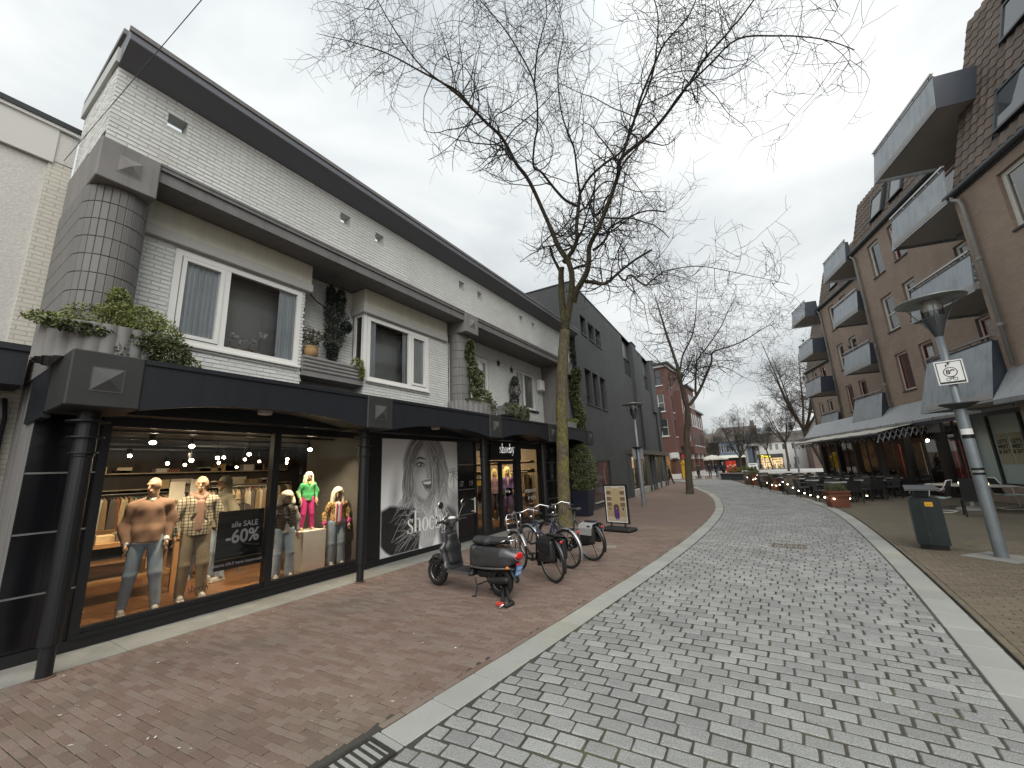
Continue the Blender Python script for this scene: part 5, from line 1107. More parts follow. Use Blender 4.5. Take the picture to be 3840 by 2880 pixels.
    for k in 'lr': l = J[k]; blob_obj('shoe', [cap(l[2] + S(-.04, 0, -.03), l[2] + S(.14, 0, -.048), .045 * s, .036 * s), rbox(l[2] + S(.05, 0, -.075), (.14 * s, .047 * s, .014 * s), .01)], res, shoe_m or m_shoe, t, .02 * s)
    if hair: blob_obj('hair', hair[0](s), res, hair[1], t, .02 * s, hair[2](s) if len(hair) > 2 else (), folds(.004 * s, 30 / s, 2))
    if extra: extra(t, s, S, J)
    return t
G_M = 'mannequins in the shop window'
def m1_extra(t, s, S, J):
    blob_obj('shirt_hem', [cap(S(0, -.06, .935), S(0, .06, .935), .128 * s, .128 * s, (1, 1, .35))], .01, m_upvc, t); blob_obj('collar', [cap(S(.0, -.045, 1.535), S(.045, 0, 1.5), .022 * s), cap(S(.0, .045, 1.535), S(.045, 0, 1.5), .022 * s), cap(S(-.03, -.04, 1.54), S(-.03, .04, 1.54), .03 * s)], .008, mat('check_collar', (.5, .48, .38), .9), t)
    for k in 'lr': a = J['a' + k]; blob_obj('cuff', [cap(a[2] + (a[1] - a[2]) * .06, a[2] + (a[1] - a[2]) * .0, .04 * s)], .008, m_upvc, t)
figure('mannequin', 'bald mannequin in brown sweater and light jeans at the left of the window', 'mannequin', (-7.72, 2.36, .12), R(-12), 1.82, 'sweater', 'straight', m_sweater, m_denim, m_skin, [((-.05, .265, 1.17), (.07, .215, .94)), ((-.05, .27, 1.17), (.06, .225, .93))], (.1, .0, .07), R(-38), group=G_M, extra=m1_extra, build=1.06)
m_plaid = plaid('plaid_overshirt', (.52, .47, .34), (.07, .06, .05), (.3, .25, .15), 21.); m_hood = mat('dusty_pink_hoodie', (.33, .2, .15), .95, var=.08)
def m2_extra(t, s, S, J):
    blob_obj('hoodie_front', [cap(S(.055, 0, 1.4), S(.07, 0, 1.02), .075 * s, .08 * s, (1.15, 1, 1))], .01, m_hood, t); blob_obj('hood', [cap(S(-.06, -.07, 1.52), S(-.06, .07, 1.52), .06 * s), cap(S(.06, -.05, 1.5), S(-.05, -.09, 1.53), .035 * s), cap(S(.06, .05, 1.5), S(-.05, .09, 1.53), .035 * s), cap(S(.07, -.03, 1.47), S(.07, .03, 1.47), .03 * s)], .01, m_hood, t)
    blob_obj('hem', [cap(S(.05, -.02, .93), S(.05, .02, .93), .085 * s, .085 * s, (1, 1, .6))], .01, mat('brown_rib', (.16, .1, .075), .9), t)
    for sd in (1, -1): MB().bx(.118 * s, .135 * s, sd * .06 * s, sd * .16 * s, 1.26 * s, 1.30 * s).build('pocket_flap', m_plaid, t)
figure('mannequin', 'bald mannequin in cream plaid overshirt and pink hoodie beside the sale notice', 'mannequin', (-7.78, 2.98, .12), R(-8), 1.82, 'overshirt', 'straight', m_plaid, m_beige, m_skin, [((-.02, .30, 1.2), (.04, .29, .94)), ((-.02, .30, 1.2), (.06, .28, .95))], (.06, .02, .03), R(-22), group=G_M, extra=m2_extra, build=1.08, loose=1.12)
m_olive = mat('olive_grey_hoodie', (.2, .18, .125), .95, var=.1)
figure('mannequin', 'mannequin in grey green hood and pale cap turned away deeper in the shop', 'mannequin', (-8.75, 3.72, .12), R(-75), 1.80, 'hoodie', 'straight', m_olive, m_denim, m_skin, [((-.02, .30, 1.2), (.04, .29, .94)), ((-.02, .30, 1.2), (.06, .28, .95))], (.04, 0, .03), 0, .012, group=G_M, hair=(lambda s: [elp(np.array([-.02, 0, 1.74]) * s, np.array([.125, .105, .125]) * s), cap(np.array([-.05, 0, 1.66]) * s, np.array([-.04, 0, 1.5]) * s, .1 * s, .12 * s)], m_olive, lambda s: [elp(np.array([.12, 0, 1.68]) * s, np.array([.11, .075, .11]) * s)]), extra=lambda t, s, S, J: blob_obj('cap_peak', [rbox(S(.15, 0, 1.755), (.075 * s, .07 * s, .01 * s), .01)], .01, mat('pale_cap', (.5, .42, .3), .8), t))
figure('mannequin', 'bald headed mannequin seen from behind in dark clothes beside the hooded one', 'mannequin', (-9.3, 3.62, .12), R(150), 1.78, 'jacket', 'straight', mat('dark_jacket', (.03, .03, .035), .8), mat('dark_jeans', (.05, .06, .09), .9), m_skin, [((-.02, .28, 1.2), (.04, .27, .94)), ((-.02, .28, 1.2), (.06, .27, .95))], (.03, 0, .02), 0, .013, group=G_M)
m_blond = mat('white_blond_wig', (.62, .56, .42), .75, var=.15, scale=10, fine=(120, .2))
wig_long = lambda s: [elp(np.array([-.005, 0, 1.745]) * s, np.array([.135, .125, .13]) * s), cap(np.array([-.05, -.09, 1.72]) * s, np.array([-.03, -.14, 1.4]) * s, .06 * s, .055 * s), cap(np.array([-.05, .09, 1.72]) * s, np.array([-.03, .14, 1.4]) * s, .06 * s, .055 * s), cap(np.array([-.09, 0, 1.72]) * s, np.array([-.1, 0, 1.42]) * s, .09 * s, .1 * s), cap(np.array([.06, -.095, 1.72]) * s, np.array([.03, -.125, 1.46]) * s, .04 * s), cap(np.array([.06, .095, 1.72]) * s, np.array([.03, .125, 1.46]) * s, .04 * s)]
wig_cut = lambda s: [elp(np.array([.12, 0, 1.655]) * s, np.array([.085, .068, .1]) * s)]
wig_shag = lambda s: [elp(np.array([0, 0, 1.75]) * s, np.array([.145, .14, .125]) * s), cap(np.array([-.04, -.11, 1.72]) * s, np.array([0, -.14, 1.58]) * s, .06 * s), cap(np.array([-.04, .11, 1.72]) * s, np.array([0, .14, 1.58]) * s, .06 * s), cap(np.array([-.1, 0, 1.7]) * s, np.array([-.1, 0, 1.55]) * s, .08 * s)]
m_vest = mat('dark_puffer_vest', (.035, .028, .022), .6, var=.1); m_greysl = mat('grey_marl_shirt', (.3, .28, .25), .95, var=.1)
def boy_extra(t, s, S, J):
    vp = [cap(S(-.015, 0, 1.4), S(-.01, 0, 1.06), .18 * s, .175 * s, (.85, 1.1, 1)), cap(S(-.02, -.15, 1.44), S(-.02, .15, 1.44), .085 * s)]
    blob_obj('puffer_vest', vp, .01, m_vest, t, .03 * s, [cap(S(.17, 0, 1.6), S(.19, 0, .8), .075 * s)], lambda P: -.006 * np.abs(np.sin(P[:, 2] * 48 / s)))
    blob_obj('print', [rbox(S(.128, 0, 1.25), (.012, .05 * s, .02 * s), .004)], .006, m_blk, t)
figure('mannequin', 'blond child mannequin in dark puffer vest and washed jeans', 'mannequin', (-7.75, 4.36, .12), R(-14), 1.47, 'shirt', 'wide', m_greysl, m_denim, m_skin2, [((-.03, .27, 1.2), (.03, .27, .96)), ((-.03, .30, 1.2), (.05, .31, .97))], (.06, .0, .04), R(-15), .0085, group=G_M, hair=(wig_shag, m_blond, wig_cut), extra=boy_extra, loose=1.25)
PED = tag(MB().bx(-8.2, -7.68, 4.69, 5.16, .12, .84, bev=.004).build('pedestal', mat('white_pedestal', (.72, .68, .6), .6, var=.03)), 'white box pedestal under the green jumper mannequin', 'pedestal')
m_green = mat('green_jumper', (.05, .30, .1), .95, var=.1, stain=((.6, .5, .3), 5, .7)); m_pink = mat('hot_pink_trousers', (.55, .04, .2), .85, var=.08)
figure('mannequin', 'blond child mannequin in green jumper and hot pink trousers on the pedestal', 'mannequin', (-7.95, 4.9, .842), R(-14), 1.1, 'jumper', 'straight', m_green, m_pink, m_skin2, [((-.05, .30, 1.2), (.06, .25, 1.0)), ((-.05, .30, 1.2), (.06, .25, 1.0))], (.05, .0, .06), R(-8), .0075, group=G_M, hair=(wig_long, m_blond, wig_cut), loose=1.15, shoe_m=mat('tan_trainers', (.45, .33, .2), .7), extra=lambda t, s, S, J: blob_obj('neckerchief', [cap(S(.05, -.04, 1.52), S(.08, .0, 1.47), .03 * s), cap(S(.05, .04, 1.52), S(.08, 0, 1.47), .03 * s)], .007, leopard('leopard_scarf'), t))
def leo_extra(t, s, S, J):
    blob_obj('white_top', [cap(S(.06, 0, 1.42), S(.075, 0, 1.02), .085 * s, .09 * s)], .009, mat('white_jersey', (.6, .55, .47), .9), t); mp = mat('pink_trim', (.5, .06, .2), .85)
    for sd in (1, -1): blob_obj('pink_trim', [cap(S(.15, sd * .055, 1.45), S(.155, sd * .06, 1.0), .018 * s)], .007, mp, t)
    for k in 'lr': a = J['a' + k]; blob_obj('pink_cuff', [cap(a[2] + (a[1] - a[2]) * .25, a[2] + (a[1] - a[2]) * .05, .062 * s)], .008, mp, t)
figure('mannequin', 'blond child mannequin in leopard jacket with pink trim and pale jeans', 'mannequin', (-7.72, 5.42, .12), R(-18), 1.48, 'leopard_jacket', 'wide', leopard('leopard_print'), m_denim, m_skin2, [((-.03, .28, 1.2), (.05, .27, .98)), ((-.03, .30, 1.2), (.05, .31, .98))], (.04, .0, .02), R(-25), .0085, group=G_M, hair=(wig_long, m_blond, wig_cut), extra=leo_extra, loose=1.25)
m_purple = mat('purple_suit', (.10, .055, .14), .85, var=.08); m_yel = mat('yellow_blond_wig', (.62, .5, .2), .7, var=.15, fine=(120, .2))
figure('mannequin', 'blond mannequin in a purple trouser suit standing inside the shop door', 'mannequin', (-7.92, 12.28, .12), R(-40), 1.78, 'suit_jacket', 'wide', m_purple, m_purple, m_skin, [((-.03, .27, 1.2), (.1, .2, 1.06)), ((-.03, .27, 1.2), (.1, .22, 1.04))], (.05, .0, .03), R(-10), .011, group=G_M, hair=(wig_long, m_yel, wig_cut), loose=1.15, extra=lambda t, s, S, J: blob_obj('blouse', [cap(S(.09, 0, 1.42), S(.1, 0, 1.2), .05 * s, .02 * s)], .009, mat('pink_blouse', (.5, .3, .3), .9), t))
figure('mannequin', 'mannequin in mauve top half hidden behind the shop door frame', 'mannequin', (-8.5, 12.3, .12), R(-40), 1.74, 'top', 'straight', mat('mauve_top', (.2, .12, .13), .9), mat('dark_skirt', (.06, .05, .05), .9), m_skin, [((-.03, .26, 1.2), (.06, .25, .96)), ((-.03, .26, 1.2), (.06, .25, .96))], (.03, 0, .02), 0, .012, group=G_M, hair=(wig_long, m_yel, wig_cut))

# ---- lettering: a condensed serif word built from pen strokes
def ribbon(b, pts, ws):
    P = [Vector((x, y, 0)) for x, y in pts]; L, Rr = [], []
    for i, p in enumerate(P):
        t = P[min(i + 1, len(P) - 1)] - P[max(i - 1, 0)]; t.normalize(); n = Vector((-t.y, t.x, 0)); L.append(p + n * ws[i] / 2); Rr.append(p - n * ws[i] / 2)
    o_ = len(b.v); b.v += [tuple(b.M @ q) for q in L + Rr]; n = len(P); b.f += [(o_ + i, o_ + i + 1, o_ + n + i + 1, o_ + n + i) for i in range(n - 1)]
def ring(b, cx, cy, rx, ry, thick, thin, a0=0, a1=360, n=28):
    pts, ws = [], []
    for i in range(n + 1): a = R(a0 + (a1 - a0) * i / n); pts.append((cx + rx * math.cos(a), cy + ry * math.sin(a))); ws.append(thin + (thick - thin) * abs(math.cos(a)) ** 1.3)
    ribbon(b, pts, ws)
def serif_word(M, T=.16, t=.06):
    b = MB(M); st = lambda x, y0, y1: ribbon(b, [(x, y0), (x, y1)], [T, T]); sf = lambda x, y, w=.28: ribbon(b, [(x - w / 2, y), (x + w / 2, y)], [.05, .05])
    x = 0.                                              # s
    ribbon(b, [(x + .38, .78), (x + .33, .93), (x + .2, .975), (x + .08, .9), (x + .06, .75), (x + .16, .6), (x + .3, .48), (x + .4, .33), (x + .38, .13), (x + .24, .025), (x + .1, .06), (x + .04, .24)], [.03, .05, .05, .09, .12, .14, .14, .13, .1, .05, .05, .03]); ribbon(b, [(x + .38, .7), (x + .4, .96)], [.03, .06]); ribbon(b, [(x + .04, .3), (x + .02, .02)], [.03, .06])
    x = .52; st(x + .12, 0, 1.52); ribbon(b, [(x - .02, 1.47), (x + .14, 1.53)], [.05, .05]); sf(x + .12, .025); ribbon(b, [(x + .14, .8), (x + .26, .94), (x + .38, .95), (x + .47, .82), (x + .48, .6), (x + .48, .0)], [t, .07, .09, .12, T, T]); sf(x + .48, .025)
    x = 1.2; ring(b, x + .27, .49, .21, .45, T * 1.05, t)
    x = 1.8; ring(b, x + .25, .49, .2, .45, T * 1.05, t, 20, 325); ribbon(b, [(x + .1, .56), (x + .44, .56)], [t, t]); ribbon(b, [(x + .44, .54), (x + .42, .72)], [.06, .1])
    x = 2.36; st(x + .1, 0, 1.52); ribbon(b, [(x - .04, 1.47), (x + .12, 1.53)], [.05, .05]); ring(b, x + .3, .49, .21, .45, T * 1.05, t, -155, 155)
    x = 2.98; ribbon(b, [(x + .06, .97), (x + .3, .06)], [T, T]); ribbon(b, [(x + .52, .97), (x + .3, .1), (x + .2, -.3), (x + .06, -.4), (x - .02, -.32)], [t, t, .06, .08, .1]); sf(x + .06, .975, .26); sf(x + .52, .975, .22)
    return b
m_letter = mat('white_lettering', (.88, .88, .86), .5, var=.02); m_lit = emitter('lit_sign_letter', (.95, .95, .93), .3)
wm = frame_mat((-7.08, 10.62, 2.36), (0, .245, 0), (0, 0, .19)); b = serif_word(wm, .12, .05); LP(b, 'sign_lettering', m_lit, sb)
for s, size, y, z, mm in (('transition', .23, 12.62, 1.1, 0), ('in style', .23, 12.66, .86, 0), ('more inspiration', .06, 12.62, .66, 0)):
    v, f = text_mesh(s, size); t = MB(frame_mat((-7.17, y, z), (0, .86, 0), (0, 0, 1))); t.add(v, f); LP(t, 'window_lettering', m_letter, front)
for s, y in (('137', 8.78), ('139', 9.2), ('141', 14.3)): v, f = text_mesh(s, .2); t = MB(frame_mat((-7.146, y, 1.5), (0, .6, 0), (0, 0, 1))); t.add(v, f); LP(t, 'house_number', mat('grey_number', (.3, .3, .3), .5), front)
b = MB(); b.bx(-7.17, -7.165, 9.48, 9.8, 1.42, 1.56); LP(b, 'yellow_notice', mat('yellow_notice', (.6, .38, .02), .6), front); b = serif_word(frame_mat((-7.17, 10.98, 1.13), (0, .07, 0), (0, 0, .055))); LP(b, 'door_lettering', m_letter, dr); b = MB(); b.bx(-7.19, -7.185, 10.9, 11.4, 1.02, 1.26); LP(b, 'door_notice', m_blk, dr)
# sale notice hanging inside the glass
SN = thing('sale_notice', 'black sale notice reading minus sixty percent hanging in the window', 'notice', (-7.22, 3.37, 0))
MB().bx(-.004, .004, -.335, .335, .53, 1.385).build('board', mat('black_card', (.008, .008, .009), .6), SN); MB().bx(.004, .007, -.335, .335, .675, .682).build('gold_line', mat('gold_line', (.4, .33, .15), .5), SN)
for s, size, z, bo, yy in (('alle SALE', .115, 1.17, .002, .05), ('-60%', .27, .985, .006, .03), ('nieuwe SALE items toegevoegd', .062, .605, .0012, 0)): v, f = text_mesh(s, size, bold=bo); t = MB(frame_mat((.006, yy, z), (0, .9, 0), (0, 0, 1))); t.add(v, f); t.build('lettering', mat('lilac_white_ink', (.75, .7, .76), .6), SN)
b = serif_word(frame_mat((-7.165, 2.72, .33), (0, .075, 0), (0, 0, .06))); LP(b, 'window_decal', mat('grey_decal', (.05, .03, .02), .6), front)
# ================================================================ LARGE BLACK AND WHITE POSTER (flat print, tones per cell)
PW, PH = 250, 245
U_, V_ = np.meshgrid((np.arange(PW) + .5) / PW, (np.arange(PH) + .5) / PH)          # v runs downwards
img = .86 + .1 * np.exp(-((U_ - .12) ** 2 + (V_ - .3) ** 2) * 4) - .12 * U_ + .1 * V_
pr_ = np.random.default_rng(21)
def soft(d, w): return np.clip(.5 - d / w, 0, 1)
def put(mask, tone): 
    global img
    img = img * (1 - mask) + tone * mask
def ellm(cx, cy, rx, ry, rot=0., w=.02):
    c, s = math.cos(rot), math.sin(rot); x, y = U_ - cx, (V_ - cy); a, b = (x * c + y * s) / rx, (-x * s + y * c) / ry
    return soft((np.sqrt(a * a + b * b) - 1) * min(rx, ry), w)
def polym(pts, w=.012):
    d = np.full(U_.shape, 1e9); ins = np.zeros(U_.shape, bool); n = len(pts)
    for i in range(n):
        (x0, y0), (x1, y1) = pts[i], pts[(i + 1) % n]; ex, ey = x1 - x0, y1 - y0
        t = np.clip(((U_ - x0) * ex + (V_ - y0) * ey) / (ex * ex + ey * ey + 1e-9), 0, 1); d = np.minimum(d, np.hypot(U_ - x0 - t * ex, V_ - y0 - t * ey))
        c = (y0 <= V_) != (y1 <= V_); ins ^= c & (U_ < (x1 - x0) * (V_ - y0) / (y1 - y0 + 1e-12) + x0)
    return soft(np.where(ins, -d, d), w)
def stroke(pts, wid, tone, alpha=1.):
    """a tapering hair or line through control points"""
    P = np.array(pts, float); n = len(P); tt = np.linspace(0, n - 1, 15); S = []
    for u in tt:
        i = min(int(u), n - 2); f = u - i; a, b, c, e = P[max(i - 1, 0)], P[i], P[i + 1], P[min(i + 2, n - 1)]; S.append(.5 * (2 * b + (c - a) * f + (2 * a - 5 * b + 4 * c - e) * f * f + (3 * b - a - 3 * c + e) * f ** 3))
    S = np.array(S); lo = S.min(0) - .02; hi = S.max(0) + .02
    x0, x1 = np.clip((np.array([lo[0], hi[0]]) * PW).astype(int) + (0, 1), 0, PW); y0, y1 = np.clip((np.array([lo[1], hi[1]]) * PH).astype(int) + (0, 1), 0, PH)
    if x1 <= x0 or y1 <= y0: return
    u, v = U_[y0:y1, x0:x1], V_[y0:y1, x0:x1]; m = np.zeros(u.shape)
    for k in range(14):
        a, b = S[k], S[k + 1]; e = b - a; t = np.clip(((u - a[0]) * e[0] + (v - a[1]) * e[1]) / (e @ e + 1e-12), 0, 1); w = wid * (1 - .75 * abs(2 * k / 13 - 1) ** 2)
        m = np.maximum(m, np.clip(1 - (np.hypot(u - a[0] - t * e[0], v - a[1] - t * e[1]) - w * .5) / .004, 0, 1))
    img[y0:y1, x0:x1] = img[y0:y1, x0:x1] * (1 - m * alpha) + tone * m * alpha
# palm at the right, dim hills
for k in range(9): a = -2.9 + k * .62; stroke([(.93, .33), (.93 + .05 * math.cos(a), .33 + .05 * math.sin(a)), (.93 + .09 * math.cos(a), .35 + .08 * math.sin(a))], .012, .33, .7)
stroke([(.93, .33), (.94, .42), (.93, .5)], .012, .36, .7); put(ellm(.15, .5, .045, .16, .1, .09), .5); put(ellm(.95, .62, .1, .12, 0, .1), .42)
# dark coat with pale fringe, pale throat and scarf
put(polym([(0, .62), (.1, .585), (.2, .6), (.32, .55), (.42, .66), (.47, .8), (.44, 1), (.0, 1)], .03), .035); put(polym([(.98, .72), (.8, .62), (.72, .64), (.68, .8), (.72, 1), (1, 1)], .05), .16)
put(polym([(0, .90), (.06, .96), (.12, 1), (0, 1)], .02), .7)
put(polym([(.4, .5), (.62, .56), (.76, .5), (.74, .8), (.62, .98), (.5, 1), (.42, .75)], .06), .42)
# hair mass behind, face, features
put(ellm(.53, .24, .27, .33, .06, .05), .16); put(polym([(.25, .2), (.3, .1), (.4, .04), (.46, .3), (.40, .5), (.3, .55), (.26, .4)], .05), .3)
put(ellm(.53, .335, .165, .225, .12, .03), .58); put(polym([(.38, .36), (.70, .34), (.66, .5), (.585, .575), (.53, .57), (.44, .5)], .04), .6)
put(ellm(.42, .33, .05, .17, .12, .07), .44); put(ellm(.5, .38, .07, .06, 0, .1), .68); put(ellm(.5, .13, .08, .07, 0, .1), .66); put(ellm(.60, .545, .045, .03, 0, .05), .66)
put(ellm(.455, .232, .058, .02, .1, .03), .22); put(ellm(.457, .233, .04, .012, .1, .012), .75); put(ellm(.463, .232, .0145, .0135, 0, .006), .05); put(ellm(.458, .228, .004, .004, 0, .004), .9)
stroke([(.40, .235), (.44, .218), (.48, .219), (.515, .238)], .009, .04); stroke([(.41, .243), (.45, .251), (.5, .244)], .005, .15)
stroke([(.40, .192), (.435, .172), (.48, .172), (.53, .19)], .016, .12)
put(ellm(.572, .335, .03, .03, 0, .05), .66); stroke([(.545, .352), (.557, .362), (.575, .357), (.595, .362)], .008, .2, .8); stroke([(.555, .25), (.55, .3), (.54, .345)], .008, .48, .6)
put(polym([(.475, .40), (.55, .395), (.64, .385), (.665, .39), (.64, .445), (.59, .475), (.535, .465), (.495, .43)], .014), .16); put(polym([(.49, .402), (.56, .399), (.64, .392), (.632, .41), (.57, .426), (.51, .42)], .008), .93)
for k in range(7): x = .505 + k * .02; stroke([(x, .4), (x + .001, .424)], .0018, .62, .6)
stroke([(.47, .398), (.53, .388), (.6, .382), (.67, .385)], .012, .3); stroke([(.5, .44), (.54, .478), (.59, .487), (.64, .455)], .013, .36); stroke([(.45, .36), (.45, .42), (.475, .46)], .007, .42, .6)
# scarf with checks, folded hands
for a, b in (((.47, .6), (.62, .74)), ((.74, .58), (.63, .76))):
    stroke([a, ((a[0] + b[0]) / 2, (a[1] + b[1]) / 2 + .01), b], .055, .62)
    for k in range(9): f = k / 9; x, y = a[0] + (b[0] - a[0]) * f, a[1] + (b[1] - a[1]) * f; stroke([(x - .016, y + .012), (x + .016, y - .012)], .006, .2, .8)
put(polym([(.47, .80), (.5, .72), (.56, .70), (.63, .70), (.66, .76), (.66, .9), (.6, .99), (.5, 1), (.46, .93)], .02), .55)
for k in range(5): x = .49 + k * .034; stroke([(x, .92), (x + .012, .82), (x + .03, .725)], .032, .63 - .03 * k, .8); stroke([(x + .016, .92), (x + .028, .82), (x + .046, .73)], .006, .25, .8)
stroke([(.47, .95), (.5, .97), (.56, .96)], .05, .55); put(polym([(.52, .98), (.63, .95), (.62, 1), (.52, 1)], .02), .5)
# strands: long waves over the brow and the right of the face, flyaways, coat fringe
for k in range(330):                       # parted on the left, falling over the right half of the face
    x0 = .47 + .2 * pr_.random(); q = pr_.random(); xe = .62 + .22 * q; lt = .12 + .6 * pr_.random() ** 1.4
    stroke([(x0, -.01), (x0 + .06 + .05 * q, .09), (xe - .01 + .015 * pr_.normal(), .26), (xe + .02 * math.sin(k * .7), .4), (xe - .05 + .05 * pr_.normal(), .54 + .09 * pr_.random())], .004 + .005 * pr_.random(), float(lt), .6)
for k in range(190):
    x0 = .34 + .12 * pr_.random(); q = pr_.random(); stroke([(x0 + .07, 0), (x0 - .02, .1), (.27 + .09 * q, .28), (.26 + .1 * q + .02 * pr_.normal(), .45), (.31 + .05 * pr_.normal(), .57 + .06 * pr_.random())], .003 + .005 * pr_.random(), float(.14 + .5 * pr_.random() ** 1.4), .65)
for k in range(26): x0 = .5 + .08 * pr_.random(); stroke([(x0, .0), (x0 + .01, .12), (.56 + .04 * pr_.normal() * .5, .26), (.57 + .04 * pr_.normal() * .4, .36)], .0035, .3 + .3 * pr_.random(), .5)
for k in range(80): a = pr_.random() * 6.28; x, y = .26 + .42 * pr_.random(), .58 + .34 * pr_.random(); stroke([(x, y), (x - .04 * pr_.random(), y + .05 * pr_.normal() * .6), (x - .1 - .08 * pr_.random(), y + .05 + .1 * pr_.normal() * .5)], .003, .4 + .35 * pr_.random(), .4)
for k in range(70): x = .62 + .2 * pr_.random(); y = .52 + .1 * pr_.random(); stroke([(x, y), (x + .03 * pr_.normal(), y + .1), (x + .08 * pr_.normal(), y + .22 + .1 * pr_.random())], .0035, .35 + .45 * pr_.random(), .6)
img = np.clip(img + pr_.normal(0, .012, img.shape), .015, .95) ** 1.15
gx, gz = np.meshgrid(np.arange(PW + 1), np.arange(PH + 1)); Y0, Y1, Z0, Z1 = 6.04, 8.59, .12, 2.63
vv = np.stack([np.full(gx.size, -7.125 + 7.15), (Y0 + (Y1 - Y0) * gx / PW).ravel() - 8, (Z1 - (Z1 - Z0) * gz / PH).ravel()], 1)
i = (np.arange(PH)[:, None] * (PW + 1) + np.arange(PW)[None, :]).ravel(); ff = np.stack([i, i + PW + 1, i + PW + 2, i + 1], 1)
pm, pnt, pb = nodes_of('poster_print'); at = pnt.nodes.new('ShaderNodeAttribute'); at.attribute_name = 'print_tone'; pnt.links.new(at.outputs['Color'], pb.inputs['Base Color']); pb.inputs['Roughness'].default_value = .45
me = mesh('poster', vv, [tuple(int(x) for x in q) for q in ff], pm); ca = me.color_attributes.new('print_tone', 'FLOAT_COLOR', 'CORNER')
c4 = np.ones((PW * PH, 4, 4), np.float32); c4[:, :, :3] = img.reshape(-1)[:, None, None]; ca.data.foreach_set('color', c4.ravel())
b = MB(Mx); b.bx(6.03, 8.6, 7.13, 7.2, .11, 2.64); pbk = LP(b, 'poster_board', m_blk); po = obj('portrait_poster', me, pbk); po['label'] = 'black and white portrait of a laughing woman with windswept hair'
b = serif_word(frame_mat((-7.118, 6.80, .50), (0, .385, 0), (0, 0, .325))); LP(b, 'poster_lettering', m_letter, pbk)
# ================================================================ TREES
def barkmat(name, c, moss, zfade):
    m, nt, b = nodes_of(name); p = world_pos(nt); mp = nt.nodes.new('ShaderNodeMapping'); mp.inputs['Scale'].default_value = (1, 1, .22); nt.links.new(p, mp.inputs['Vector'])
    f = noise(nt, mp.outputs[0], 34, 5, .65); g = noise(nt, p, 9, 4, .6); z = nt.nodes.new('ShaderNodeSeparateXYZ'); nt.links.new(p, z.inputs[0])
    mz = math_node(nt, 'SUBTRACT', 1, ramp(nt, z.outputs[2], zfade[0], zfade[1])); mm = math_node(nt, 'MULTIPLY', ramp(nt, noise(nt, p, 2.2, 5, .65), .4, .66), math_node(nt, 'ADD', math_node(nt, 'MULTIPLY', mz, .75), .12))
    base = mixc(nt, mm, c, moss); k = math_node(nt, 'MULTIPLY', math_node(nt, 'ADD', math_node(nt, 'MULTIPLY', ramp(nt, f, .32, .62), 1.0), .42), math_node(nt, 'ADD', math_node(nt, 'MULTIPLY', g, .5), .75))
    nt.links.new(scale_col(nt, base, k), b.inputs['Base Color']); b.inputs['Roughness'].default_value = .92; b.inputs['Specular IOR Level'].default_value = .2; bump(nt, b, math_node(nt, 'ADD', f, math_node(nt, 'MULTIPLY', g, .6)), .045, .9)
    MATS[name] = m; return m
m_bark = barkmat('mossy_tree_bark', (.12, .1, .072), (.19, .18, .045), (2, 9))
m_twig = mat('dark_twigs', (.03, .027, .024), .85, var=.2, scale=3)
m_bark2 = mat('brown_bark', (.07, .055, .042), .9, var=.25, scale=4, fine=(30, .25), bumpd=.015, bscale=24, stain=((.08, .085, .035), 1.2, .5))
m_twig2 = mat('far_brown_twigs', (.055, .046, .038), .9, var=.2, scale=2)
def tubes(paths, m, name, parent, nmax=8, **k):
    """many tapered tubes as one mesh"""
    VV, QQ, off = [], [], 0
    for pts, rad in paths:
        n = 3 if rad[0] < .012 else 5 if rad[0] < .03 else 8 if rad[0] < .1 else 14
        n = min(n, nmax) if rad[0] < .1 else n
        P = np.asarray(pts, float); m_ = len(P); T = np.gradient(P, axis=0); T /= np.linalg.norm(T, axis=1)[:, None] + 1e-9
        ref = np.array([.31, .2, .93]) if abs(T[:, 2].mean()) < .75 else np.array([.9, .4, .1])
        a = np.cross(T, ref); a /= np.linalg.norm(a, axis=1)[:, None] + 1e-9; b = np.cross(T, a); w = 2 * np.pi * np.arange(n) / n
        VV.append((P[:, None, :] + (a[:, None, :] * np.cos(w)[None, :, None] + b[:, None, :] * np.sin(w)[None, :, None]) * np.asarray(rad)[:, None, None]).reshape(-1, 3))
        i = np.arange(m_ - 1)[:, None] * n; q = np.arange(n)[None, :]; q2 = (q + 1) % n
        QQ.append(np.stack([i + q, i + q2, i + n + q2, i + n + q], -1).reshape(-1, 4) + off); off += m_ * n
    V = np.concatenate(VV); Q = np.concatenate(QQ)
    me = bpy.data.meshes.new(name); me.vertices.add(len(V)); me.vertices.foreach_set('co', V.astype(np.float32).ravel())
    me.loops.add(Q.size); me.loops.foreach_set('vertex_index', Q.astype(np.int32).ravel())
    me.polygons.add(len(Q)); me.polygons.foreach_set('loop_start', np.arange(0, Q.size, 4, dtype=np.int32)); me.polygons.foreach_set('use_smooth', np.ones(len(Q), bool))
    me.materials.append(m); me.update(calc_edges=True); me.validate()
    return obj(name, me, parent, **k)
def limb_path(pts, r0, r1, sub=4, wob=.02):
    """smooth a hand-placed limb"""
    P = np.array(pts, float); n = len(P); t = np.arange(n); tt = np.linspace(0, n - 1, (n - 1) * sub + 1); out = []
    for u in tt:
        i = min(int(u), n - 2); f = u - i; p0, p1, p2, p3 = P[max(i - 1, 0)], P[i], P[i + 1], P[min(i + 2, n - 1)]
        out.append(.5 * ((2 * p1) + (-p0 + p2) * f + (2 * p0 - 5 * p1 + 4 * p2 - p3) * f * f + (-p0 + 3 * p1 - 3 * p2 + p3) * f ** 3))
    out = np.array(out); out[1:-1] += nrng.normal(0, wob * r0 * 5, out[1:-1].shape) * .3
    return out, np.linspace(r0, r1, len(out))
trng = random.Random(5)
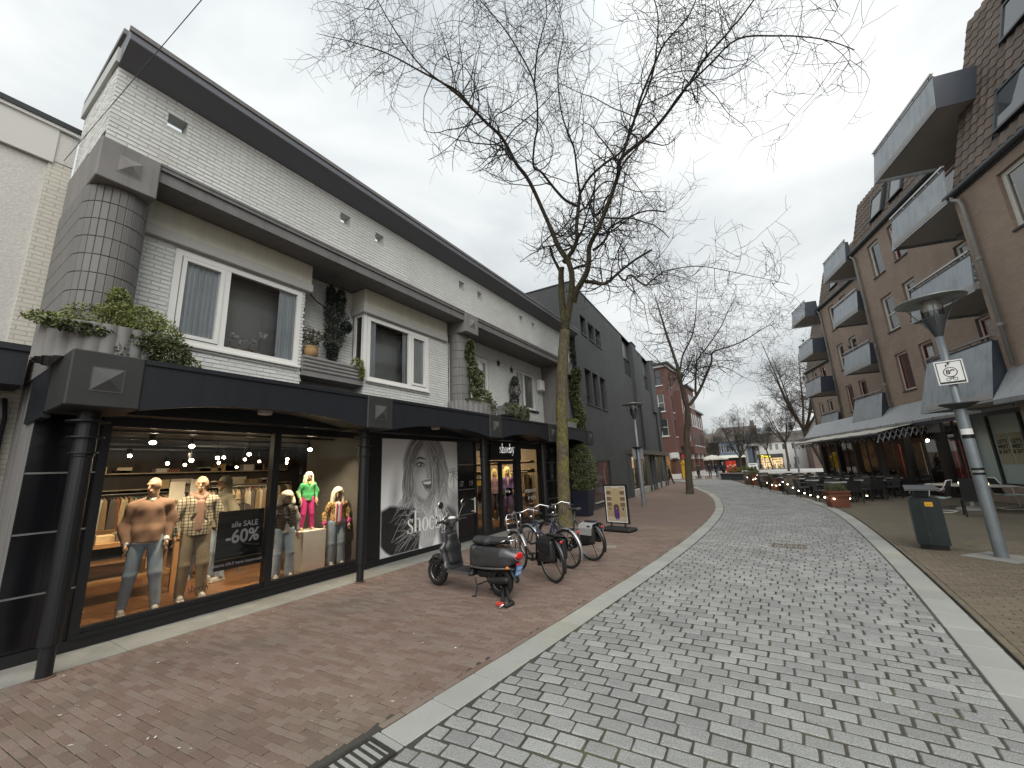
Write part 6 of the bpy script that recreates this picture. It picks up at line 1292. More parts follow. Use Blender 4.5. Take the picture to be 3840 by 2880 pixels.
def sprout(path, rad, count, lo, hi, lmin, lmax, steps, rk, level, out, spread=.9, up=.15, curl=.25, maxlevel=3, kids=(6, 5, 3)):
    """branches along a path; each is a wandering, arching twig that branches again"""
    n = len(path); g = trng.gauss; sq = math.sqrt
    for _ in range(count):
        u = lo + (hi - lo) * trng.random(); i = min(int(u * (n - 1)), n - 2); f = u * (n - 1) - i; a, b = path[i], path[i + 1]
        x, y, z = a[0] + (b[0] - a[0]) * f, a[1] + (b[1] - a[1]) * f, a[2] + (b[2] - a[2]) * f; r = rad[i] * (1 - f) + rad[i + 1] * f
        tx, ty, tz = b[0] - a[0], b[1] - a[1], b[2] - a[2]; l = sq(tx * tx + ty * ty + tz * tz) + 1e-9; tx /= l; ty /= l; tz /= l
        sx, sy, sz = g(0, 1), g(0, 1), g(0, 1); d = sx * tx + sy * ty + sz * tz; sx -= tx * d; sy -= ty * d; sz -= tz * d; l = sq(sx * sx + sy * sy + sz * sz) + 1e-9; k = 1 - spread * .75
        dx, dy, dz = tx * k + sx / l * spread, ty * k + sy / l * spread, tz * k + sz / l * spread; l = sq(dx * dx + dy * dy + dz * dz); dx /= l; dy /= l; dz /= l
        L = (lmin + (lmax - lmin) * trng.random()) * (1.15 - .45 * u); r0 = max((.009, .0065, .005)[min(level, 2)], min(r * rk, L * .017)); st = L / steps
        bx, by, bz = g(0, curl) * 2.2 / steps, g(0, curl) * 2.2 / steps, g(0, curl) * 2.2 / steps; pts = [(x, y, z)]
        for s in range(steps):
            dx += bx + g(0, .14); dy += by + g(0, .14); dz += bz + g(0, .14) + up * (1.4 if s > steps * .5 else .6) / steps * 3
            l = sq(dx * dx + dy * dy + dz * dz); dx /= l; dy /= l; dz /= l; x += dx * st; y += dy * st; z += dz * st; pts.append((x, y, z))
        r1 = max(.0032, r0 * .38); m_ = len(pts); rd = [r0 + (r1 - r0) * q / (m_ - 1) for q in range(m_)]; out.append((pts, rd))
        if level < maxlevel: sprout(pts, rd, kids[level], .12, .98, lmin * .6, lmax * .58, max(5, steps - 1), .75, level + 1, out, spread, up, curl * 1.25, maxlevel, kids)
TREE1 = [
    ([(-5.73, 12.2, -0.02), (-5.71, 12.2, 1.42), (-5.61, 12.2, 3.14), (-5.52, 12.2, 4.49), (-5.37, 12.2, 5.59), (-5.24, 12.2, 6.42)], 0.2, 0.19),
    ([(-5.24, 12.2, 6.42), (-5.23, 12.18, 6.91), (-5.25, 12.16, 7.58), (-5.22, 12.14, 8.11), (-5.18, 12.12, 8.51), (-5.13, 12.1, 8.74)], 0.13, 0.095),
    ([(-5.23, 12.1, 8.66), (-5.29, 12.03, 8.87), (-5.38, 11.97, 9.15), (-5.43, 11.9, 9.51)], 0.055, 0.045),
    ([(-5.2, 12.2, 6.51), (-5.0, 12.12, 7.1), (-4.85, 12.05, 7.57), (-4.75, 11.97, 7.91), (-4.7, 11.9, 8.29), (-4.76, 11.82, 8.71), (-4.99, 11.75, 9.2), (-5.09, 11.67, 9.53), (-5.24, 11.6, 10.11)], 0.12, 0.075),
    ([(-5.24, 11.6, 10.11), (-5.57, 10.93, 11.59), (-5.71, 10.26, 11.97), (-5.8, 9.59, 12.5), (-5.99, 8.92, 12.7), (-6.03, 8.25, 12.67), (-6.43, 7.58, 13.12), (-6.8, 6.91, 13.22), (-7.57, 6.24, 13.76), (-8.3, 5.57, 13.98), (-8.84, 4.9, 13.93)], 0.07, 0.006),
    ([(-6.03, 8.25, 12.67), (-6.12, 7.71, 12.84), (-6.39, 7.17, 12.9), (-6.73, 6.62, 13.28), (-7.17, 6.08, 14.3), (-7.11, 5.54, 14.49), (-6.76, 5.0, 14.08)], 0.035, 0.007),
    ([(-5.04, 12.1, 8.87), (-4.81, 12.14, 9.12), (-4.61, 12.18, 9.41), (-4.49, 12.22, 9.81), (-4.51, 12.26, 10.18), (-4.29, 12.3, 11.43)], 0.085, 0.06),
    ([(-4.38, 12.3, 10.96), (-4.68, 11.78, 11.06), (-4.89, 11.26, 11.38), (-5.03, 10.75, 11.65), (-5.05, 10.23, 11.51), (-4.71, 9.71, 11.79), (-4.3, 9.19, 11.95), (-4.08, 8.67, 12.73), (-4.32, 8.15, 13.66), (-4.44, 7.64, 13.92), (-4.81, 7.12, 14.53), (-4.88, 6.6, 14.53)], 0.05, 0.008),
    ([(-4.09, 8.7, 12.76), (-3.75, 8.27, 13.08), (-3.39, 7.85, 13.03), (-3.01, 7.42, 12.98), (-2.85, 7.0, 13.29)], 0.026, 0.008),
    ([(-4.29, 12.3, 11.43), (-4.11, 11.71, 11.86), (-3.93, 11.13, 12.24), (-3.86, 10.54, 12.29), (-3.84, 9.96, 12.84), (-3.59, 9.37, 13.59), (-3.11, 8.79, 13.95), (-3.05, 8.2, 14.41)], 0.04, 0.006),
    ([(-4.29, 12.3, 11.43), (-3.77, 12.0, 11.68), (-3.12, 11.7, 11.7), (-2.42, 11.4, 11.65), (-2.08, 11.1, 11.95), (-1.71, 10.8, 12.19), (-1.22, 10.5, 12.7), (-0.92, 10.2, 13.28), (-0.72, 9.9, 14.08), (-0.79, 9.6, 14.56)], 0.048, 0.013),
    ([(-4.85, 12.2, 7.35), (-4.67, 12.09, 7.66), (-4.4, 11.99, 7.91), (-4.15, 11.88, 8.16), (-4.01, 11.77, 8.44), (-3.93, 11.67, 8.83), (-3.71, 11.56, 9.09), (-3.45, 11.45, 9.33), (-2.68, 11.35, 10.71), (-2.46, 11.24, 11.24), (-1.59, 11.13, 11.5), (-0.91, 11.03, 11.91), (-0.22, 10.92, 12.45), (0.28, 10.81, 12.87), (0.96, 10.71, 13.22), (1.57, 10.6, 13.64)], 0.11, 0.018),
    ([(-2.47, 11.3, 11.29), (-1.96, 11.02, 12.02), (-1.57, 10.73, 12.55), (-1.04, 10.45, 13.13), (-0.65, 10.17, 13.34), (-0.01, 9.88, 13.4), (0.34, 9.6, 13.7)], 0.045, 0.012),
    ([(-3.92, 12.0, 8.91), (-3.68, 12.07, 9.05), (-3.45, 12.14, 9.29), (-3.35, 12.21, 9.62), (-3.32, 12.29, 9.7), (-2.85, 12.36, 9.87), (-2.13, 12.43, 9.92), (-1.56, 12.5, 9.68)], 0.045, 0.02),
    ([(-4.33, 12.1, 7.94), (-4.07, 12.21, 7.88), (-3.82, 12.33, 7.79), (-3.6, 12.44, 7.88), (-3.36, 12.56, 8.09), (-3.08, 12.67, 8.31), (-2.65, 12.79, 8.57), (-2.2, 12.9, 8.76)], 0.07, 0.03),
    ([(-3.27, 12.4, 8.0), (-3.16, 12.45, 7.8), (-3.06, 12.5, 7.78), (-2.99, 12.55, 7.92), (-2.86, 12.6, 7.9), (-2.75, 12.65, 7.73), (-2.51, 12.7, 7.47)], 0.035, 0.03),
    ([(-2.51, 12.7, 7.47), (-2.32, 12.73, 7.6), (-2.04, 12.77, 7.76), (-1.79, 12.8, 7.84), (-0.89, 12.83, 7.7), (0.09, 12.87, 7.17), (1.27, 12.9, 6.47)], 0.028, 0.006),
    ([(-0.91, 10.95, 11.84), (-0.47, 10.76, 12.07), (0.3, 10.57, 12.32), (0.99, 10.38, 12.45), (1.79, 10.18, 11.73), (2.44, 9.99, 10.95), (2.86, 9.8, 10.14)], 0.035, 0.008),
    ([(-4.16, 12.4, 10.87), (-3.63, 12.55, 11.63), (-3.16, 12.7, 11.68), (-2.48, 12.85, 11.08), (-1.71, 13.0, 10.82)], 0.03, 0.01),
]
T1 = thing('street_tree', 'bare mossy tree with spreading crown on the pavement behind the parked bicycles', 'tree', (-5.73, 12.2, 0), group='bare street trees')
def TL(paths, org): return [(np.asarray(p) - np.array(org), r) for p, r in paths]
main = [limb_path(*l) for l in TREE1]
main[0] = (main[0][0], np.linspace(.215, .175, len(main[0][0])) + .07 * np.exp(-np.linspace(0, 20, len(main[0][0]))))
tubes(TL(main[:1], (-5.73, 12.2, 0)), m_bark, 'trunk', T1); tubes(TL(main[1:], (-5.73, 12.2, 0)), barkmat('limb_bark', (.06, .05, .038), (.10, .1, .035), (6, 10)), 'limbs', T1)
tw = []
for i, (p, r) in enumerate(main):
    L = np.linalg.norm(np.diff(p, axis=0), axis=1).sum()
    if i in (0, 1): continue
    if i == 2: sprout(p, r, 5, .3, 1, .6, 1.6, 6, .3, 1, tw, kids=(5, 4, 3)); continue
    n = int(L * (4.2 if r[0] < .09 else 2.4)) + 3
    sprout(p, r, n, .18 if i not in (3, 11) else .4, 1., 1.0, 2.8, 8, .5, 0, tw, .95, .10, .5, 2, (5, 2, 1))
tubes(TL(tw, (-5.73, 12.2, 0)), m_twig, 'crown', T1, 5)
TREE2 = [
    ([(-4.09, 25.8, -0.02), (-4.03, 25.8, 1.07), (-3.91, 25.8, 2.6), (-3.83, 25.8, 3.37), (-3.68, 25.8, 4.14), (-3.59, 25.8, 4.88)], 0.19, 0.16),
    ([(-3.59, 25.8, 4.88), (-3.67, 25.69, 5.63), (-3.73, 25.57, 6.54), (-3.79, 25.46, 7.58), (-4.13, 25.34, 9.61), (-4.24, 25.23, 10.5), (-4.36, 25.11, 11.4), (-4.47, 25.0, 12.32)], 0.14, 0.02),
    ([(-3.46, 25.8, 5.13), (-3.12, 25.88, 5.52), (-2.77, 25.96, 6.02), (-2.39, 26.03, 6.73), (-1.95, 26.11, 7.6), (-1.8, 26.19, 8.19), (-0.9, 26.27, 8.37), (-0.02, 26.34, 8.62), (0.88, 26.42, 9.11), (1.43, 26.5, 9.25)], 0.1, 0.012),
    ([(-3.04, 25.8, 5.72), (-2.89, 25.69, 6.7), (-2.73, 25.57, 7.41), (-2.59, 25.46, 7.76), (-1.8, 25.34, 8.58), (-1.1, 25.23, 9.4), (-0.63, 25.11, 10.16), (-0.1, 25.0, 10.9)], 0.07, 0.012),
    ([(-3.67, 25.6, 7.3), (-3.41, 25.72, 8.23), (-2.84, 25.84, 9.19), (-2.48, 25.96, 10.29), (-2.25, 26.08, 11.53), (-2.04, 26.2, 12.62)], 0.06, 0.012),
]
T2 = thing('street_tree', 'bare forked tree standing in the brick pavement by the kerb bend', 'tree', (-4.09, 25.8, 0), group='bare street trees')
main = [limb_path(*l) for l in TREE2]
main[0] = (main[0][0], np.linspace(.2, .16, len(main[0][0])) + .05 * np.exp(-np.linspace(0, 20, len(main[0][0]))))
tubes(TL(main[:1], (-4.09, 25.8, 0)), m_bark2, 'trunk', T2); tubes(TL(main[1:], (-4.09, 25.8, 0)), m_bark2, 'limbs', T2)
tw = []
for i, (p, r) in enumerate(main[1:]):
    L = np.linalg.norm(np.diff(p, axis=0), axis=1).sum()
    sprout(p, r, int(L * 3.8), .22, 1., 1.3, 3.3, 8, .4, 0, tw, .95, .16, .45, 2, (5, 2, 1))
tubes([(p, np.maximum(r, .006)) for p, r in TL(tw, (-4.09, 25.8, 0))], m_twig2, 'crown', T2, 4)
def wild_tree(loc, h, trunk_h, r, label, seed, lean=(0, 0), spread=.5, mt=None, dens=1.):
    """a whole grown tree: trunk, rising limbs, twigs"""
    global nrng
    keep = nrng; nrng = np.random.default_rng(seed); trng.seed(seed)
    t = thing('street_tree', label, 'tree', loc, group='bare street trees')
    top = np.array([lean[0], lean[1], trunk_h]); trunk = limb_path([(0, 0, 0), tuple(top * .35 + np.array([.05, .05, 0])), tuple(top * .7), tuple(top)], r, r * .75)
    limbs = []
    for k in range(7):
        a = 2 * math.pi * k / 7 + nrng.random(); o_ = np.array([math.cos(a), math.sin(a), 0]) * spread * h * (.35 + .6 * nrng.random())
        e = top + o_ + np.array([0, 0, (h - trunk_h) * (.65 + .35 * nrng.random())])
        limbs.append(limb_path([tuple(top * (.85 + .15 * nrng.random())), tuple(top + (e - top) * .3 + o_ * .12), tuple(top + (e - top) * .65 + o_ * .05), tuple(e)], r * .5, r * .08))
    tubes([trunk], m_bark2, 'trunk', t); tubes(limbs, m_bark2, 'limbs', t); tw = []
    for p, rr in limbs: sprout(p, rr, int(16 * dens), .2, 1., h * .1, h * .24, 7, .45, 0, tw, .9, .2, .3, 2, (6, 4, 2))
    tubes([(p, np.maximum(q, .007)) for p, q in tw], mt or m_twig2, 'crown', t, 3)
    nrng = keep; return t
wild_tree((-3.6, 68, 0), 9.6, 2.2, .16, 'bare multi-limbed tree standing behind the raised bench planter', 3, (.3, 0), .42)
wild_tree((.5, 78, 0), 7.6, 3.2, .13, 'slim bare tree in front of the far white shop', 5, (-.4, 0), .3)
wild_tree((-7.5, 74, 0), 6.5, 2.5, .12, 'bare tree behind the cream parasols', 9, (.2, 0), .4)
wild_tree((5.6, 58, 0), 15.5, 5, .3, 'large bare plane tree reaching out from behind the apartment building', 12, (-1.5, 0), .42, dens=1.3)
wild_tree((2.2, 66, 0), 9.5, 4, .16, 'bare tree behind the far lamp post', 15, (.2, 0), .45)
wild_tree((-10.5, 96, 0), 8.5, 3, .15, 'bare tree beside the far end of the red brick building', 19, (.2, 0), .4)
# ================================================================ SCOOTER
m_tyre = mat('rubber_tyre', (.014, .014, .014), .75, var=.2, scale=20); m_graphite = mat('graphite_scooter_paint', (.06, .061, .064), .28, .4, var=.06, scale=3, coat=.4); m_blackpl = mat('black_scooter_plastic', (.016, .016, .017), .42, var=.1)
m_seat = mat('dark_vinyl_seat', (.032, .032, .034), .6, var=.1, scale=8); m_alloy = mat('dull_alloy', (.32, .32, .32), .35, .9, var=.08); m_redlens = mat('red_lens', (.5, .012, .012), .12, var=.1, coat=.5); m_engine = mat('engine_black', (.02, .02, .021), .55, .2, var=.2, scale=14)
def torus(b, c, Rr, r, n=32, m=10, axis='y', squash=1.):
    vs, fs = [], []
    for i in range(n):
        a = 2 * math.pi * i / n
        for j in range(m):
            t = 2 * math.pi * j / m; rr = Rr + r * math.cos(t); vs.append((c[0] + rr * math.cos(a), c[1] + r * squash * math.sin(t), c[2] + rr * math.sin(a)))
    for i in range(n):
        for j in range(m): fs.append((i * m + j, ((i + 1) % n) * m + j, ((i + 1) % n) * m + (j + 1) % m, i * m + (j + 1) % m))
    b.add(vs, fs); return b
SC = thing('scooter', 'graphite grey retro motor scooter parked on its stand in front of the poster', 'scooter', (-3.6, 5.3, 0), R(175.4))
for x, nm in ((0, 'rear'), (1.34, 'front')):
    b = MB(); torus(b, (x, 0, .218), .165, .053, 36, 12, squash=1.05); w = b.build('wheel', m_tyre, SC, True)
    b = MB(); b.lathe([(.14, -.035), (.128, -.04), (.122, -.03), (.122, .03), (.128, .04), (.14, .035)], (x, 0, .218), 32, 'y'); b.build('rim_ring', m_alloy, w, True)
    b = MB(); b.lathe([(.001, -.05), (.035, -.05), (.04, -.02), (.04, .02), (.035, .05), (.001, .05)], (x, 0, .218), 16, 'y')
    for k in range(5):
        a = 2 * math.pi * k / 5 + .3; c_, s_ = math.cos(a), math.sin(a); p = lambda r, o, y: (x + r * c_ - o * s_, y, .218 + r * s_ + o * c_)
        b.add([p(.03, -.02, -.025), p(.03, .02, -.025), p(.125, .03, -.02), p(.125, -.03, -.02), p(.03, -.02, .025), p(.03, .02, .025), p(.125, .03, .02), p(.125, -.03, .02)], [(0, 1, 2, 3), (7, 6, 5, 4), (0, 4, 5, 1), (1, 5, 6, 2), (2, 6, 7, 3), (3, 7, 4, 0)])
    b.build('rim', m_blackpl, w)
blob_obj('rear_body', [elp((.04, 0, .555), (.36, .18, .185)), elp((.27, 0, .55), (.27, .165, .19)), cap((-.1, 0, .60), (-.27, 0, .57), .12, .085, (1, 1.2, 1)), cap((.46, 0, .66), (.5, 0, .34), .075, .06, (1, 1.8, 1)), cap((.40, 0, .45), (-.2, 0, .47), .09, .07, (1, 1.8, 1))], .014, m_graphite, SC, .05, [rbox((.1, 0, .30), (.7, .4, .085), .01), elp((-.36, 0, .36), (.26, .3, .12)), rbox((.15, 0, .80), (.6, .3, .1), .02)])
b = MB(); n = 20
for sd in (-1, 1):
    pts = [(.5 - .76 * i / n, sd * (.10 + .068 * math.sin(math.pi * (.12 + .8 * i / n))), .40 + .03 * (i / n) ** 2) for i in range(n + 1)]; b.tube(pts, .016, 6)
b.build('silver_side_trim', m_alloy, SC, True)
blob_obj('seat', [cap((.44, 0, .765), (.2, 0, .755), .062, .07, (1, 1.75, 1)), cap((.2, 0, .76), (-.16, 0, .79), .06, .052, (1, 1.8, 1))], .012, m_seat, SC, .05, [rbox((.1, 0, .66), (.6, .3, .045), .01)])
b = MB(); b.tube([(.5, 0, .74), (.3, -.115, .745), (.1, -.12, .745), (-.18, -.1, .775)], .008, 5); b.tube([(.5, 0, .74), (.3, .115, .745), (.1, .12, .745), (-.18, .1, .775)], .008, 5); b.build('seat_piping', m_blackpl, SC)
blob_obj('floorboard', [rbox((.73, 0, .285), (.27, .155, .022), .015), rbox((.5, 0, .31), (.06, .13, .05), .02)], .012, m_blackpl, SC, .03); b = MB(); [b.bx(.56 + .05 * i, .58 + .05 * i, -.13, .13, .306, .314) for i in range(7)]; b.build('floor_ribs', m_alloy, SC)
b = MB(); b.bx(.5, .97, -.168, -.152, .27, .315); b.bx(.5, .97, .152, .168, .27, .315); b.build('floor_edge_trim', m_alloy, SC)
blob_obj('leg_shield', [cap((.96, 0, .34), (1.05, 0, .62), .05, .055, (1, 3.9, 1)), cap((1.05, 0, .62), (1.06, 0, .86), .055, .05, (1, 3.1, 1)), cap((.95, 0, .30), (1.0, 0, .36), .04, .05, (1, 3.2, 1))], .014, m_graphite, SC, .05)
blob_obj('inner_shield', [cap((.93, 0, .42), (.99, 0, .64), .055, .06, (1.05, 2.7, 1)), cap((.99, 0, .62), (1.0, 0, .8), .06, .05, (1.05, 2.3, 1))], .014, m_blackpl, SC, .05)
blob_obj('front_mudguard', [cap((1.14, 0, .43), (1.36, 0, .455), .05, .062, (1, 1.35, .55)), cap((1.36, 0, .455), (1.54, 0, .34), .062, .03, (1, 1.2, .6)), cap((1.12, 0, .5), (1.2, 0, .42), .06, .06, (1, 1.2, 1))], .012, m_graphite, SC, .04, [cap((1.34, -.2, .218), (1.34, .2, .218), .225)])
b = MB(); [b.tube([(1.1, sd * .05, .5), (1.3, sd * .075, .3), (1.34, sd * .075, .218)], .02, 8) for sd in (-1, 1)]; b.build('fork', m_engine, SC)
blob_obj('handlebar_cowl', [cap((1.06, 0, .88), (1.05, 0, 1.0), .05, .055, (1, 1.4, 1)), cap((1.03, -.13, 1.03), (1.03, .13, 1.03), .045), elp((1.1, 0, 1.03), (.075, .08, .07)), cap((1.0, 0, .97), (1.0, 0, 1.0), .05)], .012, m_graphite, SC, .04)
MB().lathe([(.0, .0), (.072, .0), (.068, .03), (.0, .045)], (1.145, 0, 1.03), 18, 'x').build('headlight', m_chrome, SC, True)
blob_obj('instrument_pod', [elp((1.0, 0, 1.075), (.06, .075, .03))], .008, mat('white_instrument', (.6, .6, .58), .25), SC)
b = MB(); [b.tube([(1.02, sd * .12, 1.035), (1.0, sd * .2, 1.04)], .016, 8) for sd in (-1, 1)]; b.build('handlebar', m_chrome, SC)
for sd in (-1, 1): MB().tube([(1.0, sd * .2, 1.04), (.985, sd * .33, 1.035)], .019, 10).build('grip', m_tyre, SC); MB().tube([(1.03, sd * .18, 1.03), (1.04, sd * .3, 1.02)], .006, 6).build('brake_lever', m_chrome, SC)
m_mirrorg = mat('mirror_face', (.75, .77, .78), .03, 1.)
for sd, lab in ((-1, 'm'), (1, 'm')):
    st = MB().tube([(1.02, sd * .16, 1.05), (1.0, sd * .2, 1.16), (.99, sd * .26, 1.27)], .006, 6).build('mirror', m_chrome, SC); MB().lathe([(.0, .012), (.05, .01), (.058, 0), (.054, -.006)], (.985, sd * .265, 1.3), 18, 'x').build('mirror_shell', m_chrome, st); MB().lathe([(.054, -.006), (0, -.006)], (.984, sd * .265, 1.3), 18, 'x').build('mirror_face', m_mirrorg, st)
blob_obj('engine', [rbox((.12, -.11, .27), (.22, .035, .055), .03, .08), cap((.3, -.09, .3), (-.02, -.1, .235), .055, .07), rbox((.2, -.06, .36), (.16, .06, .04), .02), cap((.38, 0, .3), (.2, 0, .3), .07, .06)], .012, m_engine, SC, .02); b = MB(); b.tube([(.3, -.155, .26), (.02, -.16, .22)], .012, 6); [b.lathe([(.0, -.19), (.012, -.19), (.012, -.165)], (x, 0, z), 8, 'y') for x, z in ((.02, .22), (.28, .29), (.1, .3))]; b.build('engine_cover_bolts', m_alloy, SC)
blob_obj('exhaust', [cap((-.2, .13, .27), (.1, .13, .24), .05, .045)], .012, m_engine, SC); MB().tube([(-.06, -.1, .5), (-.01, -.11, .24)], .022, 10).build('shock_absorber', m_engine, SC)
blob_obj('rear_mudguard', [cap((-.2, 0, .42), (-.3, 0, .25), .05, .035, (.6, 1.5, 1)), cap((-.1, 0, .45), (-.24, 0, .40), .06, .05, (1, 1.3, .6))], .012, m_blackpl, SC, .02)
blob_obj('tail_light', [elp((-.345, 0, .59), (.045, .095, .052))], .009, m_redlens, SC); b = MB(); torus(b, (0, 0, 0), .1, .012, 24, 6); b.v = [(-.352 + y * .3, x * 1.02, .585 + z * .55) for x, y, z in b.v]; b.build('tail_light_rim', m_chrome, SC, True)
blob_obj('reflector', [rbox((-.335, 0, .475), (.012, .05, .018), .005)], .006, m_redlens, SC)
for sd in (-1, 1): blob_obj('indicator', [elp((-.24, sd * .15, .44), (.025, .03, .025))], .007, mat('amber_lens', (.5, .17, .02), .2), SC)
pl_ = MB().bx(-.006, .006, -.075, .075, -.075, .075, bev=.004).build('number_plate', mat('blue_plate', (.03, .22, .55), .4), SC); pl_.location = (-.335, 0, .39); pl_.rotation_euler = (0, R(-18), 0)
for s, z in (('FBH', .034), ('80G', -.034)): v, f = text_mesh(s, .07, bold=.001); t = MB(frame_mat((-.0075, 0, z), (0, -1, 0), (0, 0, 1))); t.add(v, f); t.build('plate_lettering', m_letter, pl_)
v, f = text_mesh('Toscana', .065, shear=.35); t = MB(frame_mat((.06, -.168, .485), (-1, 0, 0), (0, 0, 1))); t.M = frame_mat((.1, -.1685, .5), (-1, -.0, 0), (0, 0, 1)) @ Matrix.Scale(-1, 4, (1, 0, 0)); t.M = frame_mat((.1, -.1685, .5), (1, 0, 0), (0, 0, 1)); t.add([(-x, y, z) if False else (x, y, z) for x, y, z in v], f); t.build('side_lettering', m_alloy, SC)
v, f = text_mesh('FZR', .05, bold=.002); t = MB(frame_mat((-.02, -.128, .79), (1, 0, 0), (0, 0, 1))); t.add(v, f); t.build('seat_lettering', m_alloy, SC)
b = MB(); b.bx(-.15, -.05, -.17, -.158, .50, .535, bev=.005); b.build('chrome_vent', m_chrome, SC); b = MB(); [b.bx(-.03 + .025 * k, -.02 + .025 * k, -.172, -.16, .485, .545) for k in range(3)]; b.build('vent_slots', m_blackpl, SC)
b = MB(); rail = [(-.18, -.1, .80), (-.3, -.12, .81), (-.34, 0, .815), (-.3, .12, .81), (-.18, .1, .80)]; b.tube(rail, .009, 8); b.tube([(.02, -.1, .74), (-.18, -.1, .80)], .009, 8); b.tube([(.02, .1, .74), (-.18, .1, .80)], .009, 8)
up = [(-.26, -.13, .82), (-.24, -.13, 1.12), (-.235, -.1, 1.16), (-.235, .1, 1.16), (-.24, .13, 1.12), (-.26, .13, .82)]; b.tube(up, .009, 8); b.tube([(-.262, -.13, .86), (-.262, .13, .86)], .009, 8); [b.tube([(-.25, -.13, z), (-.25, .13, z)], .007, 6) for z in (.95, 1.04, 1.1)]; b.tube([(-.26, -.07, .82), (-.28, -.07, .68)], .008, 6); b.tube([(-.26, .07, .82), (-.28, .07, .68)], .008, 6); b.build('luggage_rack', m_chrome, SC, True)
b = MB(); b.tube([(.42, -.1, .24), (.33, -.16, .12), (.34, -.19, .01), (.40, -.2, .006)], .011, 8); b.tube([(.42, .1, .24), (.33, .16, .12), (.34, .19, .01), (.40, .2, .006)], .011, 8); b.tube([(.36, -.13, .15), (.36, .13, .15)], .01, 6); b.build('stand', m_engine, SC)
# chain lock lying by the rear wheel
LK = thing('chain_lock', 'black sleeved chain lock with red padlock looped through the scooter rear wheel', 'lock', (-3.36, 5.0, 0)); MB().tube([(-.2, .3, .2), (-.1, .12, .06), (.0, -.04, .03), (.1, -.1, .025), (.12, .04, .03), (.02, .1, .05), (-.14, .26, .2)], .026, 8).build('sleeve', m_tyre, LK, True); MB().bx(-.06, .04, -.12, -.06, .01, .06, .4, .01).build('padlock', mat('red_padlock', (.5, .05, .04), .5), LK); MB().tube([(.03, -.1, .03), (.08, -.14, .05), (.05, -.18, .03), (0, -.16, .02)], .009, 6).build('shackle', m_chrome, LK)

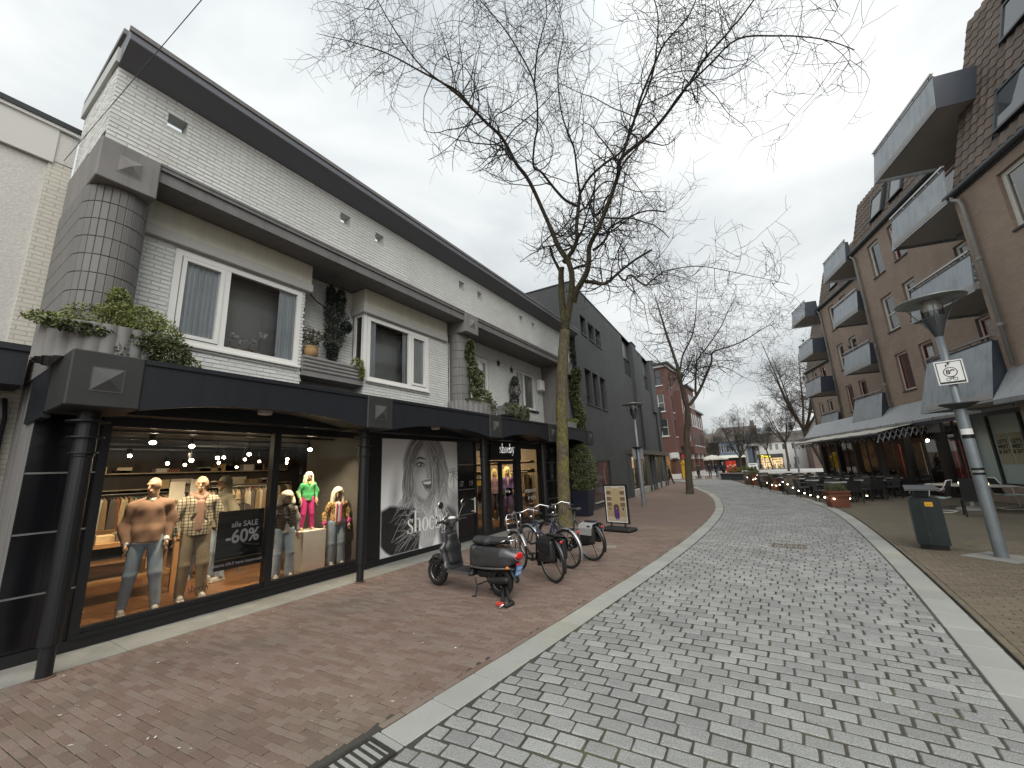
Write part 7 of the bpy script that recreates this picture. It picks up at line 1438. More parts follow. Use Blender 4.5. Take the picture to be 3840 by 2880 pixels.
# ================================================================ BICYCLES
def bicycle(label, loc, rz, m_frame, m_guard, m_bar, m_rear=None, step=True, saddle_z=.93, lean=0.):
    t = thing('bicycle', label, 'bicycle', loc, rz, 'bicycles parked by the shop'); Rw = .345
    def wheel(x, par=t):
        b = MB(); torus(b, (x, 0, Rw), Rw - .02, .019, 48, 8); w = b.build('wheel', m_tyre, par, True)
        b = MB(); torus(b, (x, 0, Rw), Rw - .045, .011, 48, 6, squash=1.2); b.build('rim', m_alloy, w, True)
        b = MB(); b.tube([(x, -.045, Rw), (x, .045, Rw)], .022, 10)
        for k in range(28): a = 2 * math.pi * k / 28; s = (-1) ** k; b.tube([(x + .02 * math.cos(a + s), s * .03, Rw + .02 * math.sin(a + s)), (x + (Rw - .05) * math.cos(a), 0, Rw + (Rw - .05) * math.sin(a))], .0013, 3, False)
        b.build('spokes', m_alloy, w); return w
    wheel(0); wheel(1.1)
    def guard(x, a0, a1, mg):
        b = MB(); n = 22; v = []
        for i in range(n + 1):
            a = R(a0 + (a1 - a0) * i / n)
            for y, r in ((-.03, Rw + .012), (-.018, Rw + .026), (.018, Rw + .026), (.03, Rw + .012)): v.append((x + r * math.cos(a), y, Rw + r * math.sin(a)))
        b.add(v, [(4 * i + k, 4 * i + k + 1, 4 * i + 5 + k, 4 * i + 4 + k) for i in range(n) for k in range(3)]); b.build('mudguard', mg, t, True)
    guard(0, 40, 205, m_rear or m_guard); guard(1.1, 20, 160, m_guard)
    b = MB(); bb = (.47, 0, .29); hd0, hd1 = (.93, 0, .60), (.885, 0, .78)
    b.tube([(.345, 0, .80), bb], .016, 8); b.tube([bb, (.62, 0, .34), (.80, 0, .48), hd0] if step else [bb, hd0], .019, 8); b.tube([(.38, 0, .58), (.58, 0, .52), (.75, 0, .60), hd1] if step else [(.35, 0, .74), hd1], .017, 8)
    for s in (-1, 1): b.tube([(0, s * .055, Rw), (.2, s * .05, .31), bb], .010, 6); b.tube([(0, s * .055, Rw), (.355, s * .02, .74)], .009, 6)
    b.tube([hd0, hd1], .022, 10); b.build('frame', m_frame, t, True)
    b = MB(); [b.tube([hd0, (1.0, s * .055, .56), (1.1, s * .05, Rw)], .012, 8) for s in (-1, 1)]; b.build('fork', m_frame, t, True)
    b = MB(); b.tube([hd1, (.855, 0, .95), (.86, 0, 1.02)], .014, 8); b.tube([(.60, -.29, .99), (.68, -.28, 1.03), (.82, -.16, 1.08), (.87, -.06, 1.04), (.87, .06, 1.04), (.82, .16, 1.08), (.68, .28, 1.03), (.60, .29, .99)], .012, 8); hb = b.build('handlebar', m_bar, t, True)
    for s in (-1, 1): MB().tube([(.69, s * .278, 1.028), (.585, s * .292, .985)], .017, 8).build('grip', m_tyre, hb); MB().tube([(.74, s * .25, 1.045), (.66, s * .25, 1.0)], .005, 5).build('brake_lever', m_bar, hb)
    MB().tube([(.86, .1, 1.02), (.95, .03, .98), (.96, .02, .75), (.92, .01, .62)], .004, 5).build('brake_cable', m_tyre, hb); MB().lathe([(0, -.03), (.03, -.02), (.035, .03), (0, .035)], (.95, 0, .86), 14, 'x').build('headlamp', m_bar, t, True)
    MB().tube([(.355, 0, .74), (.335, 0, saddle_z - .05)], .013, 8).build('seat_post', m_alloy, t); blob_obj('saddle', [cap((.22, 0, saddle_z), (.36, 0, saddle_z - .005), .055, .03, (1, 1.5, .6)), cap((.36, 0, saddle_z), (.49, 0, saddle_z - .01), .03, .02, (1, 1, .7))], .011, m_seat, t, .03)
    b = MB(); [b.tube([(-.3, s * .06, .70), (.25, s * .06, .70), (.3, s * .04, .73)], .006, 5) for s in (-1, 1)]; [b.tube([(x, -.06, .70), (x, .06, .70)], .005, 5) for x in (-.28, -.1, .08, .22)]; [b.tube([(-.15, s * .065, .70), (0, s * .06, Rw)], .005, 5) for s in (-1, 1)]; b.build('rear_rack', m_tyre, t)
    b = MB(); b.prism([(.0 + .06 * math.cos(a), Rw + .06 * math.sin(a)) for a in np.linspace(R(90), R(270), 8)] + [(bb[0] + .1 * math.cos(a), bb[2] + .1 * math.sin(a)) for a in np.linspace(R(-90), R(90), 8)], .055, .075, 'y'); b.v = [(x, -y, z) for x, y, z in b.v]; b.build('chain_case', m_tyre, t)
    b = MB(); b.tube([(bb[0], -.1, bb[2]), (bb[0] + .1, -.1, bb[2] - .13)], .01, 6); b.tube([(bb[0], .1, bb[2]), (bb[0] - .1, .1, bb[2] + .13)], .01, 6); b.tube([(bb[0], -.1, bb[2]), (bb[0], .1, bb[2])], .014, 8); b.bx(bb[0] + .06, bb[0] + .15, -.19, -.1, bb[2] - .145, bb[2] - .12); b.bx(bb[0] - .15, bb[0] - .06, .1, .19, bb[2] + .12, bb[2] + .145); b.build('crank', m_tyre, t)
    MB().tube([(.02, -.07, .3), (.03, -.16, .12), (.05, -.22, .005)], .008, 6).build('kickstand', m_tyre, t); blob_obj('rear_lamp', [elp((-.32, 0, .66), (.02, .03, .025))], .007, m_redlens, t)
    t.rotation_euler = (lean, 0, rz); return t
m_bkblack = mat('black_bike_paint', (.014, .014, .016), .3, var=.08, coat=.4); m_bksilver = mat('silver_bike_paint', (.42, .43, .44), .3, .7, var=.06); m_bkblue = mat('dark_blue_bike', (.02, .03, .09), .35, var=.1)
bicycle('black step-through bicycle with silver front mudguard and black pannier, nearest the scooter', (-3.21, 6.25, 0), R(152), m_bkblack, m_bksilver, m_chrome, m_bkblack, lean=R(-4))
bicycle('dark blue bicycle with chrome handlebar between the black and the grey pannier bicycles', (-3.36, 7.2, 0), R(160), m_bkblue, m_bksilver, m_chrome, step=True, lean=R(-4))
bicycle('black bicycle with grey double pannier beside the tree trunk', (-3.2, 7.93, 0), R(163), m_bkblack, m_bkblack, m_chrome, saddle_z=.97, lean=R(-3))
def pannier(label, loc, rz, front, sides, flap):
    t = thing('pannier', label, 'bicycle bag', loc, rz)
    for s in (-1, 1):
        v, f = blob([rbox((-.02, s * .12, .52), (.17, .055, .16), .04), rbox((-.02, s * .13, .44), (.14, .06, .1), .05)], .015, .04, (), folds(.006, 20, 5)); obj('bag_body', mesh('bag_body', v, f, sides, True), t)
        blob_obj('strap', [rbox((-.02, s * .19, .47), (.018, .006, .11), .004)], .007, m_tyre, t); MB().bx(-.045, .005, s * .19, s * .205, .4, .44).build('buckle', m_engine, t)
        b = MB(); vs = [(-.19, s * .0, .725), (.15, 0, .725), (.15, s * .15, .70), (-.19, s * .15, .70), (.15, s * .192, .63), (-.19, s * .192, .63), (.14, s * .2, .5), (-.18, s * .2, .5)]; b.add(vs, [(0, 1, 2, 3), (3, 2, 4, 5), (5, 4, 6, 7)]); b.build('flap', flap, t)
    MB().bx(-.15, .1, -.05, .05, .73, .75).build('top_strip', m_tyre, t); return t
m_vinyl = mat('black_vinyl_bag', (.018, .018, .019), .35, var=.15, scale=9); m_greybag = mat('grey_canvas_bag', (.27, .27, .265), .85, var=.06, scale=9)
pannier('black vinyl double pannier on the bicycle nearest the scooter', (-3.21, 6.25, 0), R(152), m_vinyl, m_vinyl, m_vinyl); pannier('light grey double pannier with black sides on the farthest parked bicycle', (-3.2, 7.93, 0), R(163), m_greybag, m_vinyl, m_greybag)

# ================================================================ SIGN STAND, LAMPS, BIN
AS = thing('pavement_sign', 'black framed pavement sign with a purple suited figure on its poster', 'sign', (-3.83, 11.62, 0), R(-14))
MB().bx(-.47, .47, -.25, .25, 0, .1, bev=.04).build('rubber_base', m_tyre, AS); [MB().tube([(s * .22, 0, .09), (s * .22, 0, .24)], .025, 8).build('spring', m_engine, AS) for s in (-1, 1)]
rect_frame(MB(), -.37, .37, .2, 1.27, .035, -.03, .03).build('frame', m_blk, AS); MB().bx(-.34, .34, -.015, .02, .23, 1.24).build('white_border', m_letter, AS)
sw, shh = 60, 96; su, sv = np.meshgrid((np.arange(sw) + .5) / sw, (np.arange(shh) + .5) / shh); im = np.zeros((shh, sw, 3)); im[:] = (.33, .25, .14); im += (.1 * (1 - sv))[..., None]
def rect(x0, x1, y0, y1, c): im[(su > x0) & (su < x1) & (sv > y0) & (sv < y1)] = c
rect(.3, .7, .02, .5, (.42, .33, .18)); [rect(a, b_, c - .0, c + .11, (.16, .11, .06)) for a, b_ in ((.04, .26), (.74, .96)) for c in (.12, .3, .46)]; [rect(a, b_, c, c + .03, (.5, .42, .28)) for a, b_ in ((.0, .3), (.7, 1)) for c in (.08, .26, .43)]; rect(0, 1, .86, 1, (.45, .38, .28)); rect(.36, .64, .6, .9, (.07, .05, .04)); im[((su - .5) / .14) ** 2 + ((sv - .6) / .09) ** 2 < 1] = (.07, .05, .04)
rect(.41, .6, .66, .8, (.1, .04, .22)); rect(.42, .5, .78, .95, (.09, .035, .2)); rect(.52, .6, .78, .95, (.09, .035, .2)); im[((su - .505) / .04) ** 2 + ((sv - .625) / .028) ** 2 < 1] = (.3, .17, .12); [rect(.12 + .0 * k, .2, .6, .68, (.08, .06, .05)) for k in (0,)]; rect(.8, .88, .6, .68, (.08, .06, .05))
gx, gz = np.meshgrid(np.arange(sw + 1), np.arange(shh + 1)); vv = np.stack([(-.31 + .62 * gx / sw).ravel(), np.full(gx.size, -.019), (1.21 - .95 * gz / shh).ravel()], 1); ii = (np.arange(shh)[:, None] * (sw + 1) + np.arange(sw)[None, :]).ravel()
me = mesh('sign_print', vv, [tuple(int(x) for x in q) for q in np.stack([ii, ii + sw + 1, ii + sw + 2, ii + 1], 1)], pm); ca = me.color_attributes.new('print_tone', 'FLOAT_COLOR', 'CORNER'); c4 = np.ones((sw * shh, 4, 4), np.float32); c4[:, :, :3] = im.reshape(-1, 3)[:, None, :]; ca.data.foreach_set('color', c4.ravel()); obj('sign_print', me, AS)
b = serif_word(frame_mat((-.11, -.022, 1.165), (.07, 0, 0), (0, 0, .03))); b.build('sign_lettering', m_letter, AS)
m_lamp = mat('blue_grey_lamp_post', (.2, .225, .24), .45, .3, var=.12, scale=5, stain=((.25, .26, .26), 4, .5)); m_lampdk = mat('dark_lamp_head', (.075, .08, .085), .5, .3); m_clear = glass('lamp_glass', (.95, .96, .95), .05)
def lamp(label, loc, scl=1., rz=0.):
    t = thing('street_lamp', label, 'street lamp', loc, rz, 'round disc street lamps')
    k = scl; b = MB(); b.lathe([(.085 * k, 0), (.083 * k, 2.5 * k), (.06 * k, 2.56 * k), (.055 * k, 3.95 * k), (.0, 3.95 * k)], (0, 0, 0), 20); b.build('pole', m_lamp, t, True)
    MB().lathe([(.06 * k, 2.50 * k), (.1 * k, 2.52 * k), (.26 * k, 2.6 * k), (.26 * k, 2.615 * k), (.06 * k, 2.6 * k)], (0, 0, 0), 20).build('collar', m_lampdk, t); MB().lathe([(.055 * k, 3.88 * k), (.17 * k, 4.24 * k), (.17 * k, 4.27 * k), (.0, 4.27 * k)], (0, 0, 0), 20).build('lamp_cone', m_lampdk, t, True)
    MB().lathe([(.165 * k, 4.27 * k), (.16 * k, 4.56 * k)], (0, 0, 0), 20).build('glass_cylinder', m_clear, t, True); MB().lathe([(0, 4.62 * k), (.1 * k, 4.6 * k), (.12 * k, 4.42 * k), (.06 * k, 4.36 * k), (0, 4.36 * k)], (0, 0, 0), 16).build('lamp_unit', m_letter, t, True); MB().lathe([(.05 * k, 4.28 * k), (.12 * k, 4.30 * k), (.13 * k, 4.38 * k), (.0, 4.4 * k)], (0, 0, 0), 16).build('lower_reflector', m_lampdk, t, True)
    MB().lathe([(.0, 4.60 * k), (.15 * k, 4.595 * k), (.50 * k, 4.58 * k), (.505 * k, 4.60 * k), (.14 * k, 4.64 * k), (.1 * k, 4.68 * k), (0, 4.69 * k)], (0, 0, 0), 36).build('disc', mat('pale_lamp_disc', (.3, .32, .32), .4, .2, var=.1), t, True)
    for a in (20, 140, 260): c_, s_ = math.cos(R(a)), math.sin(R(a)); MB().tube([(.14 * k * c_, .14 * k * s_, 4.1 * k), (.4 * k * c_, .4 * k * s_, 4.59 * k)], .008 * k, 6).build('strut', m_lamp, t)
    return t
LR = lamp('blue grey lamp post with round disc top leaning over the bin at the right', (3.08, 10.4, 0), 1.)
fp = MB(); fp.lathe([(.0, .004), (.5, .004), (.5, -.03)], (0, 0, 0), 4); fp.build('foot_slab', m_slab, LR)
[MB().lathe([(.0835, z), (.0842, z + .001), (.0842, z + h), (.0835, z + h + .001)], (0, 0, 0), 16, 'z', R(200), R(330)).build('sticker', m, LR) for z, h, m in ((1.35, .12, m_blk), (1.98, .07, m_blk), (2.05, .1, m_letter), (1.39, .04, m_letter))]
RS = thing('route_sign', 'white cycle route sign with number 89 on the lamp post', 'sign', (3.08, 10.4, 0), R(-9))
MB().bx(-.185, .185, -.095, -.085, 2.96, 3.40, bev=.003).build('plate', m_letter, RS); rect_frame(MB(), -.165, .165, 2.98, 3.38, .012, -.0975, -.0955).build('border_line', m_blk, RS); MB().bx(-.153, .153, -.0975, -.0955, 2.992, 3.012).build('bottom_bar', m_blk, RS)
b = MB(); torus(b, (0, -.097, 3.185), .085, .006, 32, 6, squash=.2); b.build('number_ring', m_blk, RS)
v, f = text_mesh('89', .115, bold=.003); t = MB(frame_mat((0, -.0965, 3.185), (1, 0, 0), (0, 0, 1))); t.add(v, f); t.build('number', m_blk, RS)
b = MB(); [torus(b, (x, -.097, 3.055), .028, .004, 16, 4, squash=.2) for x in (-.042, .042)]; [b.tube([p, q], .003, 4) for p, q in (((-.042, -.097, 3.055), (-.012, -.097, 3.09)), ((-.012, -.097, 3.09), (.025, -.097, 3.09)), ((.025, -.097, 3.09), (.042, -.097, 3.055)), ((-.012, -.097, 3.09), (0, -.097, 3.055)), ((0, -.097, 3.055), (.025, -.097, 3.09)), ((.025, -.097, 3.09), (.02, -.097, 3.11)))]; b.build('bicycle_symbol', m_blk, RS)
b = MB(); b.bx(-.045, -.03, -.0975, -.0955, 3.285, 3.315); b.bx(-.045, .005, -.0975, -.0955, 3.315, 3.328); b.bx(-.008, .005, -.0975, -.0955, 3.328, 3.35); b.add([(-.035, -.0965, 3.345), (.035, -.0965, 3.345), (0, -.0965, 3.372)], [(0, 1, 2)]); b.build('arrow_symbol', m_blk, RS)
L2 = lamp('slim lamp post with a disc top in front of the dark brick building', (-4.93, 18.73, 0), .99, R(30)); MB().bx(-.24, .24, .07, .08, 2.05, 2.6).build('sign_back', m_steel, L2)
lamp('lamp post with a disc top on the far square', (2.95, 58.7, 0), 1.28); lamp('thin lamp post far off beside the parasols', (-9.2, 72, 0), .75)
BN = thing('litter_bin', 'dark green litter bin with sloping lid and yellow sticker beside the lamp post', 'litter bin', (2.42, 11.0, 0), R(-8))
m_bin = mat('dark_green_bin', (.012, .021, .021), .42, var=.15, scale=4, stain=((.05, .06, .06), 5, .3))
out = [(-.215 + .0, -.2), (-.06, -.235), (.06, -.235), (.215, -.2), (.225, 0), (.2, .2), (-.2, .2), (-.225, 0)]
MB().prism([(x * .86, y * .86) for x, y in out], 0, .09).build('plinth', m_blk, BN); MB().prism(out, .09, .92).build('body', m_bin, BN); MB().prism([(x * .9, y * .9) for x, y in out], .92, .935).build('rim', m_blk, BN)
b = MB(); b.add([(-.24, -.26, 1.07), (.24, -.26, 1.07), (.22, .22, 1.13), (-.22, .22, 1.13), (-.24, -.26, 1.1), (.24, -.26, 1.1), (.22, .22, 1.15), (-.22, .22, 1.15)], [(0, 1, 2, 3), (7, 6, 5, 4), (0, 4, 5, 1), (1, 5, 6, 2), (2, 6, 7, 3), (3, 7, 4, 0)]); b.build('lid', mat('bin_lid_grey', (.1, .11, .115), .4, .3), BN)
MB().bx(-.1, .1, .05, .2, .92, 1.12).build('hood_support', m_bin, BN); MB().tube([(-.12, -.05, .93), (-.17, -.1, 1.03), (-.12, -.12, 1.07)], .012, 6).build('lid_arm', m_chrome, BN); MB().bx(-.01, .1, -.239, -.236, .78, .86).build('yellow_sticker', mat('orange_sticker', (.7, .36, .02), .6), BN); v, f = text_mesh('A-12', .035); t = MB(frame_mat((.045, -.2395, .81), (1, 0, 0), (0, 0, 1))); t.add(v, f); t.build('sticker_lettering', m_blk, BN); MB().bx(-.004, .004, -.238, -.232, .12, .9).build('door_seam', m_blk, BN)
# overhead wire from the neighbour's eave across the street
tag(MB().tube([(-8.28, .93, 6.66), (-4.2, 1.126, 6.655), (0, 1.33, 6.66), (9, 1.75, 6.8)], .0045, 5).build('overhead_wire', m_blk), 'thin overhead cable running from the white building across the sky', 'cable')
# ================================================================ RESTAURANT TERRACE
m_rattan = mat('black_rattan', (.02, .02, .021), .6, var=.2, scale=30, fine=(140, .3), bumpd=.003, bscale=150); m_ttop = mat('grey_table_top', (.3, .29, .27), .45, var=.1); m_white_tube = mat('white_tube', (.62, .62, .6), .35); m_corten = mat('rusty_planter', (.17, .062, .036), .85, var=.15, scale=3, fine=(40, .12), stain=((.1, .045, .03), 3, .6))
def rattan_chair(label, loc, rz, high=False):
    t = thing('terrace_chair', label, 'chair', loc, rz, 'black terrace chairs'); hb = 1.02 if high else .82
    MB().bx(-.24, .24, -.24, .24, .40, .46, bev=.015).build('seat', m_rattan, t); b = MB(); b.add([(-.24, .2, .44), (.24, .2, .44), (.24, .24, .44), (-.24, .24, .44), (-.22, .3, hb), (.22, .3, hb), (.22, .335, hb), (-.22, .335, hb)], [(0, 1, 5, 4), (1, 2, 6, 5), (2, 3, 7, 6), (3, 0, 4, 7), (4, 5, 6, 7)]); b.build('backrest', m_rattan, t)
    for x in (-.22, .22):
        for y in (-.21, .22): MB().tube([(x, y, .42), (x * 1.05, y * 1.12, 0)], .02, 6).build('leg', m_rattan, t)
    if not high:
        for x in (-.25, .25): MB().tube([(x, -.2, .42), (x, -.2, .64), (x, .26, .66)], .018, 6).build('armrest', m_rattan, t)
    return t
def terrace_table(label, loc, rz, w=.8, d=.8, m=None):
    t = thing('terrace_table', label, 'table', loc, rz, 'terrace tables'); MB().bx(-w / 2, w / 2, -d / 2, d / 2, .71, .74, bev=.006).build('table_top', m or m_ttop, t); MB().tube([(0, 0, .03), (0, 0, .71)], .03, 8).build('pedestal', m_rattan, t); MB().bx(-.25, .25, -.25, .25, .0, .03).build('foot', m_rattan, t); return t
P0 = Vector((5.5, 24.4, 0))
def tp(t, o_): p = P0 + uv_ * t - nv_ * o_; return (p.x, p.y, 0)
c0 = t0 = None; CH = 'black woven terrace chair set at the tables under the restaurant awning'; TB = 'grey topped terrace table in the rows under the restaurant awning'
for o_, ts in ((1.0, (-.6, 1.3, 3.2, 5.1, 7.0)), (2.5, (-1.6, .3, 2.2, 4.1, 6.0, 7.9)), (3.9, (-2.6, -.4, 1.8, 3.9, 6.0, 8.2))):
    for t_ in ts:
        x, y, _ = tp(t_, o_); a = aang + rng.uniform(-.08, .08)
        t0 = terrace_table(TB, (x, y, 0), a) if t0 is None else (copy_thing(t0, (x, y, 0), a, TB) and t0)
        for k in range(4):
            th = a + k * math.pi / 2 + rng.uniform(-.15, .15); px, py = x + .62 * math.sin(th) * -1, y + .62 * math.cos(th)
            c0 = rattan_chair(CH, (px, py, 0), th) if c0 is None else (copy_thing(c0, (px, py, 0), th, CH) and c0)
rattan_chair('high backed black rattan chair standing alone beside the lamp post', (4.62, 16.35, 0), R(170), True)
BT = thing('bistro_table', 'long pale table with a round white foot behind the lamp post', 'table', (5.05, 18.1, 0), R(-62)); MB().lathe([(0, .70), (.62, .70), (.64, .715), (.62, .735), (0, .735)], (0, 0, 0), 32).build('table_top', m_ttop, BT); BT.children[0].scale = (2.0, .85, 1); MB().tube([(0, 0, .05), (0, 0, .7)], .045, 10).build('pedestal', m_white_tube, BT); MB().lathe([(.0, .1), (.15, .1), (.36, .05), (.37, 0)], (0, 0, 0), 24).build('foot', m_stone, BT)
def tube_chair(label, loc, rz):
    t = thing('tube_chair', label, 'chair', loc, rz, 'white tubular garden chairs'); b = MB()
    for s in (-1, 1): b.tube([(s * .27, .3, .02), (s * .27, -.3, .02), (s * .27, -.3, .1), (s * .27, -.22, .6), (s * .27, -.12, .66), (s * .27, .2, .64), (s * .25, .3, .8), (s * .22, .34, .92)], .014, 8)
    b.tube([(-.27, .3, .02), (.27, .3, .02)], .014, 8); b.tube([(-.22, .34, .92), (.22, .34, .92)], .014, 8); b.build('frame', m_white_tube, t, True)
    MB().bx(-.25, .25, -.24, .24, .40, .43, bev=.01).build('seat', m_frost, t); b = MB(); b.add([(-.24, .22, .45), (.24, .22, .45), (.22, .33, .9), (-.22, .33, .9)], [(0, 1, 2, 3)]); b.build('back_panel', m_rattan, t); return t
tube_chair('white tubular chair behind the litter bin', (4.15, 17.35, 0), R(-120)); tube_chair('white tubular chair with mint seat at the right edge', (5.95, 18.3, 0), R(100))
for k, (x, y, z) in enumerate(((5.0, 18.4, .735), (5.35, 17.7, .735))): tag(MB().lathe([(.0, 0), (.045, 0), (.05, .06), (.04, .065), (0, .03)], (x, y, z), 12).build('tea_light', emitter('tea_light_glow', (1, .85, .55), 2.5)), ('small glowing tea light on the far end of the pale table', 'small glowing tea light on the near end of the pale table')[k], 'candle')
# ---- planters and barrels with string lights along the kerb
m_grassy = mat('dry_grass', (.16, .155, .06), .85, var=.25, scale=9, piece=.4, piece2=(.09, .12, .05)); m_barrel = mat('weathered_barrel_wood', (.13, .11, .09), .85, var=.2, scale=4, piece=.15, fine=(40, .15)); m_hoop = mat('grey_hoop', (.1, .1, .105), .55, .5)
def tuft(parent, z, rx, ry, n, h, m=m_grassy, name='grass'):
    V, F = [], []
    for k in range(n):
        x, y = rng.uniform(-rx, rx), rng.uniform(-ry, ry); a = rng.random() * 6.28; L = h * rng.uniform(.6, 1.15); ln = rng.uniform(.15, .8); w = .006; p = Vector((x, y, z)); o_ = len(V)
        for i in range(4): f = i / 3; q = p + Vector((math.cos(a) * ln * L * f * f, math.sin(a) * ln * L * f * f, L * (f - .35 * ln * f * f))); s = Vector((-math.sin(a), math.cos(a), 0)) * w * (1 - .8 * f); V += [tuple(q - s), tuple(q + s)]
        F += [(o_ + 2 * i, o_ + 2 * i + 1, o_ + 2 * i + 3, o_ + 2 * i + 2) for i in range(3)]
    return obj(name, mesh(name, V, F, m), parent, kind='stuff')
def rust_planter(label, loc, rz, w=.62, h=.56):
    t = thing('rust_planter', label, 'planter', loc, rz, 'rusty steel planters'); a = w / 2; b = MB()
    b.add([(-a * .84, -a * .8, 0), (a * .84, -a * .8, 0), (a * .84, a * .8, 0), (-a * .84, a * .8, 0), (-a, -a * .9, h), (a, -a * .9, h), (a, a * .9, h), (-a, a * .9, h)], [(3, 2, 1, 0), (0, 1, 5, 4), (1, 2, 6, 5), (2, 3, 7, 6), (3, 0, 4, 7)]); b.build('box', m_corten, t)
    for z in (h - .12, h - .002): rect_frame_h = MB(); rect_frame(rect_frame_h, -a - .025, a + .025, -a * .9 - .025, a * .9 + .025, .05, z - .07, z); rect_frame_h.v = [(x, zz, y) for x, y, zz in rect_frame_h.v]; rect_frame_h.build('rim', m_corten, t)
    MB().bx(-a + .02, a - .02, -a * .85, a * .85, h - .1, h - .05).build('soil', mat('soil', (.03, .022, .015), .95), t); tuft(t, h - .06, a * .8, a * .7, 420, .34); return t
rust_planter('rusty steel planter with tufted grass at the kerb, nearest one', (1.9, 18.75, 0), R(12)); rust_planter('rusty steel planter with grass between the two nearer barrels', (.2, 28.5, 0), R(15), .74, .68); rust_planter('rusty steel planter with grass, farthest along the kerb', (-.95, 33.8, 0), R(15), .74, .74)
def barrel(label, loc):
    t = thing('barrel', label, 'barrel', loc, rng.random(), 'weathered wooden barrels'); n = 18; H_ = .9
    prof = [(.30, 0), (.345, .22), (.36, .45), (.345, .68), (.30, H_)]
    for k in range(n):
        a0, a1 = 2 * math.pi * k / n + .012, 2 * math.pi * (k + 1) / n - .012; v = []
        for r, z in prof: v += [(r * math.cos(a0), r * math.sin(a0), z), (r * math.cos(a1), r * math.sin(a1), z)]
        b = MB(); b.add(v, [(2 * i, 2 * i + 1, 2 * i + 3, 2 * i + 2) for i in range(4)]); b.build('stave', m_barrel, t)
    for z, r in ((.06, .318), (.24, .351), (.66, .352), (.85, .314)): MB().lathe([(r - .01, z - .02), (r, z - .02), (r, z + .02), (r - .01, z + .02)], (0, 0, 0), 32).build('hoop', m_hoop, t)
    MB().lathe([(0, H_ - .04), (.29, H_ - .04)], (0, 0, 0), 24).build('head', m_barrel, t); return t
barrel('weathered wooden barrel on the kerb, nearest of three', (.85, 24.8, 0)); barrel('weathered wooden barrel between the two farther rust planters', (-.4, 31.6, 0)); barrel('weathered wooden barrel at the far end of the planter row', (-1.4, 36, 0))
m_fairy = emitter('string_bulb', (1, .86, .6), 9); BUL = [(2.95, 20.2, .26), (2.27, 18.85, .27), (1.78, 18.4, .30), (1.55, 18.7, .33), (1.42, 19.6, .28), (1.25, 20.6, .27), (1.12, 21.6, .28), (.98, 22.7, .31), (.83, 23.8, .38), (.66, 24.5, .5), (.48, 24.5, .62), (.56, 25.6, .70), (.36, 27.0, .36), (.2, 28.0, .26), (.08, 28.05, .34), (0, 28.05, .30), (-.22, 29.6, .34), (-.4, 30.8, .36), (-.53, 31.2, .58), (-.74, 32.6, .72), (-.9, 33.3, .46), (-1.05, 33.4, .4), (-1.2, 33.7, .42), (-1.3, 34.6, .4), (-1.47, 35.5, .48)]
SL = thing('string_lights', 'string of glowing bulbs draped over the planters and barrels', 'string lights', (1.5, 20, 0))
MB().tube([(x - 1.5, y - 20, z + .05) for x, y, z in [(3.9, 22.5, .3)] + BUL], .006, 5).build('cable', m_tyre, SL)
for x, y, z in BUL: MB().ell((x - 1.5, y - 20, z), .026, 8, 6).build('bulb', m_fairy, SL); MB().tube([(x - 1.5, y - 20, z + .02), (x - 1.5, y - 20, z + .055)], .014, 6).build('bulb_holder', m_tyre, SL)
# ---- awning with folding lattice arms
AW = thing('restaurant_awning', 'dark restaurant awning with folding lattice arms and cream top over the terrace', 'awning', (5.5, 24.4, 0), aang)
m_awntop = mat('cream_awning_cloth', (.52, .5, .43), .85, var=.06, scale=.8, stain=((.3, .28, .24), .9, .5)); m_awnund = mat('dark_awning_cloth', (.018, .018, .02), .85); m_arm = mat('grey_lattice_arm', (.3, .31, .33), .4, .6)
xa, xb = 1.85, -8.3
V = []; nseg = 22
for i in range(nseg + 1):
    x = xa + (xb - xa) * i / nseg; sag = .03 * math.sin(i * 1.7)
    V += [(x, -.1, 3.02), (x, -1.1, 2.84 + sag * .6), (x, -2.05, 2.62 + sag), (x, -2.06, 2.5 + sag * .5 + .02 * math.sin(i * 2.9))]
F = [(4 * i + k, 4 * i + k + 1, 4 * i + 5 + k, 4 * i + 4 + k) for i in range(nseg) for k in range(3)]
F1 = [q for q in F if (q[0] % 4) < 2 or q[0] // 4 > 14]; obj('awning_cloth', mesh('awning_cloth', V, F1, m_awntop), AW); obj('valance', mesh('valance', V, [q for q in F if q not in F1], m_awnund), AW); obj('awning_lining', mesh('awning_lining', [(x, y + (.012 if y < -2 else 0), z - .012) for x, y, z in V], F, m_awnund), AW)
MB().bx(xb, xa, -.2, .02, 2.98, 3.16, bev=.02).build('cassette', m_awnund, AW); MB().tube([(xb, -2.03, 2.60), (xa, -2.03, 2.60)], .035, 8).build('front_bar', m_arm, AW); MB().bx(xa - .02, xa + .03, -.35, .05, 2.5, 3.05).build('wall_bracket', m_arm, AW)
for x in (xa - .1, xa - 3.4, xa - 6.6, xb + .2):
    b = MB(); n = 10; z_ = lambda f: 2.72 - .28 * f
    for k in range(n):
        y0, y1 = -.12 - 1.88 * k / n, -.12 - 1.88 * (k + 1) / n; za, zb = z_(k / n), z_((k + 1) / n); h = .19
        b.tube([(x, y0, za + h), (x, y1, zb - h)], .018, 5); b.tube([(x + .03, y0, za - h), (x + .03, y1, zb + h)], .018, 5)
    b.build('lattice_arm', m_arm, AW); b = MB(); [b.ell((x + .012, -.12 - 1.88 * k / n, z_(k / n) + s * .19), .028, 6, 4) for k in range(n + 1) for s in (-1, 1)]; b.build('lattice_pins', m_alu, AW)
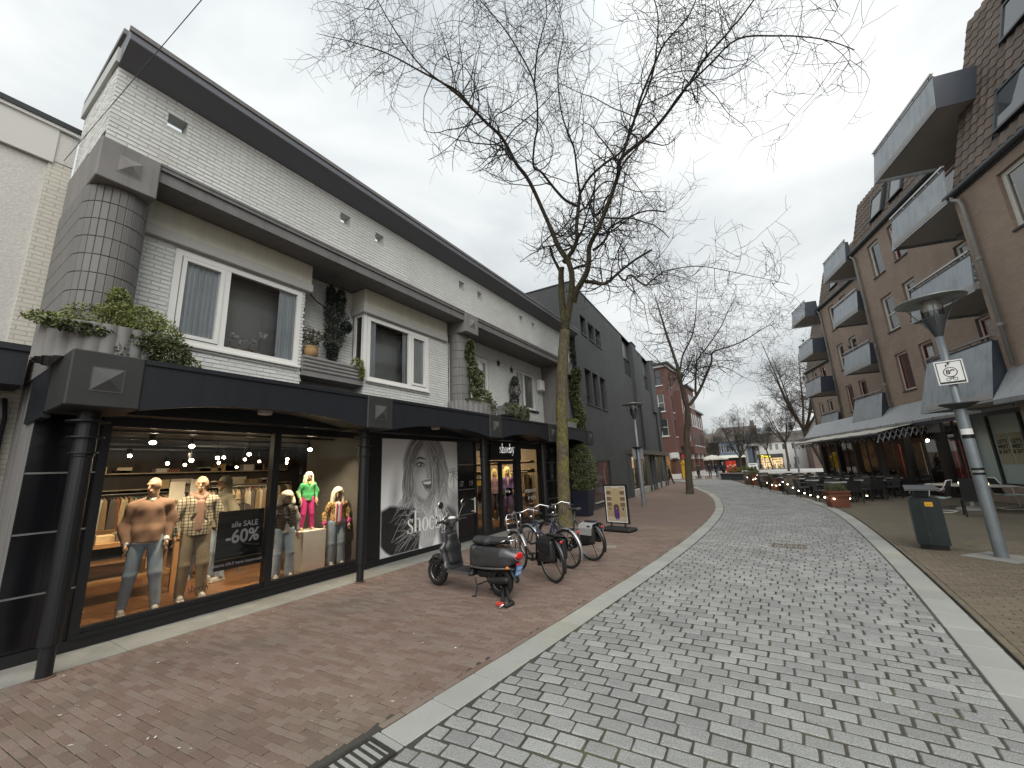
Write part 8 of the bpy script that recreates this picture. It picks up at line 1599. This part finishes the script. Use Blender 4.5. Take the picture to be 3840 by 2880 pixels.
# interior life of the restaurant behind the panes
for k, (t_, o_, c_) in enumerate(((-.3, -1.0, (.3, .02, .03)), (.4, -1.6, (.25, .02, .03)), (-2.4, -1.2, (.4, .25, .02)), (2.6, -1.4, (.35, .3, .22)), (4.6, -1.5, (.45, .1, .08)))): x, y, _ = tp(t_, o_); tag(MB().bx(x - .02, x + .02, y - .35, y + .35, .5, 2.2, .3).build('wall_banner', mat('banner_%d' % k, c_, .7, var=.3, scale=3)), ('red banner inside the restaurant behind the dark posts', 'second red banner further inside the restaurant', 'yellow panel inside the restaurant by the frosted glass', 'beige panel inside the restaurant behind the awning arms', 'dull red panel inside the restaurant at its far end')[k], 'banner')
for t_ in (-2.0, .6, 3.2): x, y, _ = tp(t_, -2.2); o = tag(MB().ell((x, y, 2.3), .07).build('pendant_lamp', m_bulb), 'small warm pendant lamp glowing inside the dark restaurant', 'lamp', 'restaurant pendants'); ld = bpy.data.lights.new('pendant_light', 'POINT'); ld.energy = 7; ld.color = (1, .8, .55); lo = bpy.data.objects.new('pendant_light', ld); col.objects.link(lo); lo.location = (x, y, 2.15)
# ================================================================ PLANTS ON THE FACADE
m_leafy = mat('yellow_green_leaf', (.25, .26, .075), .6, var=.25, scale=7, piece=.35, piece2=(.13, .165, .05)); m_ivy = mat('dark_ivy_leaf', (.06, .085, .032), .55, var=.25, scale=6, piece=.4, piece2=(.12, .135, .05)); m_conifer = mat('dark_conifer', (.018, .028, .02), .8, var=.3, scale=6, piece=.4); m_herb = mat('grey_green_leaf', (.06, .075, .04), .7, var=.3, scale=7, piece=.4, piece2=(.11, .09, .05)); m_purpleleaf = mat('purple_brown_leaf', (.05, .045, .045), .7, var=.3, piece=.3); m_stem = mat('woody_stem', (.07, .05, .035), .9)
def leaves(name, parent, pts, size, m, elong=1.5, seed=1, droop=.2):
    """many small folded leaf faces at the given points (position, outward direction)"""
    r = np.random.default_rng(seed); p = np.array([a for a, _ in pts]); d = np.array([b for _, b in pts]); n_ = len(p)
    d = d + r.normal(0, .55, (n_, 3)) + np.array([0, 0, -droop]); d /= np.linalg.norm(d, axis=1)[:, None] + 1e-9
    a = np.cross(d, r.normal(size=(n_, 3))); a /= np.linalg.norm(a, axis=1)[:, None] + 1e-9; n = np.cross(d, a); L = (size * r.uniform(.6, 1.3, n_))[:, None]; w = L / elong / 2
    V = np.stack([p, p + d * L * .5 + a * w + n * w * .3, p + d * L, p + d * L * .5 - a * w + n * w * .3], 1).reshape(-1, 3).tolist()
    F = [f for k in range(0, 4 * n_, 4) for f in ((k, k + 1, k + 2), (k, k + 2, k + 3))]
    return obj(name, mesh(name, V, F, m, uv=False), parent)
def shell_pts(c, r, n, seed, fill=.5):
    q = np.random.default_rng(seed); d = q.normal(size=(n, 3)); d /= np.linalg.norm(d, axis=1)[:, None]; k = fill + (1 - fill) * q.random(n) ** .5
    return list(zip(np.array(c) + d * np.array(r) * k[:, None], d))
def clumps(cs, n, seed): return [p for i, (c, r) in enumerate(cs) for p in shell_pts(c, r, int(n * 1.9), seed + i)]
m_ptrough = mat('grey_corrugated_trough', (.2, .195, .19), .75, var=.1, scale=4, stain=((.13, .13, .115), 3, .6))
def fluted(name, label, loc, r, h, arc=(0, 2 * math.pi), sy=1., n=26):
    t = thing(name, label, 'planter', loc); b = MB(); k = 6 * n; prof = []
    for z in (0, h):
        for i in range(k + 1): a = arc[0] + (arc[1] - arc[0]) * i / k; rr = r * (1 + .05 * abs(math.sin(a * n / 2))); prof.append((rr * math.cos(a), rr * math.sin(a) * sy, z))
    b.add(prof, [(i, i + 1, k + 2 + i, k + 1 + i) for i in range(k)]); b.build('trough', m_ptrough, t, False); MB().lathe([(0, h - .05), (r * .98, h - .05)], (0, 0, 0), 24).build('soil', mat('soil', (.03, .022, .015), .95), t); t.children[-1].scale = (1, sy, 1); return t
pb = fluted('fluted_planter', 'grey fluted trough with yellow green shrub on the corner of the canopy', (-6.62, 1.36, 3.24), .44, .42, sy=1.1)
leaves('foliage', pb, clumps([((.1, .1, .55), (.35, .4, .14)), ((.15, .35, .55), (.28, .3, .2)), ((.0, -.1, .62), (.2, .3, .12)), ((.12, .5, .45), (.2, .25, .2)), ((.05, .05, .85), (.06, .1, .18)), ((.05, .3, .7), (.18, .25, .15)), ((.1, .15, .68), (.25, .3, .12)), ((.2, -.45, .42), (.1, .25, .06))], 420, 3), .042, m_leafy, 2.4, 3)
leaves('trailing_ivy', pb, clumps([((.32, .5, .15), (.18, .25, .28)), ((.3, .7, .0), (.16, .22, .24)), ((.34, .25, .3), (.12, .25, .1)), ((.36, .62, -.05), (.1, .18, .12)), ((.42, -.3, .32), (.06, .3, .05)), ((.40, .05, .12), (.04, .06, .18)), ((.3, .85, -.08), (.14, .16, .16)), ((.36, .5, .25), (.14, .25, .2))], 520, 13), .036, m_ivy, 1.3, 5)
pc = fluted('fluted_planter', 'grey fluted trough with climbing ivy at the middle pilaster', (-6.72, 8.75, 3.24), .44, .40, sy=1.35)
leaves('climbing_ivy', pc, clumps([((.12, .1, .9), (.14, .2, .3)), ((.06, .02, 1.4), (.12, .16, .3)), ((.04, -.06, 1.85), (.1, .14, .24)), ((.18, .3, .6), (.22, .3, .22)), ((.1, -.1, 2.1), (.07, .1, .12)), ((.06, .3, 1.2), (.12, .18, .25))], 330, 23), .062, m_ivy, 1.2, 7); leaves('foliage', pc, clumps([((.3, .35, .42), (.18, .4, .16)), ((.32, .5, .25), (.12, .22, .2)), ((.3, -.2, .42), (.15, .45, .06))], 280, 33), .045, m_herb, 1.6, 8)
pd = fluted('fluted_planter', 'grey fluted trough with yellowish shrub behind the tree trunk', (-6.72, 14.75, 3.24), .44, .30, sy=1.3); leaves('foliage', pd, clumps([((.2, -.1, .36), (.25, .5, .12)), ((.2, .5, .4), (.2, .4, .12))], 300, 43), .05, m_leafy, 1.8, 9)
WI = thing('wall_ivy', 'dense green ivy climbing the corner between the white and the dark building', 'ivy', (-6.5, 15.75, 3.3)); leaves('ivy_leaves', WI, clumps([((.02 + .1 * math.sin(z * 3), .06, z), (.16, .3, .22)) for z in np.arange(.1, 2.7, .2)], 240, 53), .075, m_ivy, 1.2, 11); leaves('dark_upper_growth', WI, clumps([((-.02, .05, z), (.1, .2, .2)) for z in np.arange(2.9, 4.6, .25)], 60, 73), .08, m_conifer, 1.4, 12); MB().tube([(0, .05, -.1), (.04, .1, 1.2), (-.03, .05, 2.6), (0, .05, 4.2)], .03, 6).build('stem', m_stem, WI)
# ribbed window box between the bays, clay pot, dark conifer, small shrub
WX = thing('window_box', 'grey ribbed flower box between the two bay windows', 'flower box', (-7.3, 4.78, 3.8)); b = MB()
for k in range(4): b.tube([(.17, -.66, .06 + k * .075), (.17, .70, .06 + k * .075)], .042, 10)
b.bx(-.2, .15, -.65, .69, -.06, .30); b.build('ribs', m_ptrough, WX); MB().bx(-.2, .19, -.655, .695, -.075, .03).build('base', m_ptrough, WX)
CP = thing('clay_pot', 'round tan clay pot with a thin shrub on the ribbed flower box', 'flower pot', (-7.22, 4.33, 4.1)); MB().lathe([(0, 0), (.09, 0), (.135, .08), (.14, .16), (.125, .21), (.135, .225), (.13, .235), (.0, .2)], (0, 0, 0), 20).build('pot', mat('tan_clay', (.33, .21, .09), .8, var=.12), CP, True); leaves('foliage', CP, clumps([((0, 0, .34), (.14, .14, .12)), ((.02, -.08, .48), (.08, .1, .14)), ((0, .1, .45), (.1, .08, .15))], 120, 83), .05, m_herb, 2.2, 15); MB().tube([(0, 0, .2), (.02, .02, .5)], .008, 5).build('stem', m_stem, CP)
CF = thing('conifer', 'tall dark conifer tied back against the recessed white wall', 'shrub', (-7.3, 4.85, 4.1)); leaves('foliage', CF, clumps([((0, 0, .55), (.16, .2, .3)), ((.02, .05, .9), (.2, .26, .35)), ((0, .0, 1.2), (.17, .2, .3)), ((.03, .12, 1.45), (.07, .08, .25)), ((0, -.1, 1.5), (.06, .07, .22)), ((.0, .3, .9), (.08, .1, .1)), ((0, 0, .25), (.08, .09, .2))], 420, 93), .06, m_conifer, 3, 17); [MB().tube([(0, 0, 0), (.02 * k, .05 * k, .35), (.03 * k, .1 * k, 1.0)], .014, 5).build('stem', m_stem, CF) for k in (-1, 0, 1)]
MB().tube([(-.2, -.55, 1.55), (-.1, -.35, 1.3), (0, -.1, 1.15)], .016, 5).build('tie_vine', m_stem, CF); SB = thing('small_shrub', 'small pale green plant trailing from the end of the ribbed flower box', 'plant', (-7.12, 5.32, 4.08)); leaves('foliage', SB, clumps([((0, 0, .1), (.1, .13, .12)), ((.06, .08, -.08), (.04, .05, .14))], 150, 103), .045, m_leafy, 1.8, 19)
# orchids on the sill of the first bay
for k, (y, h, n) in enumerate(((2.98, .30, 9), (3.28, .26, 5), (3.44, .42, 7), (3.12, .25, 6))):
    t = thing('orchid', ('white orchid in a glass jar on the first window sill', 'small white orchid in a red and brass pot on the window sill', 'tall white orchid in a cream pot on the window sill', 'low white orchid behind the glass jar orchid')[k], 'plant', (-7.34, y, 3.94)); MB().lathe([(0, 0), (.05, 0), (.065, .1), (.06, .11), (0, .09)], (0, 0, 0), 14).build('pot', (mat('grey_glass_jar', (.3, .32, .32), .2), mat('red_brass_pot', (.35, .2, .1), .4), mat('cream_pot', (.5, .46, .38), .5), MATS['cream_pot'] if 'cream_pot' in MATS else m_greyband)[k], t, True); MB().tube([(0, 0, .1), (.01, .0, h * .7), (.03, .05, h)], .004, 5).build('stem', m_stem, t)
    r = np.random.default_rng(k); V = MB(); [V.ell((.03 + r.normal() * .03, .04 + r.normal() * .05, h + r.normal() * .045), (.014, .028, .024), 7, 5) for _ in range(n)]; V.build('blossoms', m_letter, t)
# balcony-style boxes under the far windows
FB = thing('flower_box', 'flower box overgrown with trailing green ivy and a purple shrub below the end windows', 'flower box', (-7.32, 11.9, 3.65)); MB().bx(-.15, .15, -.75, .75, 0, .3).build('box', m_ptrough, FB); leaves('trailing_ivy', FB, clumps([((.15, -.5, .2), (.15, .3, .2)), ((.18, 0, .15), (.16, .35, .25)), ((.16, .5, .2), (.15, .3, .22)), ((.2, .2, -.1), (.1, .3, .2)), ((.1, .75, .05), (.1, .15, .2))], 330, 113), .05, m_ivy, 1.4, 21); leaves('purple_shrub', FB, clumps([((.0, .15, .6), (.14, .18, .28)), ((.02, .18, 1.0), (.18, .26, .35)), ((.0, .25, 1.3), (.1, .14, .18))], 330, 123), .055, m_purpleleaf, 2, 23); MB().tube([(0, .15, .25), (0, .2, 1.1)], .02, 6).build('stem', m_stem, FB)
for k, (y, z) in enumerate(((11.35, 5.5), (12.2, 5.42))):
    v = []; [v.append(((.13 if i % 2 == 0 else .055) * math.sin(math.pi * i / 5), (.13 if i % 2 == 0 else .055) * math.cos(math.pi * i / 5))) for i in range(10)]; t = tag(MB(Matrix.Translation((-7.48, y, z))).prism(v, 0, .02, 'x').build('star_ornament', m_blk), ('black metal star on the white wall above the purple shrub', 'black metal star nearer the end window')[k], 'ornament')
# tall bush in a navy pot at the end of the canopy
BP = thing('potted_bush', 'tall clipped evergreen bush in a navy pot at the far end of the canopy', 'potted bush', (-6.15, 14.85, 0)); b = MB(); b.add([(-.24, -.24, 0), (.24, -.24, 0), (.24, .24, 0), (-.24, .24, 0), (-.36, -.36, .95), (.36, -.36, .95), (.36, .36, .95), (-.36, .36, .95)], [(3, 2, 1, 0), (0, 1, 5, 4), (1, 2, 6, 5), (2, 3, 7, 6), (3, 0, 4, 7), (4, 5, 6, 7)]); b.build('pot', mat('navy_pot', (.015, .018, .035), .45), BP); leaves('foliage', BP, clumps([((0, 0, 1.1), (.38, .4, .25)), ((.05, .1, 1.55), (.52, .55, .38)), ((.03, .1, 2.0), (.5, .5, .38)), ((0, .05, 2.4), (.38, .4, .3)), ((.15, .35, 1.3), (.3, .3, .3))], 900, 133), .06, m_ivy, 1.8, 25); MB().tube([(0, 0, .9), (0, 0, 2.2)], .04, 6).build('stem', m_stem, BP)
# ================================================================ PEOPLE AND THINGS ON THE SQUARE
def walker(label, loc, rz, h, coat, leg, hairc, st, m_c=.03):
    cm = mat('coat_%d' % int(abs(loc[0]) * 100), coat, .85, var=.1); lm = mat('leg_%d' % int(abs(loc[0]) * 100), leg, .9, var=.1); hm = mat('hair_%d' % int(abs(loc[0]) * 100), hairc, .8)
    figure('person', label, 'person', loc, rz, h, 'coat', 'straight', cm, lm, m_skin, [((-.06, .3, 1.2), (.1 * st, .28, .98)), ((.04, .3, 1.2), (-.08 * st, .28, .98))], (.22 * st, -.2 * st, .0), 0, .022, group='people walking away across the square', hair=(lambda s: [elp(np.array([-.03, 0, 1.73]) * s, np.array([.11, .09, .11]) * s)], hm), shoe_m=mat('dark_shoes', (.02, .02, .02), .7), wav=.5)
walker('person in a dark green grey jacket walking away, leftmost of the four', (-6.64, 49.4, 0), R(95), 1.62, (.03, .035, .03), (.03, .03, .035), (.05, .04, .03), 1)
walker('person in a long navy coat walking away in the middle of the group', (-5.86, 52.6, 0), R(92), 1.62, (.015, .018, .035), (.06, .06, .07), (.06, .04, .03), -1); walker('person in a navy jacket and jeans walking away beside the long coat', (-5.17, 53.0, 0), R(88), 1.66, (.012, .016, .03), (.08, .1, .13), (.03, .025, .02), 1); walker('grey haired person in a dark jacket walking away, rightmost of the four', (-4.01, 47.5, 0), R(90), 1.62, (.014, .016, .022), (.015, .015, .02), (.4, .4, .38), 1)
walker('person in black striding out from behind the dark building', (-7.6, 38.6, 0), R(10), 1.6, (.015, .015, .017), (.015, .015, .017), (.03, .02, .02), 1.4)
for k, (x, y) in enumerate(((-7.04, 48.2), (-5.95, 46.8), (-4.83, 45.6))): t = thing('bollard', ('low stone bollard nearest the red building', 'middle low stone bollard of the three', 'low stone bollard nearest the bench')[k], 'bollard', (x, y, 0), group='low stone bollards'); MB().lathe([(.17, 0), (.16, .38), (.12, .44), (0, .45)], (0, 0, 0), 14).build('post', m_stone, t, True); MB().lathe([(.168, .3), (.17, .31), (.168, .35)], (0, 0, 0), 14).build('band', m_steel, t)
BQ = thing('bench_planter', 'long low raised planter with bench edge at the end of the cobbles', 'planter', (-2.85, 43.2, 0), R(-50)); MB().bx(-1.7, 2.2, -.1, 1.2, .0, .55).build('wall', mat('dark_planter_wall', (.05, .055, .055), .7), BQ); MB().bx(-1.8, 2.3, -.25, .25, .55, .63).build('seat_edge', m_slab, BQ); leaves('foliage', BQ, clumps([((-.6, .6, .8), (.7, .4, .25)), ((.8, .6, .85), (.8, .4, .3)), ((1.7, .6, .75), (.4, .4, .2))], 260, 143), .14, mat('planter_green', (.06, .09, .03), .7, piece=.4, piece2=(.15, .15, .02)), 2, 27)
for x in (-1.75, 2.25): MB().bx(x - .08, x + .08, -.3, -.1, 0, .8, bev=.02).build('end_post', m_stone, BQ)
RK = thing('red_stand', 'bright red flower and ice cream stand beyond the bench planter', 'stand', (-4.3, 63, 0)); MB().bx(-.65, .65, -.3, .3, 0, .9).build('counter', mat('stand_red', (.55, .02, .015), .5), RK); MB().bx(-.6, .6, -.32, .3, 1.0, 1.7).build('top_panel', MATS['stand_red'], RK); b = MB(); [b.ell((x, -.33, .95 + .15 * (k % 2)), .16, 8, 6) for k, x in enumerate((-.4, -.1, .2, .45))]; b.build('blossoms', mat('peach_blossom', (.6, .3, .2), .8), RK); v, f = text_mesh('IJS', .3); t = MB(frame_mat((0, -.33, 1.5), (1, 0, 0), (0, 0, 1))); t.add(v, f); t.build('lettering', mat('orange_ink', (.7, .3, .05), .6), RK)
for k, (x, y) in enumerate(((-9.6, 70), (-7.4, 72))): t = thing('parasol', ('cream parasol nearer the red building', 'wider cream parasol in front of the blue shop')[k], 'parasol', (x, y, 0), group='cream terrace parasols'); MB().lathe([(0, 2.75), (.6, 2.62), (1.9 + .4 * k, 2.1), (1.9 + .4 * k, 1.95)], (0, 0, 0), 8).build('canopy', mat('cream_parasol', (.62, .6, .52), .8), t); MB().tube([(0, 0, 0), (0, 0, 2.7)], .04, 8).build('pole', m_farwhite, t)
SBD = thing('pavement_board', 'white pavement board with dark print on the far square', 'sign', (-1.7, 62, 0)); rect_frame(MB(), -.6, .6, .15, 1.35, .05, -.03, .03).build('frame', m_blk, SBD); MB().bx(-.55, .55, -.02, .02, .2, 1.3).build('board', m_letter, SBD); b = MB(); b.bx(-.3, -.02, -.03, -.021, .3, .85); b.bx(.05, .35, -.03, -.021, .3, .85); b.bx(-.4, .3, -.03, -.021, 1.05, 1.12); b.build('print', m_ink, SBD)
PB = thing('yellow_parcel_post', 'yellow street cabinet beside the red brick building', 'cabinet', (-8.3, 50.5, 0)); MB().bx(-.22, .22, -.2, .2, 0, 1.6, bev=.03).build('body', mat('signal_yellow', (.6, .36, .01), .5), PB); MB().add([(-.3, -.25, 1.6), (.3, -.25, 1.6), (.3, .25, 1.6), (-.3, .25, 1.6), (0, -.25, 2.1), (0, .25, 2.1)], [(0, 1, 4), (1, 2, 5, 4), (2, 3, 5), (3, 0, 4, 5)]).build('roof', MATS['signal_yellow'], PB)
b0 = None
for k in range(8):
    lab = 'bicycle in the distant rack before the white shop'; p = (-1.6 + .75 * k, 80.2 + .1 * k, 0)
    if b0 is None: b0 = bicycle(lab, p, R(80), m_bkblack, m_bkblack, m_chrome); b0['group'] = 'distant bicycles before the white shop'
    else: copy_thing(b0, p, R(80 + rng.uniform(-20, 20)), lab, 'distant bicycles before the white shop')
# birds on the balcony rails
def bird(label, loc, rz): t = thing('bird', label, 'bird', loc, rz); blob_obj('body', [elp((0, 0, .13), (.14, .065, .07)), elp((.13, 0, .21), (.05, .042, .045)), cap((.06, 0, .16), (.12, 0, .2), .05, .04), cap((-.12, 0, .12), (-.32, 0, .06), .03, .014, (1, 1.6, .6)), cap((.17, 0, .21), (.225, 0, .2), .013, .004)], .011, mat('black_feathers', (.012, .012, .014), .5), t, .03); [MB().tube([(.0, s * .025, .08), (.01, s * .025, 0), (.05, s * .03, .0)], .006, 5).build('leg', m_tyre, t) for s in (-1, 1)]
bq = M2 @ Vector((-1.9, -.14, 7.31)); wq = Matrix.Translation((5.71, 15.7, 0)) @ Matrix.Rotation(aang, 4, 'Z') @ bq; bird('black crow perched on the balcony rail of the middle block', wq, R(100)); bq = M3 @ Vector((-1.6, -.7, 10.06)); wq = Matrix.Translation((5.71, 15.7, 0)) @ Matrix.Rotation(aang, 4, 'Z') @ bq; bird('dark pigeon perched on the farthest upper balcony rail', wq, R(80))
